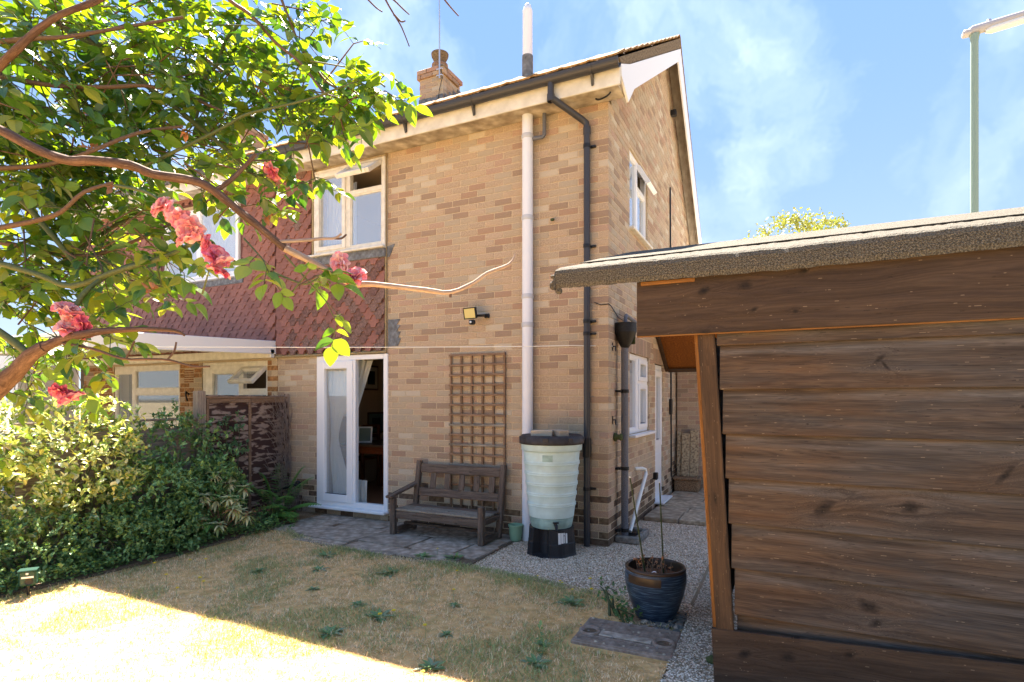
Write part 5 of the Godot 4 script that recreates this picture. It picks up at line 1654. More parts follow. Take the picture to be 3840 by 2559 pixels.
	blooms.append_array([[0.706, 1.856, 4.677, 2], [0.721, 1.837, 4.670, 0], [0.126, 1.753, 4.990, 0], [0.158, 1.737, 4.986, 0], [0.178, 1.713, 4.977, 1], [0.147, 1.706, 4.992, 2], [0.036, 1.564, 4.956, 1], [0.060, 1.540, 4.944, 1], [0.345, 2.191, 4.585, 1]])
	for q in blooms:
		var ms: Array = [[M.petal0, M.petal0, M.petal2], [M.petal1, M.petal0, M.petal1], [M.petal2, M.petal2, M.petal0]][q[3]]
		flower_head("flower", root, V(q) + Vector3(0.0, -0.006, 0.0), (Vector3(0.25, 0.35, 0.5) + rand_dir() * 0.7).normalized(), rr(0.024, 0.031), ms)
	var dead := mb(M.dead_leaf)
	for q in [[0.575, 1.96, 4.80], [0.20, 2.25, 4.75], [-0.05, 2.22, 4.85], [0.30, 1.80, 4.90], [-0.15, 2.35, 4.80], [0.05, 2.10, 4.85]]:
		for k in 7: dead.append(leaves[5], Transform3D(frame_to(rand_dir(), rand_dir(), rr(0.012, 0.028)), V(q) + rand_dir() * 0.008))
	obj("withered_bloom", dead, root)

func green(p: Vector3, _k: float) -> Color:
	return tint([[0.15, 0.27, 0.08], [0.18, 0.32, 0.10], [0.11, 0.21, 0.065], [0.22, 0.35, 0.10]][rng.randi() % 4])

func variegated(p: Vector3, _k: float) -> Color:
	var r := rng.randf()
	if r < 0.42: return tint([0.56, 0.56, 0.16])
	if r < 0.70: return tint([0.72, 0.72, 0.40])
	return tint([0.27, 0.37, 0.07])

func build_plants() -> void:
	rng.seed = 91
	shrub("variegated_shrub", "large variegated shrub with yellow margined leaves at the left, its top in sunshine", "shrub", Vector3(-4.75, 0, 2.75), [[Vector3(-4.95, 0.85, 2.7), Vector3(0.85, 0.66, 0.75)], [Vector3(-4.42, 1.0, 2.65), Vector3(0.48, 0.52, 0.5)], [Vector3(-4.6, 0.6, 3.3), Vector3(0.55, 0.55, 0.55)], [Vector3(-5.3, 0.9, 3.2), Vector3(0.7, 0.62, 0.6)]], 11500, 0.062, 0.26, variegated, 26)
	shrub("green_shrub", "dense dark green leafy shrub between the variegated shrub and the fence", "shrub", Vector3(-4.35, 0, 1.8), [[Vector3(-4.45, 0.70, 1.75), Vector3(0.62, 0.66, 0.6)], [Vector3(-4.12, 0.50, 2.15), Vector3(0.40, 0.50, 0.45)], [Vector3(-4.75, 0.85, 1.5), Vector3(0.5, 0.55, 0.4)], [Vector3(-4.2, 0.45, 1.45), Vector3(0.32, 0.4, 0.35)]], 12500, 0.050, 0.27, green, 24)
	shrub("low_shrub", "low dark green undergrowth at the foot of the variegated shrub", "shrub", Vector3(-4.1, 0, 3.05), [[Vector3(-3.95, 0.20, 2.6), Vector3(0.34, 0.30, 0.45)], [Vector3(-3.95, 0.22, 2.1), Vector3(0.30, 0.32, 0.35)], [Vector3(-4.1, 0.24, 3.2), Vector3(0.40, 0.34, 0.45)], [Vector3(-4.2, 0.22, 3.9), Vector3(0.45, 0.30, 0.5)]], 8500, 0.042, 0.3, func(p, k): return green(p, k) * 0.85, 12)
	# whorled shrub with cream edged leaves
	var whorl := thing("pieris", "small whorled shrub with cream edged drooping leaves in front of the fence", "shrub", Vector3(-4.0, 0, 1.45))
	var st := mb(M.dry_stem)
	var xfs := []
	var cols := PackedColorArray()
	var heads := [[-4.28, 0.72, 1.35], [-4.10, 0.66, 1.3], [-4.45, 0.58, 1.5], [-4.20, 0.50, 1.55], [-3.95, 0.58, 1.42], [-4.35, 0.36, 1.70], [-4.12, 0.34, 1.72], [-3.92, 0.42, 1.6], [-3.78, 0.40, 1.45], [-3.70, 0.30, 1.5], [-4.05, 0.22, 1.8], [-4.48, 0.30, 1.75], [-3.86, 0.52, 1.3], [-4.0, 0.30, 1.7], [-3.72, 0.46, 1.6], [-3.62, 0.36, 1.62], [-3.88, 0.24, 1.82], [-3.72, 0.2, 1.72], [-4.02, 0.70, 1.55], [-3.96, 0.48, 1.72], [-4.2, 0.62, 1.7], [-3.62, 0.26, 1.45]]
	for h in heads:
		var p: Vector3 = V(h)
		st.tube([Vector3(-4.08 + rr(-0.06, 0.06), 0, 1.45 + rr(-0.06, 0.06)), Vector3(lerpf(-4.08, p.x, 0.5), p.y * 0.55, lerpf(1.45, p.z, 0.4)), p], [0.012, 0.009, 0.005], 6, false)
		for ring in 3:
			for k in 8:
				var a := TAU * k / 8.0 + ring * 0.35 + rr(-0.2, 0.2)
				var dir := Vector3(cos(a), [-0.55, -0.1, 0.6][ring] + rr(-0.2, 0.2), sin(a)).normalized()
				xfs.append(Transform3D(frame_to(dir, Vector3.UP + rand_dir() * 0.25, rr(0.085, 0.125)), p + Vector3(0, ring * 0.012, 0)))
				cols.append(tint([0.58, 0.55, 0.27] if rng.randf() < 0.6 else ([0.30, 0.34, 0.10] if rng.randf() < 0.8 else [0.35, 0.17, 0.06])))
	obj("stem", st, whorl)
	scatter("foliage", whorl, leaf_shape(M.foliage, 0.13, 0.25, 0.45, 5), xfs, cols)
	# ferns
	var fr := thing("fern", "bright green fern spreading in front of the wall beside the patio door", "fern", Vector3(-4.25, 0, 0.45))
	var fronds := [[-3.55, 0.22, 0.42, 0.30], [-3.62, 0.12, 0.75, 0.25], [-3.75, 0.55, 0.35, 0.40], [-3.95, 0.68, 0.30, 0.50], [-3.78, 0.36, 0.75, 0.35], [-4.05, 0.45, 0.95, 0.40], [-4.2, 0.72, 0.5, 0.45], [-4.45, 0.6, 0.6, 0.45], [-3.85, 0.25, 0.95, 0.3], [-4.4, 0.5, 0.9, 0.4]]
	for q in fronds:
		var b := mb(M.fern)
		var a := Vector3(-4.25 + rr(-0.06, 0.06), 0.02, 0.45 + rr(-0.06, 0.06))
		var e: Vector3 = V(q)
		var m := a.lerp(e, 0.5) + Vector3(0, q[3] * 0.55, 0)
		var spine := []
		for i in 19: spine.append(a.lerp(m, i / 18.0).lerp(m.lerp(e, i / 18.0), i / 18.0))
		b.tube(spine, [0.004, 0.003, 0.002, 0.0015], 4, false)
		for i in range(3, 18):
			var t: Vector3 = (spine[i + 1] - spine[i - 1]).normalized()
			var sdv := t.cross(Vector3.UP).normalized()
			var len := 0.13 * sin(PI * pow((i - 2) / 16.0, 0.7)) + 0.012
			for s in [-1, 1]:
				var lf := leaf_shape(M.fern, 0.13, 0.1, 0.2, 4)
				b.append(lf, Transform3D(frame_to((sdv * s + t * 0.45 + Vector3(0, -0.15, 0)).normalized(), Vector3.UP, len), spine[i]))
				b.append(lf, Transform3D(frame_to((sdv * s + t * 0.6 + Vector3(0, -0.1, 0)).normalized(), Vector3.UP, len * 0.95), spine[i].lerp(spine[i + 1], 0.5)))
		obj("frond", b, fr)
	# broad leaved seedling in front of the whorled shrub
	var sd := thing("seedling", "broad leaved bright green seedling at the lawn edge under the whorled shrub", "plant", Vector3(-3.82, 0, 1.78))
	for k in 12:
		var a := TAU * k / 12.0 + rr(-0.2, 0.2)
		var lf := obj("leaf", leaf_shape(M.fern, 0.17, 0.2, 0.35, 5), sd, true)
		lf.transform = Transform3D(frame_to(Vector3(cos(a), rr(-0.3, 0.5), sin(a)), Vector3.UP, rr(0.12, 0.18)), Vector3(0, 0.21 + rr(-0.03, 0.03), 0))
	var ss := mb(M.stem)
	ss.tube([Vector3(0, 0, 0), Vector3(0.01, 0.12, 0), Vector3(0, 0.22, 0)], [0.008, 0.006, 0.004], 6)
	obj("stem", ss, sd, true)
	shrub("small_leaved_plant", "small leaved bright green plant at the corner of the dark paving", "plant", Vector3(-3.85, 0, 0.95), [[Vector3(-3.88, 0.14, 0.95), Vector3(0.16, 0.2, 0.2)], [Vector3(-3.72, 0.08, 0.8), Vector3(0.1, 0.1, 0.12)]], 420, 0.024, 0.3, func(p, k): return tint([0.13, 0.27, 0.05]), 5, 0.1)
	# rose shoots in front of the fence
	shrub("fence_rose", "slim rose shoots with grey green leaves in front of the fence panel", "plant", Vector3(-4.5, 0, 1.15), [[Vector3(-4.48, 1.24, 1.02), Vector3(0.06, 0.13, 0.2)], [Vector3(-4.46, 0.95, 0.95), Vector3(0.05, 0.12, 0.18)], [Vector3(-4.48, 0.75, 1.1), Vector3(0.06, 0.2, 0.1)], [Vector3(-4.5, 1.2, 1.5), Vector3(0.1, 0.15, 0.25)]], 330, 0.05, 0.3, func(p, k): return tint([0.10, 0.19, 0.07]), 7, 0.1)
	# tree top beyond the shed
	var tr := thing("tree", "yellow green tree top showing above the shed roof", "tree", Vector3(1.95, 0, -10.0))
	var tk := mb(M.bark)
	tk.tube([Vector3(1.95, 0, -10), Vector3(1.98, 2, -10), Vector3(1.95, 3.9, -10)], [0.16, 0.13, 0.09], 10)
	for k in 9:
		var a := TAU * k / 9.0
		tk.tube([Vector3(1.95, 3.0 + 0.1 * k, -10), Vector3(1.95 + 0.5 * cos(a), 4.3, -10 + 0.5 * sin(a)), Vector3(1.95 + 1.1 * cos(a), 5.1 + 0.09 * k, -10 + 1.0 * sin(a))], [0.05, 0.03, 0.01], 6, false)
	obj("trunk", tk, tr)
	var tx := []
	var tcol := PackedColorArray()
	for k in 120:
		var d := rand_dir()
		d.y = absf(d.y) - 0.15
		var c := Vector3(1.95, 5.0, -10.0) + Vector3(d.x * 1.5, d.y * 1.25, d.z * 1.3) * rr(0.75, 1.05)
		for j in 34:
			tx.append(Transform3D(frame_to(rand_dir(), rand_dir(), rr(0.05, 0.10)), c + rand_dir() * rr(0.02, 0.24)))
			tcol.append(tint([0.34, 0.35, 0.09]))
	scatter("crown", tr, leaf_shape(M.foliage, 0.3, 0.2, 0.1, 4), tx, tcol)

# ------------------------------------------------------------------ ground
func lawn_edge(x: float) -> float:
	var k := [[-12.0, 0.5], [-4.3, 0.9], [-3.75, 0.85], [-3.3, 1.1], [-2.73, 1.27], [-2.04, 1.34], [-1.37, 1.31], [-0.94, 1.27], [-0.27, 1.36], [0.30, 1.42], [0.55, 1.5], [0.66, 1.86], [0.72, 1.93], [1.06, 1.95], [1.10, 1.96]]
	for i in k.size() - 1:
		if x <= k[i + 1][0]: return lerpf(k[i][1], k[i + 1][1], (x - k[i][0]) / (k[i + 1][0] - k[i][0]))
	return 1.96

func ground_h(n: FastNoiseLite, x: float, z: float) -> float:
	return 0.012 + 0.014 * n.get_noise_2d(x, z)

func struct(called: String, b: MB) -> MeshInstance3D:
	var o := obj(called, b)
	o.set_meta("kind", "structure")
	return o

func build_ground() -> void:
	rng.seed = 17
	var far := mb(M.far_ground)
	far.quad(Vector3(-300, -0.03, 300), Vector3(300, -0.03, 300), Vector3(300, -0.03, -300), Vector3(-300, -0.03, -300))
	struct("ground", far)
	var bed := mb(M.gravel_bed)
	bed.quad(Vector3(-5.5, -0.006, 2.2), Vector3(3.4, -0.006, 2.2), Vector3(3.4, -0.006, -8.0), Vector3(-5.5, -0.006, -8.0))
	struct("gravel_yard", bed)
	var n := FastNoiseLite.new()
	n.frequency = 0.9
	n.seed = 5
	var lawn := mb(M.lawn)
	var nx := 110
	var nz := 46
	for i in nx:
		for j in nz:
			var P := func(a: int, c: int) -> Vector3:
				var x := lerpf(-9.0, 1.05, float(a) / nx)
				var z := lerpf(lawn_edge(x), 9.0, pow(float(c) / nz, 1.4))
				var h := ground_h(n, x, z) if c > 0 else -0.004
				return Vector3(x, h, z)
			lawn.quad(P.call(i, j + 1), P.call(i + 1, j + 1), P.call(i + 1, j), P.call(i, j))
	struct("lawn", lawn)
	var so := mb(M.soil)
	so.prism(PackedVector2Array([Vector2(-9.0, -9.0), Vector2(-3.95, -5.0), Vector2(-3.72, -3.2), Vector2(-3.70, -2.2), Vector2(-3.72, -1.5), Vector2(-3.95, -0.9), Vector2(-4.3, -0.4), Vector2(-4.5, -0.03), Vector2(-9.0, -0.03)]), 0.03, Transform3D(Basis(Vector3(1, 0, 0), Vector3(0, 0, -1), Vector3(0, 1, 0)), Vector3(0, 0.005, 0)))
	struct("flower_bed", so)
	var gc := []
	var gcc := PackedColorArray()
	for i in 5200:
		var z := rr(0.3, 4.6)
		var x: float = -3.72 - absf(rng.randfn()) * 0.28 + 0.06 * sin(z * 7.0)
		if z < 1.1: x -= (1.1 - z) * 0.45
		gc.append(Transform3D(frame_to(Vector3(rr(-1, 1), rr(-0.2, 0.9), rr(-1, 1)), Vector3.UP + rand_dir() * 0.4, rr(0.022, 0.045)), Vector3(x, rr(0.02, 0.13), z)))
		gcc.append(tint([[0.15, 0.27, 0.08], [0.20, 0.32, 0.09], [0.11, 0.21, 0.065]][rng.randi() % 3], 0.3))
	scatter("ground_cover", null, leaf_shape(M.foliage, 0.32, 0.3, 0.15, 4), gc, gcc)
	# concrete path beside the shed
	var pa := mb(M.concrete)
	pa.box(Vector3(1.02, -0.02, -0.7), Vector3(1.36, 0.022, 1.35), 0.008)
	pa.box(Vector3(1.045, -0.02, 1.358), Vector3(1.42, 0.026, 2.3), 0.008)
	pa.box(Vector3(1.06, -0.02, 2.308), Vector3(1.6, 0.024, 5.5), 0.008)
	struct("path", pa)
	# grass blades: straw with green patches
	var bl := mb(M.blade)
	bl.tri(Vector3(-0.5, 0, 0), Vector3(0.5, 0, 0), Vector3(0.36, 0.55, 0.12), Vector3.BACK, Vector3.BACK, Vector3.BACK)
	bl.tri(Vector3(-0.5, 0, 0), Vector3(0.36, 0.55, 0.12), Vector3(-0.36, 0.55, 0.12), Vector3.BACK, Vector3.BACK, Vector3.BACK)
	bl.tri(Vector3(-0.36, 0.55, 0.12), Vector3(0.36, 0.55, 0.12), Vector3(0, 1.0, 0.42), Vector3.BACK, Vector3.BACK, Vector3.BACK)
	var blade := bl.done()
	var g := FastNoiseLite.new()
	g.frequency = 0.75
	g.fractal_octaves = 4
	g.fractal_gain = 0.6
	g.seed = 31
	var xfs := []
	var cols := PackedColorArray()
	for i in 190000:
		var x := rr(-4.2, 1.05)
		var z0 := lawn_edge(x) - 0.05
		var z := z0 + (5.2 - z0) * pow(rng.randf(), 1.15)
		if x > 0.40 and x < 1.06 and z > 1.93 and z < 2.44: continue
		if x < -3.62 and rng.randf() < 0.5: continue
		var q := g.get_noise_2d(x * 1.3, z * 1.3)
		var lush := clampf((q + 0.07) * 2.6, 0.0, 0.95)
		var edge := clampf(1.0 - (z - z0) / 0.35, 0.0, 1.0) * 0.55
		lush = clampf(lush + edge * rng.randf() + clampf((-2.9 - x) * 0.6, 0.0, 0.5), 0.0, 1.0)
		var bare := g.get_noise_2d(x * 3.1 + 40.0, z * 3.1)
		if lush < 0.25 and rng.randf() < 0.3 + clampf(bare * 2.0, 0.0, 0.6): continue
		var h := rr(0.016, 0.046) * lerpf(0.8, 1.2, lush)
		var lean := Basis(Vector3.UP, rng.randf() * TAU) * Basis(Vector3.RIGHT, rr(0.15, 1.25))
		xfs.append(Transform3D(lean * Basis.from_scale(Vector3(rr(0.0026, 0.0052), h, h)), Vector3(x, ground_h(n, x, z) - 0.003, z)))
		if rng.randf() < lush * 0.85: cols.append(tint([0.44, 0.43, 0.17] if rng.randf() < 0.65 else [0.26, 0.32, 0.10], 0.35))
		else: cols.append(tint([0.88, 0.66, 0.42] if rng.randf() < 0.85 else [0.60, 0.42, 0.24], 0.42))
	scatter("grass", null, blade, xfs, cols)
	# gravel
	var st := mb(M.pebble_mm)
	st.lathe([[0.0, -0.35], [0.42, -0.15], [0.5, 0.1], [0.3, 0.33], [0.0, 0.4]], 6)
	var peb := st.done()
	xfs = []
	cols = PackedColorArray()
	while xfs.size() < 42000:
		var x := rr(-1.6, 1.05)
		var z := rr(-1.45, 1.6)
		if z > lawn_edge(x) + 0.04 and not (x > 0.6 and z < 1.9): continue
		if x < -0.02 and z < 0.0: continue
		if x < -0.95 and rng.randf() < 0.75: continue
		if x < -1.0 and z < 0.95: continue
		var s := rr(0.006, 0.014)
		xfs.append(Transform3D(Basis(Vector3.UP, rng.randf() * TAU) * Basis(Vector3.RIGHT, rr(-0.4, 0.4)) * Basis.from_scale(Vector3(s * rr(0.8, 1.5), s * 0.75, s)), Vector3(x, -0.004 + rr(0, 0.003), z)))
		cols.append(tint([[0.78, 0.60, 0.42], [0.62, 0.46, 0.31], [0.86, 0.74, 0.58], [0.48, 0.37, 0.27], [0.68, 0.56, 0.45]][rng.randi() % 5], 0.25))
	for i in 22000:
		var x := rr(1.05, 1.50)
		var z := rr(-0.7, 4.2)
		if z < 1.35 and x > 1.36 or z < 2.3 and x > 1.42: continue
		var s := rr(0.005, 0.014)
		xfs.append(Transform3D(Basis(Vector3.UP, rng.randf() * TAU) * Basis.from_scale(Vector3(s * rr(0.8, 1.4), s * 0.5, s)), Vector3(x, 0.0235 if z < 1.356 else (0.0275 if z < 2.304 else 0.0255), z)))
		cols.append(tint([[0.74, 0.61, 0.46], [0.56, 0.45, 0.33], [0.82, 0.72, 0.58], [0.38, 0.32, 0.26]][rng.randi() % 4], 0.25))
	scatter("gravel", null, peb, xfs, cols)
	# dark paving in front of the door: irregular slabs
	var pv := mb(M.soil)
	pv.box(Vector3(-3.9, -0.02, 0.006), Vector3(-0.98, 0.004, 1.24))
	var patio := struct("patio", pv)
	var cell := [[-3.88, -3.30, 0.02, 0.55], [-3.29, -2.62, 0.02, 0.42], [-2.61, -2.05, 0.02, 0.50], [-2.04, -1.45, 0.02, 0.46], [-1.44, -1.00, 0.02, 0.55]]
	cell.append_array([[-3.80, -3.22, 0.56, 1.00], [-3.21, -2.52, 0.43, 1.08], [-2.51, -1.86, 0.51, 0.98], [-1.85, -1.30, 0.47, 0.95], [-1.29, -1.00, 0.56, 1.02], [-2.50, -1.80, 0.99, 1.26], [-1.79, -1.15, 0.96, 1.22], [-3.16, -2.52, 1.09, 1.24]])
	for c in cell:
		var p := PackedVector2Array()
		var cor := [Vector2(c[0], c[2]), Vector2(c[1], c[2]), Vector2(c[1], c[3]), Vector2(c[0], c[3])]
		for i in 4:
			var a: Vector2 = cor[i]
			var d: Vector2 = cor[(i + 1) % 4]
			p.append(a.lerp(d, 0.04) + Vector2(rr(-0.012, 0.012), rr(-0.012, 0.012)))
			p.append(a.lerp(d, 0.5) + Vector2(rr(-0.008, 0.008), rr(-0.008, 0.008)))
		var q := PackedVector2Array()
		for v in p: q.append(Vector2(v.x, -v.y))
		var b := mb(M["slab%d" % (rng.randi() % 4)])
		b.prism(q, 0.035, Transform3D(Basis(Vector3(1, 0, 0), Vector3(0, 0, -1), Vector3(0, 1, 0)) * Basis(Vector3.RIGHT, rr(-0.006, 0.006)), Vector3(0, -0.02 + rr(-0.002, 0.003), 0)))
		obj("slab", b, patio)
	# raised stone path to the side door
	var rp := mb(M.render_grey)
	rp.box(Vector3(0.02, -0.02, -5.5), Vector3(1.9, 0.022, -1.50))
	var sp := struct("stone_path", rp)
	var zz := -1.46
	while zz > -5.2:
		var d := rr(0.36, 0.55)
		var x := 0.03
		while x < 1.85:
			var w := rr(0.42, 0.75)
			var b := mb(M["stone%d" % (rng.randi() % 4)])
			b.box(Vector3(x + 0.006, -0.01, zz - d + 0.006), Vector3(minf(x + w, 1.9) - 0.006, 0.05 + rr(-0.006, 0.006), zz - 0.006 + rr(-0.03, 0.02)), 0.012)
			obj("slab", b, sp)
			x += w
		zz -= d

func build_garden() -> void:
	rng.seed = 313
	# ---- bench
	var bn := thing("garden_bench", "low weathered wooden garden bench with one armrest against the brick wall", "bench", Vector3(-1.76, 0.015, 0.34))
	var W = M.bench_wood
	for s in [[-2.36, 0.43], [-1.225, 0.42]]:
		var l := mb(W)
		l.box(Vector3(s[0], 0.015, 0.545), Vector3(s[0] + 0.065, s[1], 0.61), 0.008)
		obj("leg", l, bn)
	for x in [-2.33, -1.20]:
		var l := mb(W)
		l.box(Vector3(0, 0, 0), Vector3(0.06, 0.80, 0.065), 0.008, Transform3D(Basis(Vector3.RIGHT, -0.17), Vector3(x, 0.015, 0.20)), 1)
		obj("back_post", l, bn)
		var r := mb(W)
		r.box(Vector3(x - 0.01, 0.03, 0.27), Vector3(x + 0.045, 0.095, 0.544), 0.006)
		obj("bottom_rail", r, bn)
		var r2 := mb(W)
		r2.box(Vector3(x - 0.005, 0.22, 0.24), Vector3(x + 0.045, 0.28, 0.544), 0.006)
		obj("side_rail", r2, bn)
	var tilt := Transform3D(Basis(Vector3.RIGHT, -0.17), Vector3(0, 0.015, 0.20))
	for q in [[0.66, 0.765], [0.385, 0.48]]:
		var r := mb(W)
		r.uo = Vector2(rng.randf(), rng.randf())
		r.box(Vector3(-2.265, q[0], 0.02), Vector3(-1.205, q[1], 0.05), 0.006, tilt, 0)
		obj("back_rail", r, bn)
	for k in 5:
		var x := -2.12 + k * 0.195
		var b := mb(W)
		b.uo = Vector2(rng.randf(), rng.randf())
		b.box(Vector3(x, 0.481, 0.027), Vector3(x + 0.075, 0.659, 0.043), 0.004, tilt, 1)
		obj("back_slat", b, bn)
	for k in 3:
		var z := 0.21 + k * 0.125
		var b := mb(M.bench_bare if k > 0 else W)
		b.uo = Vector2(rng.randf(), rng.randf())
		b.box(Vector3(-2.325, 0.285, z), Vector3(-1.165, 0.308, z + 0.115), 0.006)
		obj("seat_slat", b, bn)
	var ap := mb(W)
	ap.box(Vector3(-2.29, 0.20, 0.552), Vector3(-1.23, 0.282, 0.585), 0.006)
	obj("apron", ap, bn)
	var sr := mb(W)
	sr.box(Vector3(-2.33, 0.096, 0.33), Vector3(-1.15, 0.125, 0.39), 0.006)
	obj("stretcher", sr, bn)
	var ar := mb(W)
	ar.box(Vector3(-0.04, 0, 0), Vector3(0.045, 0.028, 0.60), 0.008, Transform3D(Basis(Vector3.RIGHT, 0.17), Vector3(-2.335, 0.535, 0.07)), 2)
	obj("armrest", ar, bn)
	# ---- trellis
	var tr := thing("trellis", "tall weathered wooden trellis panel fixed to the brick wall behind the bench", "trellis", Vector3(-1.56, 0.3, 0.02))
	for k in 6:
		var x := -1.925 + k * 0.142
		var b := mb(M.trellis_wood)
		b.uo = Vector2(rng.randf(), rng.randf())
		b.box(Vector3(x, 0.28, 0.012), Vector3(x + 0.026, 2.075, 0.030), 0.003)
		obj("upright", b, tr)
	for k in 15:
		var y := 2.045 - k * 0.1165
		var b := mb(M.bench_bare if k in [7, 9, 11, 12] else M.trellis_wood)
		b.uo = Vector2(rng.randf(), rng.randf())
		b.box(Vector3(-0.372, 0, 0), Vector3(0.372, 0.027, 0.018), 0.003, Transform3D(Basis(Vector3(0, 0, 1), rr(-0.008, 0.008)), Vector3(-1.556, y, 0.031)))
		obj("crossbar", b, tr)
	# ---- flood light
	var fl := thing("flood_light", "black flood light with yellow panel and motion sensor on the rear wall", "wall light", Vector3(-1.50, 2.5, 0.0))
	var ft := Transform3D(Basis(Vector3.UP, -0.10) * Basis(Vector3.RIGHT, 0.22), Vector3(-1.575, 2.52, 0.16))
	var fb := mb(M.black)
	fb.box(Vector3(-0.085, -0.065, -0.035), Vector3(0.085, 0.065, 0.0), 0.010, ft)
	fb.box(Vector3(-0.085, 0.054, 0.0), Vector3(0.085, 0.065, 0.008), 0.002, ft)
	fb.box(Vector3(-0.085, -0.065, 0.0), Vector3(0.085, -0.054, 0.008), 0.002, ft)
	fb.box(Vector3(-0.085, -0.053, 0.0), Vector3(-0.074, 0.053, 0.008), 0.002, ft)
	fb.box(Vector3(0.074, -0.053, 0.0), Vector3(0.085, 0.053, 0.008), 0.002, ft)
	obj("housing", fb, fl)
	var fp := mb(M.led)
	fp.box(Vector3(-0.0735, -0.0535, 0.0), Vector3(0.0735, 0.0535, 0.003), 0.0, ft)
	obj("panel", fp, fl)
	var fs := mb(M.black)
	fs.box(Vector3(-1.575, 2.39, 0.12), Vector3(-1.515, 2.445, 0.19), 0.012)
	obj("motion_sensor", fs, fl)
	var eye := mb(M.white)
	eye.lathe([[0.0, -0.014], [0.01, -0.01], [0.014, 0.0], [0.01, 0.01], [0.0, 0.014]], 10, Transform3D(Basis.IDENTITY, Vector3(-1.545, 2.415, 0.192)))
	obj("sensor_lens", eye, fl)
	var fk := mb(M.black)
	fk.box(Vector3(-1.46, 2.475, 0.0), Vector3(-1.40, 2.525, 0.03), 0.006)
	fk.box(Vector3(-1.53, 2.488, 0.028), Vector3(-1.42, 2.51, 0.11), 0.006)
	obj("bracket", fk, fl)
	# ---- water butt
	var wb := thing("water_butt", "pale green ribbed water butt with grey lid on a black stand, beside the downpipe", "water butt", Vector3(-0.47, 0, 0.42))
	var ax := Transform3D(Basis.IDENTITY, Vector3(-0.47, 0, 0.42))
	var sb := mb(M.black_plastic)
	var rings := []
	for q in [[0.0, 0.262], [0.02, 0.255], [0.12, 0.25], [0.13, 0.244], [0.262, 0.236], [0.27, 0.20]]:
		var ring := []
		for k in 48:
			var a := TAU * k / 48.0
			var s := fposmod(a - deg_to_rad(78.0 + 20.0), TAU)
			var cr: float = q[1] * (0.965 + 0.035 * cos(a * 8.0))
			if (s < deg_to_rad(21.0) or s > TAU - deg_to_rad(21.0)) and q[0] > 0.015: cr *= 0.66
			ring.append(ax * Vector3(cr * cos(a), q[0], cr * sin(a)))
		rings.append(ring)
	for i in rings.size() - 1:
		for k in 48:
			var j := (k + 1) % 48
			sb.quad(rings[i][j], rings[i][k], rings[i + 1][k], rings[i + 1][j])
	for k in 48: sb.flat(ax * Vector3(0, 0.27, 0), rings[-1][(k + 1) % 48], rings[-1][k])
	obj("stand", sb, wb)
	var lb := mb(M.label_paper)
	var la := deg_to_rad(42.0)
	var lt := ax * Transform3D(Basis(Vector3.UP, PI / 2 - la) * Basis(Vector3.RIGHT, -0.06), Vector3(0.2415 * cos(la), 0.19, 0.2415 * sin(la)))
	for q in [[-0.05, -0.055, -0.022, 0.052], [-0.018, -0.05, 0.005, 0.05], [0.009, -0.048, 0.020, 0.02], [0.009, 0.026, 0.022, 0.05], [0.030, -0.05, 0.048, 0.045]]:
		lb.box(Vector3(q[0], q[1], 0.006), Vector3(q[2], q[3], 0.0085), 0.0, lt)
	obj("torn_label", lb, wb)
	var prof := [[0.0, 0.262], [0.19, 0.262], [0.205, 0.27], [0.222, 0.36]]
	var y := 0.362
	prof.append_array([[0.217, 0.366], [0.226, 0.374]])
	for k in 5:
		var yy := 0.50 + k * 0.103
		var rr0 := 0.226 + (yy - 0.374) * 0.092
		prof.append_array([[rr0, yy - 0.022], [rr0 + 0.008, yy - 0.014], [rr0 + 0.009, yy - 0.006], [rr0 + 0.003, yy], [rr0 + 0.009, yy + 0.006], [rr0 + 0.009, yy + 0.014], [rr0 + 0.001, yy + 0.022]])
	prof.append_array([[0.284, 1.015], [0.286, 1.03], [0.305, 1.036], [0.308, 1.10], [0.300, 1.115], [0.285, 1.115]])
	var bb := mb(M.butt)
	bb.lathe(prof.slice(5), 48, ax)
	obj("barrel", bb, wb)
	var bl := mb(M.butt_low)
	bl.lathe(prof.slice(0, 6), 48, ax)
	obj("barrel_foot", bl, wb)
	var bp := mb(M.butt_low)
	bp.box(Vector3(-0.05, -0.035, -0.0022), Vector3(0.05, 0.03, 0.0), 0.002, ax * Transform3D(Basis(Vector3.UP, 0.24) * Basis(Vector3.RIGHT, 0.09), Vector3(0.28 * sin(0.24), 0.97, 0.28 * cos(0.24))))
	obj("faded_label", bp, wb)
	var ld := mb(M.lid_grey)
	ld.lathe([[0.312, 1.095], [0.326, 1.10], [0.328, 1.12], [0.322, 1.165], [0.30, 1.185], [0.28, 1.18], [0.27, 1.172], [0.0, 1.176]], 48, ax)
	for k in 8:
		var a := TAU * k / 8.0 + 0.2
		ld.box(Vector3(-0.03, 1.125, 0.318), Vector3(0.03, 1.168, 0.330), 0.006, ax * Transform3D(Basis(Vector3.UP, a), Vector3.ZERO))
	obj("lid", ld, wb)
	var tp := mb(M.black)
	var ta := Transform3D(Basis(Vector3.UP, 0.55), Vector3(-0.47, 0.32, 0.42))
	tp.tube([ta * Vector3(0, 0, 0.20), ta * Vector3(0, 0, 0.27), ta * Vector3(0, -0.04, 0.285)], [0.017, 0.017, 0.013], 8)
	tp.box(Vector3(-0.03, 0.015, 0.235), Vector3(0.03, 0.03, 0.255), 0.004, ta)
	obj("tap", tp, wb)
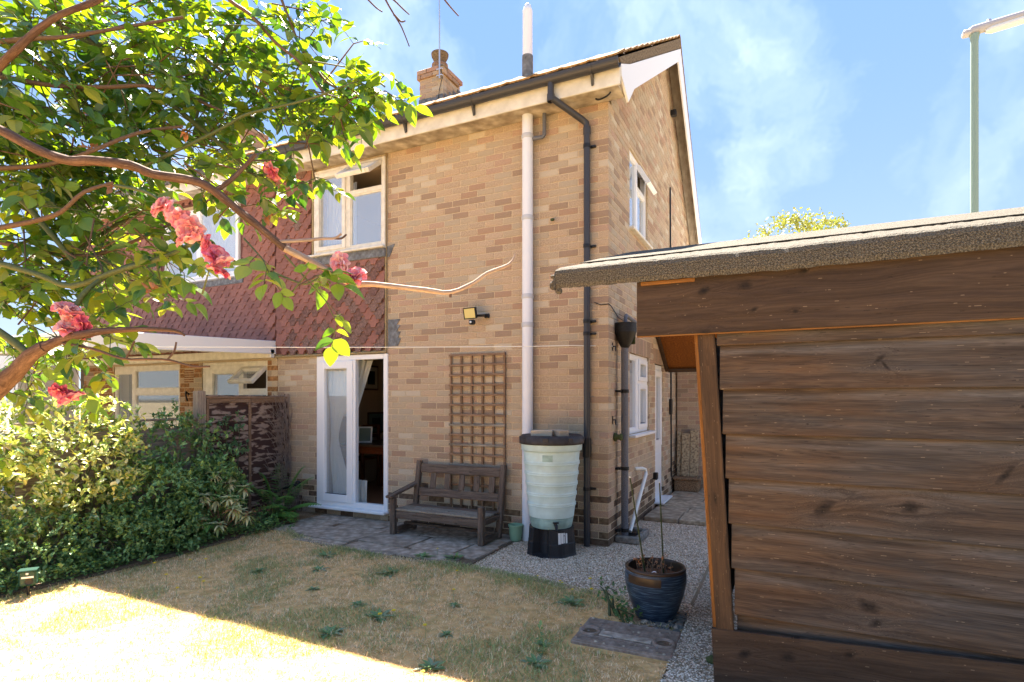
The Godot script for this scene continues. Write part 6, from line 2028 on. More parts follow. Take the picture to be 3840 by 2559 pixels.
	for q in [[Vector3(-0.53, 1.172, 0.53), 0.32, "pale buff brick lying on the left of the water butt lid", "brick9"], [Vector3(-0.375, 1.172, 0.44), -0.75, "pinkish brick lying on the right of the water butt lid", "brick2"]]:
		var bk := mb(M[q[3]])
		bk.box(Vector3(-0.107, 0, -0.051), Vector3(0.107, 0.062, 0.051), 0.005)
		var o := obj("loose_brick", bk)
		o.position = q[0]
		o.rotation.y = q[1]
		tag(o, q[2], "brick", "loose bricks on the water butt")
	# ---- small green pot
	var gp := thing("plant_pot", "small empty sage green plant pot between the bench and the water butt", "plant pot", Vector3(-0.98, 0.0, 0.19))
	var gb := mb(M.green_pot)
	gb.lathe([[0.0, 0.0], [0.045, 0.0], [0.06, 0.015], [0.071, 0.09], [0.074, 0.155], [0.082, 0.162], [0.082, 0.18], [0.076, 0.182], [0.070, 0.15], [0.06, 0.03], [0.0, 0.02]], 24)
	obj("body", gb, gp, true)
	# ---- large blue glazed pot
	var P0 := Vector3(0.83, 0.0, 1.70)
	var pot := thing("glazed_pot", "large dark blue glazed pot of dry soil standing at the edge of the gravel", "plant pot", P0)
	var pb := mb(M.pot_glaze)
	pb.lathe([[0.0, 0.0], [0.12, 0.0], [0.135, 0.012], [0.165, 0.09], [0.195, 0.18], [0.212, 0.265], [0.213, 0.31], [0.207, 0.345]], 40)
	obj("body", pb, pot, true)
	var pr := mb(M.pot_brown)
	pr.lathe([[0.207, 0.345], [0.211, 0.355], [0.207, 0.366], [0.193, 0.368], [0.186, 0.358], [0.180, 0.30], [0.178, 0.28]], 40)
	obj("rim", pr, pot, true)
	var pd := mb(M.pot_brown)
	var pdr := []
	for q in [[0.2125, 0.272], [0.2155, 0.30], [0.2125, 0.328]]: pdr.append(q)
	pd.lathe(pdr, 14, Transform3D.IDENTITY, true, deg_to_rad(224), deg_to_rad(292))
	obj("bare_patch", pd, pot, true)
	var ps := mb(M.pot_dirt)
	ps.lathe([[0.184, 0.295], [0.12, 0.30], [0.05, 0.305], [0.0, 0.306]], 28)
	obj("soil", ps, pot, true)
	for q in [[Vector3(-0.06, 0.30, 0.04), Vector3(-0.15, 0.99, 0.12), "thin green cane leaning left in the blue pot"], [Vector3(0.05, 0.30, -0.04), Vector3(0.03, 0.95, 0.0), "upright green cane in the blue pot"]]:
		var c := thing("garden_cane", q[2], "cane", P0 + q[0], "canes in the blue pot")
		var cb := mb(M.bamboo)
		cb.tube([P0 + q[0], P0 + q[0].lerp(q[1], 0.35), P0 + q[0].lerp(q[1], 0.7), P0 + q[1]], [0.006, 0.0055, 0.005, 0.0045], 6)
		obj("shaft", cb, c)
		var ct := mb(M.line_white)
		ct.tube([P0 + q[1], P0 + q[1] + Vector3(0, 0.008, 0)], [0.005], 6)
		obj("cut_end", ct, c)
	var dp := thing("dead_plant", "withered brown plant in the blue pot", "plant", P0 + Vector3(0.02, 0.3, 0))
	var db := mb(M.dry_stem)
	var dl := mb(M.dead_leaf)
	var lf := leaf_shape(M.dead_leaf, 0.35, 0.4, 0.5, 4)
	for k in 26:
		var a := P0 + Vector3(rr(-0.11, 0.11), 0.30, rr(-0.07, 0.09))
		var e := a + Vector3(rr(-0.05, 0.06), rr(0.03, 0.16), rr(-0.04, 0.05))
		db.tube([a, a.lerp(e, 0.5) + rand_dir() * 0.012, e], [0.0022, 0.0018, 0.001], 4, false)
		for j in 3: dl.append(lf, Transform3D(frame_to(rand_dir(), rand_dir(), rr(0.010, 0.022)), a.lerp(e, rr(0.5, 1.0)) + rand_dir() * 0.006))
	db.tube([P0 + Vector3(0.04, 0.3, 0), P0 + Vector3(0.05, 0.42, 0.01), P0 + Vector3(0.11, 0.47, 0.02)], [0.004, 0.003, 0.002], 5, false)
	obj("stem", db, dp)
	obj("dead_leaves", dl, dp).set_meta("kind", "stuff")
	var pl := mb(M.white)
	for i in 8:
		var a0 := i / 8.0 * 2.0
		var a1 := (i + 1) / 8.0 * 2.0
		var f := func(a: float, w: float) -> Vector3: return P0 + Vector3(0.02 - 0.03 * cos(a) + w * 0.2, 0.312 + 0.045 * sin(a), 0.12 + w)
		pl.quad(f.call(a0, 0.012), f.call(a1, 0.012), f.call(a1, -0.012), f.call(a0, -0.012))
		pl.quad(f.call(a0, -0.0135), f.call(a1, -0.0135), f.call(a1, 0.0105) + Vector3(0, -0.0015, 0), f.call(a0, 0.0105) + Vector3(0, -0.0015, 0))
	tag(obj("plant_label", pl), "bent white plastic plant label stuck in the blue pot", "plant label")
	# ---- slate chippings round the pot
	var sl := mb(M.slate)
	for k in 130:
		var a := rr(-0.7, 1.9)
		var r := rr(0.15, 0.33)
		var p := P0 + Vector3(r * cos(a) * 0.85, 0.006 + rr(0, 0.02), r * sin(a))
		if p.x > 1.03: continue
		var s := rr(0.014, 0.035)
		sl.use(M.slate if rng.randf() < 0.7 else M["slab%d" % (rng.randi() % 4)])
		sl.prism(PackedVector2Array([Vector2(-s, -s * 0.4), Vector2(s * 0.2, -s * 0.6), Vector2(s, 0), Vector2(s * 0.3, s * 0.6), Vector2(-s * 0.7, s * 0.4)]), 0.006, Transform3D(Basis(rand_dir(), rr(0, 0.5)) * Basis(Vector3.UP, rng.randf() * TAU) * Basis(Vector3.RIGHT, -PI / 2), p))
	tag(obj("slate_chippings", sl), "grey slate chippings heaped on the right of the blue pot", "slate", "", "stuff")
	# ---- manhole cover
	var mh := thing("manhole_cover", "rusty brown ribbed manhole cover with two round keyholes set in the dry lawn", "manhole cover", Vector3(0.75, 0.03, 2.18))
	var mf := Transform3D(Basis(Vector3.UP, 0.02), Vector3(0.75, 0.0, 2.18))
	var mp := mb(M.manhole)
	mp.box(Vector3(-0.31, -0.01, -0.205), Vector3(0.31, 0.034, 0.205), 0.008, mf)
	for k in 21:
		var z := -0.19 + k * 0.019
		if absf(z - 0.03) < 0.05:
			mp.box(Vector3(-0.30, 0.034, z), Vector3(-0.285, 0.039, z + 0.01), 0.002, mf)
			mp.box(Vector3(0.285, 0.034, z), Vector3(0.30, 0.039, z + 0.01), 0.002, mf)
		else:
			mp.box(Vector3(-0.30, 0.034, z), Vector3(0.30, 0.0395 + rr(-0.001, 0.001), z + 0.010), 0.002, mf)
	obj("plate", mp, mh)
	var bar := mb(M.slab3)
	bar.box(Vector3(-0.165, 0.034, 0.0), Vector3(0.165, 0.044, 0.075), 0.004, mf)
	obj("lifting_bar", bar, mh)
	for x in [-0.235, 0.235]:
		var rg := mb(M.manhole)
		rg.lathe([[0.072, 0.034], [0.070, 0.047], [0.056, 0.048], [0.046, 0.0362]], 22, mf * Transform3D(Basis.IDENTITY, Vector3(x, 0, 0.03)))
		var kd := mb(M.soil)
		kd.lathe([[0.046, 0.0365], [0.0, 0.0355]], 22, mf * Transform3D(Basis.IDENTITY, Vector3(x, 0, 0.03)))
		obj("keyhole", rg, mh)
		obj("keyhole_bottom", kd, mh)
	var peb := mb(M.pebble0)
	for k in 30:
		var p := Vector3(0.75 + rr(-0.32, 0.32), 0.040, 2.18 + rr(-0.21, 0.21))
		var s := rr(0.005, 0.012)
		peb.use(M["pebble%d" % [1, 3, 3, 0][rng.randi() % 4]])
		peb.lathe([[0.0, -0.3 * s], [s, -0.1 * s], [s * 0.9, 0.25 * s], [0.0, 0.5 * s]], 6, Transform3D(Basis(Vector3.UP, rng.randf() * 6.0), p))
	tag(obj("loose_pebbles", peb), "loose pebbles lying on the manhole cover", "pebbles", "", "stuff")
	# ---- animal repeller on its spike
	var cs := thing("animal_repeller", "small dark green animal repeller box on a black spike at the lawn edge", "animal repeller", Vector3(-3.64, 0, 3.42))
	var sk := mb(M.black)
	sk.tube([Vector3(-3.64, 0.0, 3.42), Vector3(-3.64, 0.10, 3.42)], [0.010, 0.012], 8)
	obj("spike", sk, cs)
	var xr := Transform3D(Basis(Vector3.UP, 0.95), Vector3(-3.64, 0.155, 3.42))
	var rb := mb(M.repeller)
	rb.box(Vector3(-0.055, -0.06, -0.04), Vector3(0.055, 0.06, 0.035), 0.012, xr)
	rb.box(Vector3(-0.06, 0.055, -0.045), Vector3(0.06, 0.066, 0.05), 0.004, xr)
	obj("body", rb, cs)
	var rs := mb(M.black)
	rs.lathe([[0.0, 0.036], [0.022, 0.036], [0.026, 0.040], [0.026, 0.034]], 16, xr * Transform3D(Basis(Vector3.RIGHT, PI / 2), Vector3(0.012, -0.025, 0)))
	obj("speaker", rs, cs)
	var rw := mb(M.line_white)
	rw.box(Vector3(-0.035, 0.002, 0.0352), Vector3(0.04, 0.016, 0.038), 0.001, xr)
	rw.box(Vector3(-0.008, 0.03, 0.0352), Vector3(0.010, 0.045, 0.042), 0.004, xr)
	obj("sensor", rw, cs)
	# ---- washing line
	var wl := mb(M.line_white)
	var pts := []
	for i in 13:
		var t := i / 12.0
		pts.append(Vector3(lerpf(0.006, -4.56, t), 2.105 - 0.012 * sin(PI * t), lerpf(-0.06, 2.02, t)))
	pts[0] = Vector3(0.012, 2.105, -0.12)
	pts[1] = Vector3(-0.36, 2.103, 0.16)
	wl.tube(pts, [0.0042], 6)
	tag(obj("washing_line", wl), "thin white washing line stretched across the rear wall", "washing line")
	# ---- weeds
	var w0: Node3D = null
	var spots := []
	for q in [[-2.1, 1.95], [-1.75, 2.35], [-1.2, 2.45], [-0.55, 2.15], [-0.32, 2.62], [-1.45, 1.75], [-2.55, 2.2], [-0.9, 2.6]]: spots.append(q)
	for q in [[0.22, 1.75], [0.36, 2.75], [0.30, 2.5], [-1.02, 2.95], [-2.35, 1.6], [-0.15, 3.05], [-1.50, 1.18], [-1.20, 1.10]]: spots.append(q)
	for q in spots:
		if w0 == null:
			w0 = thing("weed", "small rosette of green weed leaves in the dry lawn", "weed", Vector3(q[0], 0.012, q[1]), "green weed rosettes in the dry lawn")
			var b := mb()
			for k in 26:
				b.use(M.weed if k % 3 else M.weed_grey)
				var a := rng.randf() * TAU
				b.append(leaf_shape(M.weed, 0.16, 0.3, 0.3, 4), Transform3D(frame_to(Vector3(cos(a), rr(0.15, 0.9), sin(a)), Vector3.UP, rr(0.035, 0.085)), Vector3(rr(-0.03, 0.03), 0, rr(-0.03, 0.03))))
			obj("leaves", b, w0, true)
		else:
			var c := copy(w0, "weed", "", Vector3(q[0], 0.012, q[1]), rng.randf() * TAU)
			c.scale = Vector3.ONE * rr(0.6, 1.4)
	var y0: Node3D = null
	spots = []
	for q in [[-3.35, 2.62], [-2.95, 2.78], [-2.60, 2.72], [-2.50, 2.76], [-3.05, 2.35], [-2.55, 2.95], [-3.2, 2.4], [-3.72, 2.0], [-1.42, 1.06], [0.33, 1.60], [0.45, 1.62], [0.05, 1.50]]: spots.append(q)
	for q in [[0.52, 1.72], [0.18, 1.62], [-0.3, 1.55], [-0.62, 2.05], [-0.75, 2.62], [-0.8, 2.70], [-0.42, 2.72], [0.02, 1.45], [-0.1, 3.2], [-0.85, 1.62], [0.25, 1.38], [-0.2, 1.40]]: spots.append(q)
	for q in spots:
		if y0 == null:
			y0 = thing("yellow_flower", "small yellow wild flower on a thin stalk in the lawn", "wild flower", Vector3(q[0], 0.01, q[1]), "small yellow wild flowers in the lawn")
			var b := mb(M.weed)
			b.tube([Vector3.ZERO, Vector3(0.006, 0.05, 0), Vector3(0.0, 0.085, 0.004)], [0.0018, 0.0015, 0.0013], 5, false)
			obj("stalk", b, y0, true)
			var h := mb(M.yellow)
			for ring in 2:
				for k in 11:
					var a := TAU * k / 11.0 + ring * 0.3
					h.append(leaf_shape(M.yellow, 0.24, 0.2, 0.15, 3), Transform3D(frame_to(Vector3(cos(a), 0.25 + 0.5 * ring, sin(a)), Vector3.UP, 0.017), Vector3(0, 0.085, 0.004)))
			obj("bloom", h, y0, true)
		else:
			var c := copy(y0, "yellow_flower", "", Vector3(q[0], 0.01, q[1]), rng.randf() * TAU)
			c.scale = Vector3.ONE * rr(0.6, 1.15)
	var sap := thing("sapling", "leggy green weed seedling left of the manhole cover", "weed", Vector3(0.35, 0.0, 2.62))
	var sbm := mb(M.weed)
	sbm.tube([Vector3.ZERO, Vector3(0.01, 0.08, 0), Vector3(-0.02, 0.19, 0.01)], [0.003, 0.0025, 0.0015], 5, false)
	for k in 22:
		var t := rng.randf()
		sbm.append(leaf_shape(M.weed, 0.28, 0.3, 0.2, 4), Transform3D(frame_to(rand_dir() + Vector3(0, 0.2, 0), Vector3.UP, rr(0.022, 0.04)), Vector3(-0.01 * t + rr(-0.03, 0.03) * (1.0 - t), 0.02 + 0.17 * t, rr(-0.02, 0.02))))
	obj("leaves", sbm, sap, true)
	shrub("ground_ivy", "small trailing plant climbing the left side of the blue pot", "plant", Vector3(0.62, 0, 1.80), [[Vector3(0.60, 0.14, 1.84), Vector3(0.07, 0.12, 0.06)], [Vector3(0.50, 0.12, 1.75), Vector3(0.1, 0.12, 0.08)], [Vector3(0.70, 0.06, 1.90), Vector3(0.1, 0.06, 0.05)]], 190, 0.026, 0.36, func(p, k): return tint([0.10, 0.20, 0.06]), 4, 0.1)

func build_fence() -> void:
	rng.seed = 72
	var fx := -4.60
	var fn := thing("garden_fence", "weathered lap fence panel with peeling dark brown paint, standing out from the house wall", "fence", Vector3(fx, 0, 0.65))
	var y := 0.12
	var row := 0
	while y < 1.48:
		var b := mb(M.fence_slat)
		b.uo = Vector2(rng.randf() * 5.0, rng.randf() * 5.0)
		b.box(Vector3(0, 0, 0.075), Vector3(0.010, 0.128, 1.235), 0.002, Transform3D(Basis(Vector3(0, 0, 1), 0.10 + rr(-0.02, 0.02)) * Basis(Vector3.RIGHT, rr(-0.006, 0.006)), Vector3(fx + 0.008, y, 0)), 2)
		obj("slat", b, fn)
		y += 0.112
		row += 1
	for z in [0.04, 0.62, 1.215]:
		var b := mb(M.fence_slat if z < 0.1 else M.trellis_wood)
		b.box(Vector3(fx + 0.014, 0.06, z), Vector3(fx + 0.034, 1.55, z + 0.034), 0.003)
		obj("batten", b, fn)
	var cap := mb(M.trellis_wood)
	cap.box(Vector3(fx - 0.02, 1.552, 0.03), Vector3(fx + 0.035, 1.582, 1.26), 0.004)
	obj("capping", cap, fn)
	var tl := mb(M.trellis_wood)
	tl.box(Vector3(fx + 0.012, 1.50, 0.076), Vector3(fx + 0.03, 1.55, 0.619), 0.003)
	tl.box(Vector3(fx + 0.012, 1.50, 0.656), Vector3(fx + 0.03, 1.55, 1.213), 0.003)
	obj("top_rail", tl, fn)
	var p := thing("fence_post", "tall grey wooden fence post at the outer end of the peeling fence panel", "post", Vector3(fx, 0, 1.32), "fence posts")
	var pb := mb(M.fence_post)
	pb.box(Vector3(fx - 0.05, 0, 1.27), Vector3(fx + 0.05, 1.64, 1.37), 0.006)
	obj("shaft", pb, p)
	var pw := thing("fence_post", "dark twig covered fence post against the house wall", "post", Vector3(fx, 0, 0.02), "fence posts")
	var pwb := mb(M.fence_slat)
	pwb.box(Vector3(fx - 0.03, 0, 0.008), Vector3(fx + 0.035, 1.62, 0.034), 0.004)
	obj("shaft", pwb, pw)
	var f2 := thing("garden_fence", "lower pale grey fence panel mostly hidden behind the shrubs", "fence", Vector3(fx, 0, 2.3))
	y = 0.08
	while y < 1.2:
		var b := mb(M.fence_post)
		b.uo = Vector2(rng.randf() * 5.0, rng.randf() * 5.0)
		b.box(Vector3(0, 0, 1.38), Vector3(0.010, 0.128, 3.1), 0.002, Transform3D(Basis(Vector3(0, 0, 1), 0.10), Vector3(fx + 0.004, y, 0)), 2)
		obj("slat", b, f2)
		y += 0.112
	var c2 := mb(M.fence_post)
	c2.box(Vector3(fx - 0.02, 1.30, 1.375), Vector3(fx + 0.03, 1.325, 3.1), 0.004)
	obj("capping", c2, f2)
	# dry vine
	var vn := thing("dead_climber", "tangle of dead grey brown climber stems over the fence end and wall foot", "dead climber", Vector3(fx, 0, 0.2))
	var b := mb(M.vine_stem)
	for k in 190:
		var s := rng.randf()
		var a := Vector3(fx + 0.05 + rr(-0.02, 0.06), rr(0.0, 1.25), rr(0.0, 0.22))
		if k % 5 == 0: a = Vector3(fx + rr(0.05, 0.4), 0.02, 0.03 + rr(0, 0.05))
		var d := Vector3(rr(-0.02, 0.07), rr(0.1, 0.6), rr(-0.02, 0.42) * (1.0 if s < 0.6 else 0.2))
		if k % 5 == 0: d = Vector3(rr(-0.05, 0.16), rr(0.12, 0.36), rr(0, 0.02))
		if a.y + d.y > 1.62: d.y = 1.62 - a.y
		var m := a + d * 0.5 + rand_dir() * 0.05
		var e := a + d
		for q in [a, m, e]:
			pass
		m.x = maxf(m.x, fx + 0.04)
		e.x = maxf(e.x, fx + 0.04)
		m.z = maxf(m.z, 0.015)
		e.z = maxf(e.z, 0.015)
		var pth := smooth_path([a, m, e])
		b.tube(pth, [rr(0.0025, 0.0055), 0.0025], 4, false)
	obj("stems", b, vn).set_meta("kind", "stuff")

func build_shed() -> void:
	rng.seed = 515
	var sh := thing("garden_shed", "dark brown timber shed with lapped boards and grey felt roof filling the right side", "shed", Vector3(2.3, 0, 1.6))
	var lean := Transform3D(Basis(Vector3(0, 0, 1), 0.061), Vector3.ZERO)
	# boards of the wall that faces the viewer: lower edge proud of the board beneath
	var tops := [1.935, 1.825, 1.590, 1.352, 1.118, 0.880, 0.645, 0.402]
	for i in 7:
		var top: float = tops[i] + (0.0 if i == 0 else 0.02)
		var bot: float = tops[i + 1]
		var left := 1.325 + (1.85 - bot) * 0.062
		var b := mb(M["plank%d" % [4, 0, 1, 2, 3, 4, 5][i]])
		b.uo = Vector2([0.3, 0.0, 0.0, 0.0, 0.0, 0.25, 0.0][i], 0)
		var h := top - bot
		var x := Transform3D(Basis(Vector3.RIGHT, -0.085), Vector3(left, bot, 2.521))
		# grain runs with the board, v from top to bottom
		var st := mb()
		plank(b, x, 3.25 - left, h, 0.018, 0.238)
		obj("board", b, sh)
	var b7 := mb(M.plank1)
	b7.uo = Vector2(0.4, 0)
	plank(b7, Transform3D(Basis(Vector3.RIGHT, -0.03) * Basis(Vector3(0, 0, 1), 0.004), Vector3(1.425, 0.20, 2.478)), 1.82, 0.195, 0.016, 0.238)
	obj("board", b7, sh)
	var pl := mb(M.plank_plain)
	pl.uo = Vector2(0.2, 0)
	plank(pl, Transform3D(Basis(Vector3(0, 0, 1), 0.052), Vector3(1.318, -0.03, 2.53)), 1.9, 0.345, 0.022, 0.345)
	obj("plinth_board", pl, sh)
	var po := mb(M.post_wood)
	po.box(Vector3(0, 0, 0), Vector3(0.088, 1.62, 0.045), 0.005, Transform3D(Basis(Vector3(0, 0, 1), 0.061), Vector3(1.325, 0.29, 2.502)), 1)
	obj("corner_post", po, sh)
	var tr := mb(M.lit_fresh_wood)
	tr.box(Vector3(-0.022, 0, -0.06), Vector3(0.0, 1.62, 0.0), 0.004, Transform3D(Basis(Vector3(0, 0, 1), 0.061), Vector3(1.325, 0.29, 2.505)), 1)  # trim whose golden tone carries the light on the post's left side
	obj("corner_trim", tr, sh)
	# left wall, in boards too, and the hidden walls
	for i in 7:
		var b := mb(M["plank%d" % (i % 3)])
		b.uo = Vector2(i * 0.37, 0)
		var y0 := 0.29 + i * 0.235
		b.box(Vector3(0, 0, -1.78), Vector3(0.016, 0.255, 0), 0.002, Transform3D(Basis(Vector3(0, 0, 1), 0.061 + 0.05), Vector3(1.335 - (y0 - 0.29) * 0.061, y0, 2.44)), 2)
		obj("side_board", b, sh)
	var bk := mb(M.plank_plain)
	bk.box(Vector3(1.35, 0, 0.64), Vector3(3.25, 2.78, 0.66))
	bk.box(Vector3(3.25, 0, 0.66), Vector3(3.27, 2.22, 2.5))
	obj("back_wall", bk, sh)
	# fascia and barge timber under the felt
	var fa := mb(M.plank_plain)
	fa.uo = Vector2(0.0, 0)
	plank(fa, Transform3D(Basis.IDENTITY, Vector3(0.905, 1.893, 2.548)), 2.4, 0.335, 0.022, 0.335)
	obj("fascia", fa, sh)
	var fu := mb(M.lit_fresh_wood)
	fu.box(Vector3(0.905, 1.886, 2.55), Vector3(3.3, 1.8925, 2.568), 0.001)  # fascia underside: untreated edge, its golden glow put into the colour
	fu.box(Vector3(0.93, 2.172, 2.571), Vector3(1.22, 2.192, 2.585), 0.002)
	obj("lit_sawn_edge", fu, sh)
	var dk := mb(M.osb)
	dk.prism(PackedVector2Array([Vector2(2.57, 2.255), Vector2(0.60, 2.822), Vector2(0.60, 2.810), Vector2(2.57, 2.243)]), 2.83, Transform3D(ALONG, Vector3(3.3, 0, 0)))
	obj("roof_deck", dk, sh)
	# felt: a rough skin over the deck, folded down at the eaves
	var n := FastNoiseLite.new()
	n.frequency = 9.0
	n.fractal_octaves = 3
	var sec := [[2.603, 2.19], [2.612, 2.215], [2.614, 2.275], [2.606, 2.298], [2.585, 2.312], [2.50, 2.338], [2.2, 2.425], [1.9, 2.511], [1.5, 2.626], [1.1, 2.741], [0.75, 2.842], [0.585, 2.86], [0.57, 2.84], [0.57, 2.75]]
	var fe := mb(M.felt)
	var nx := 150
	for i in nx:
		for j in sec.size() - 1:
			var P := func(a: int, c: int) -> Vector3:
				var x := lerpf(0.425, 3.3, float(a) / nx)
				var k := n.get_noise_2d(x * 2.0, c * 3.1) * 0.004
				var sag := 0.006 * sin(x * 2.3 + 1.0) + 0.006 * n.get_noise_2d(x * 0.35, 7.0)
				if c == 0: return Vector3(x, sec[c][1] + sag + n.get_noise_2d(x * 2.2, 0.5) * 0.005, sec[c][0] + k)
				return Vector3(x, sec[c][1] + k + (sag if c < 6 else 0.0), sec[c][0] + k)
			fe.quad(P.call(i, j), P.call(i + 1, j), P.call(i + 1, j + 1), P.call(i, j + 1))
	obj("roof_felt", fe, sh)
	var lp := mb(M.felt)
	lp.box(Vector3(0.43, 0, -1.4), Vector3(3.3, 0.005, 0.0), 0.0, Transform3D(Basis(Vector3.RIGHT, 0.281), Vector3(0, 2.444, 2.15)))
	obj("felt_lap", lp, sh)
	# torn felt at the left verge
	var tn := mb(M.felt)
	var vb := [[2.603, 2.19], [2.61, 2.29], [2.2, 2.415], [1.6, 2.588], [0.6, 2.85], [0.6, 2.77], [1.6, 2.50], [2.2, 2.335]]
	var vp := PackedVector2Array()
	for q in vb: vp.append(Vector2(q[0], q[1]))
	tn.prism(vp, 0.012, Transform3D(ALONG, Vector3(0.438, 0, 0)))
	tn.box(Vector3(0.385, 2.195, 2.555), Vector3(0.42, 2.245, 2.60), 0.012, Transform3D(Basis(Vector3(0, 0, 1), 0.0), Vector3.ZERO))
	tn.box(Vector3(0.39, 2.262, 2.56), Vector3(0.43, 2.284, 2.60), 0.009)
	tn.box(Vector3(0.425, 2.165, 2.575), Vector3(0.465, 2.20, 2.608), 0.010)
	tn.box(Vector3(0.418, 2.185, 2.598), Vector3(0.43, 2.275, 2.618), 0.004, Transform3D(Basis.IDENTITY, Vector3.ZERO))
	obj("torn_felt", tn, sh)
	for q in [[1.37, 1.70], [1.375, 1.50], [1.39, 1.24], [1.405, 1.0], [1.42, 0.74], [1.43, 0.50]]:
		var nl := mb(M.black)
		nl.lathe([[0.005, 0.0], [0.005, 0.003], [0.0, 0.0035]], 8, Transform3D(Basis(Vector3.RIGHT, PI / 2), Vector3(q[0], q[1], 2.519)))
		obj("nail", nl, sh)
	var ms := mb(M.moss)
	ms.lathe([[0.0, 0.0], [0.035, 0.0], [0.04, 0.02], [0.02, 0.035], [0.0, 0.038]], 10, Transform3D(Basis.IDENTITY, Vector3(1.28, 0.022, 2.30)))
	tag(obj("moss_stone", ms), "mossy stone on the path at the foot of the shed corner", "stone")

# a plank from its lower left corner: u along the board, v down from its upper edge
func plank(b: MB, xf: Transform3D, len: float, h: float, th: float, vspan: float) -> void:
	var f := [Vector3(0, 0, th), Vector3(len, 0, th), Vector3(len, h, th), Vector3(0, h, th)]
	var c := 0.0025
	var g := [Vector3(0, c, th), Vector3(len, c, th), Vector3(len, h - c, th), Vector3(0, h - c, th)]
	var U := func(p: Vector3) -> Vector2: return Vector2(p.x, clampf((h - p.y) / vspan, 0.02, 0.97) * 0.238)
	var q := func(a: Vector3, d: Vector3, e: Vector3, k: Vector3) -> void:
		b.quad(xf * a, xf * d, xf * e, xf * k, U.call(a), U.call(d), U.call(e), U.call(k))
	q.call(g[0], g[1], g[2], g[3])
	var lo := [Vector3(0, 0, th - c), Vector3(len, 0, th - c)]
	q.call(lo[0], lo[1], g[1], g[0])
	q.call(Vector3(0, 0, 0), Vector3(len, 0, 0), lo[1], lo[0])
	var hi := [Vector3(0, h, th - c), Vector3(len, h, th - c)]
	q.call(g[3], g[2], hi[1], hi[0])
	q.call(hi[0], hi[1], Vector3(len, h, 0), Vector3(0, h, 0))
	q.call(Vector3(0, 0, 0), lo[0], hi[0], Vector3(0, h, 0))
	q.call(lo[0], g[0], g[3], hi[0])
	q.call(lo[1], Vector3(len, 0, 0), Vector3(len, h, 0), hi[1])
	q.call(Vector3(len, 0, 0), Vector3(0, 0, 0), Vector3(0, h, 0), Vector3(len, h, 0))

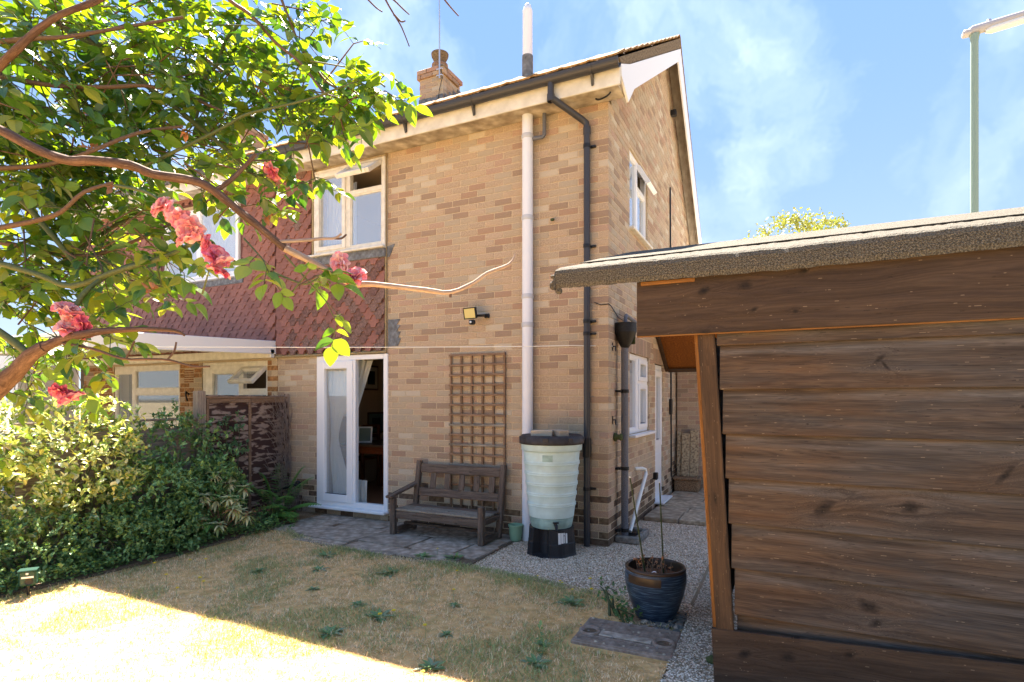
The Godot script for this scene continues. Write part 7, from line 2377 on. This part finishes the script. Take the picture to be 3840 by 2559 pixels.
func build_beyond() -> void:
	rng.seed = 808
	# ---- brick outbuilding at the end of the side path
	var ob := thing("brick_outbuilding", "red brick outbuilding with white fascia closing the side path", "outbuilding", Vector3(1.2, 0, -4.0))
	var b := mb(M.mortar)
	core(b, Transform3D(Basis.IDENTITY, Vector3(0, 0, -4.0)), 0.03, 2.9, 0.0, 2.08, 0.25, [])
	b.box(Vector3(2.65, 0.0, -7.0), Vector3(2.9, 2.08, -4.25))
	var wl := obj("wall", b, ob)
	var cand := []
	lay(cand, wl, Transform3D(Basis.IDENTITY, Vector3(0, 0, -4.0)), 0.03, 2.9, 0.0, 2.06, [], 0, 2)
	set_pieces(cand, ob, "brick", "brickwork", func(l): return brick_shape(l))
	var f := mb(M.white)
	f.box(Vector3(0.03, 2.06, -3.985), Vector3(2.95, 2.17, -3.96), 0.004)
	obj("fascia", f, ob)
	var g := mb(M.gutter)
	g.tube([Vector3(0.03, 2.20, -3.90), Vector3(2.95, 2.20, -3.90)], [0.05], 10)
	obj("gutter", g, ob)
	var r := mb(M.white_board)
	r.box(Vector3(0.0, 2.172, -7.0), Vector3(2.95, 2.24, -3.95), 0.01)
	obj("roof", r, ob)
	# ---- stone planter with marble slabs
	var pt := thing("stone_planter", "low stone trough against the outbuilding wall", "planter", Vector3(0.22, 0.05, -3.82))
	var pb := mb(M.planter_stone)
	pb.box(Vector3(0.03, 0.05, -3.98), Vector3(0.42, 0.24, -3.66), 0.02)
	pb.box(Vector3(0.01, 0.235, -3.985), Vector3(0.44, 0.28, -3.64), 0.015)
	obj("trough", pb, pt)
	var sl := [[0.05, 0.12, 1.02, -3.86, "pale narrow stone slab at the left of the planter's leaning slabs"], [0.125, 0.25, 0.98, -3.83, "dark stained marble slab leaning in the planter"], [0.255, 0.385, 1.04, -3.87, "pale marble slab at the right of the planter's leaning slabs"]]
	for q in sl:
		var t := mb(M.marble)
		t.box(Vector3(0, 0, 0), Vector3(q[1] - q[0], q[2] - 0.28, 0.03), 0.005, Transform3D(Basis(Vector3.RIGHT, -0.10), Vector3(q[0], 0.281, q[3])))
		tag(obj("marble_slab", t), q[4], "slab", "slabs leaning in the stone planter")
	# ---- street lamp
	var lp := thing("street_lamp", "grey green street lamp post with a long lantern above the shed roof", "street lamp", Vector3(4.38, 0, -5.58))
	var pb2 := mb(M.lamp_post)
	pb2.tube([Vector3(4.38, 0, -5.58), Vector3(4.38, 1.5, -5.58), Vector3(4.38, 1.55, -5.58), Vector3(4.38, 7.25, -5.58), Vector3(4.38, 7.36, -5.58)], [0.09, 0.09, 0.056, 0.052, 0.07], 18)
	obj("post", pb2, lp)
	var D0 := Vector3(4.30, 7.42, -5.58)
	var D1 := Vector3(5.25, 7.50, -5.54)
	var lh := mb(M.lantern_grey)
	lh.tube([D0, D0.lerp(D1, 0.06), D0.lerp(D1, 0.5), D1], [0.05, 0.075, 0.07, 0.06], 14)
	lh.box(Vector3(4.22, 7.36, -5.65), Vector3(4.34, 7.44, -5.50), 0.02)
	lh.lathe([[0.03, 0.0], [0.03, 0.04], [0.0, 0.055]], 10, Transform3D(Basis.IDENTITY, Vector3(4.56, 7.50, -5.57)))
	obj("lantern_hood", lh, lp)
	var lc := mb(M.lantern_clear)
	var dn := Vector3(0, -0.075, 0.01)
	lc.tube([D0.lerp(D1, 0.22) + dn, D0.lerp(D1, 0.30) + dn, D0.lerp(D1, 0.95) + dn, D1 + dn], [0.03, 0.06, 0.058, 0.04], 14)
	obj("diffuser", lc, lp)

func _ready() -> void:
	rng.seed = 2024
	stage()
	materials()
	make_tiles()
	build_ground()
	rng.seed = 2025
	build_house()
	build_neighbour()
	build_inside()
	build_beyond()
	build_shed()
	build_fence()
	build_garden()
	build_plants()
	build_rose()
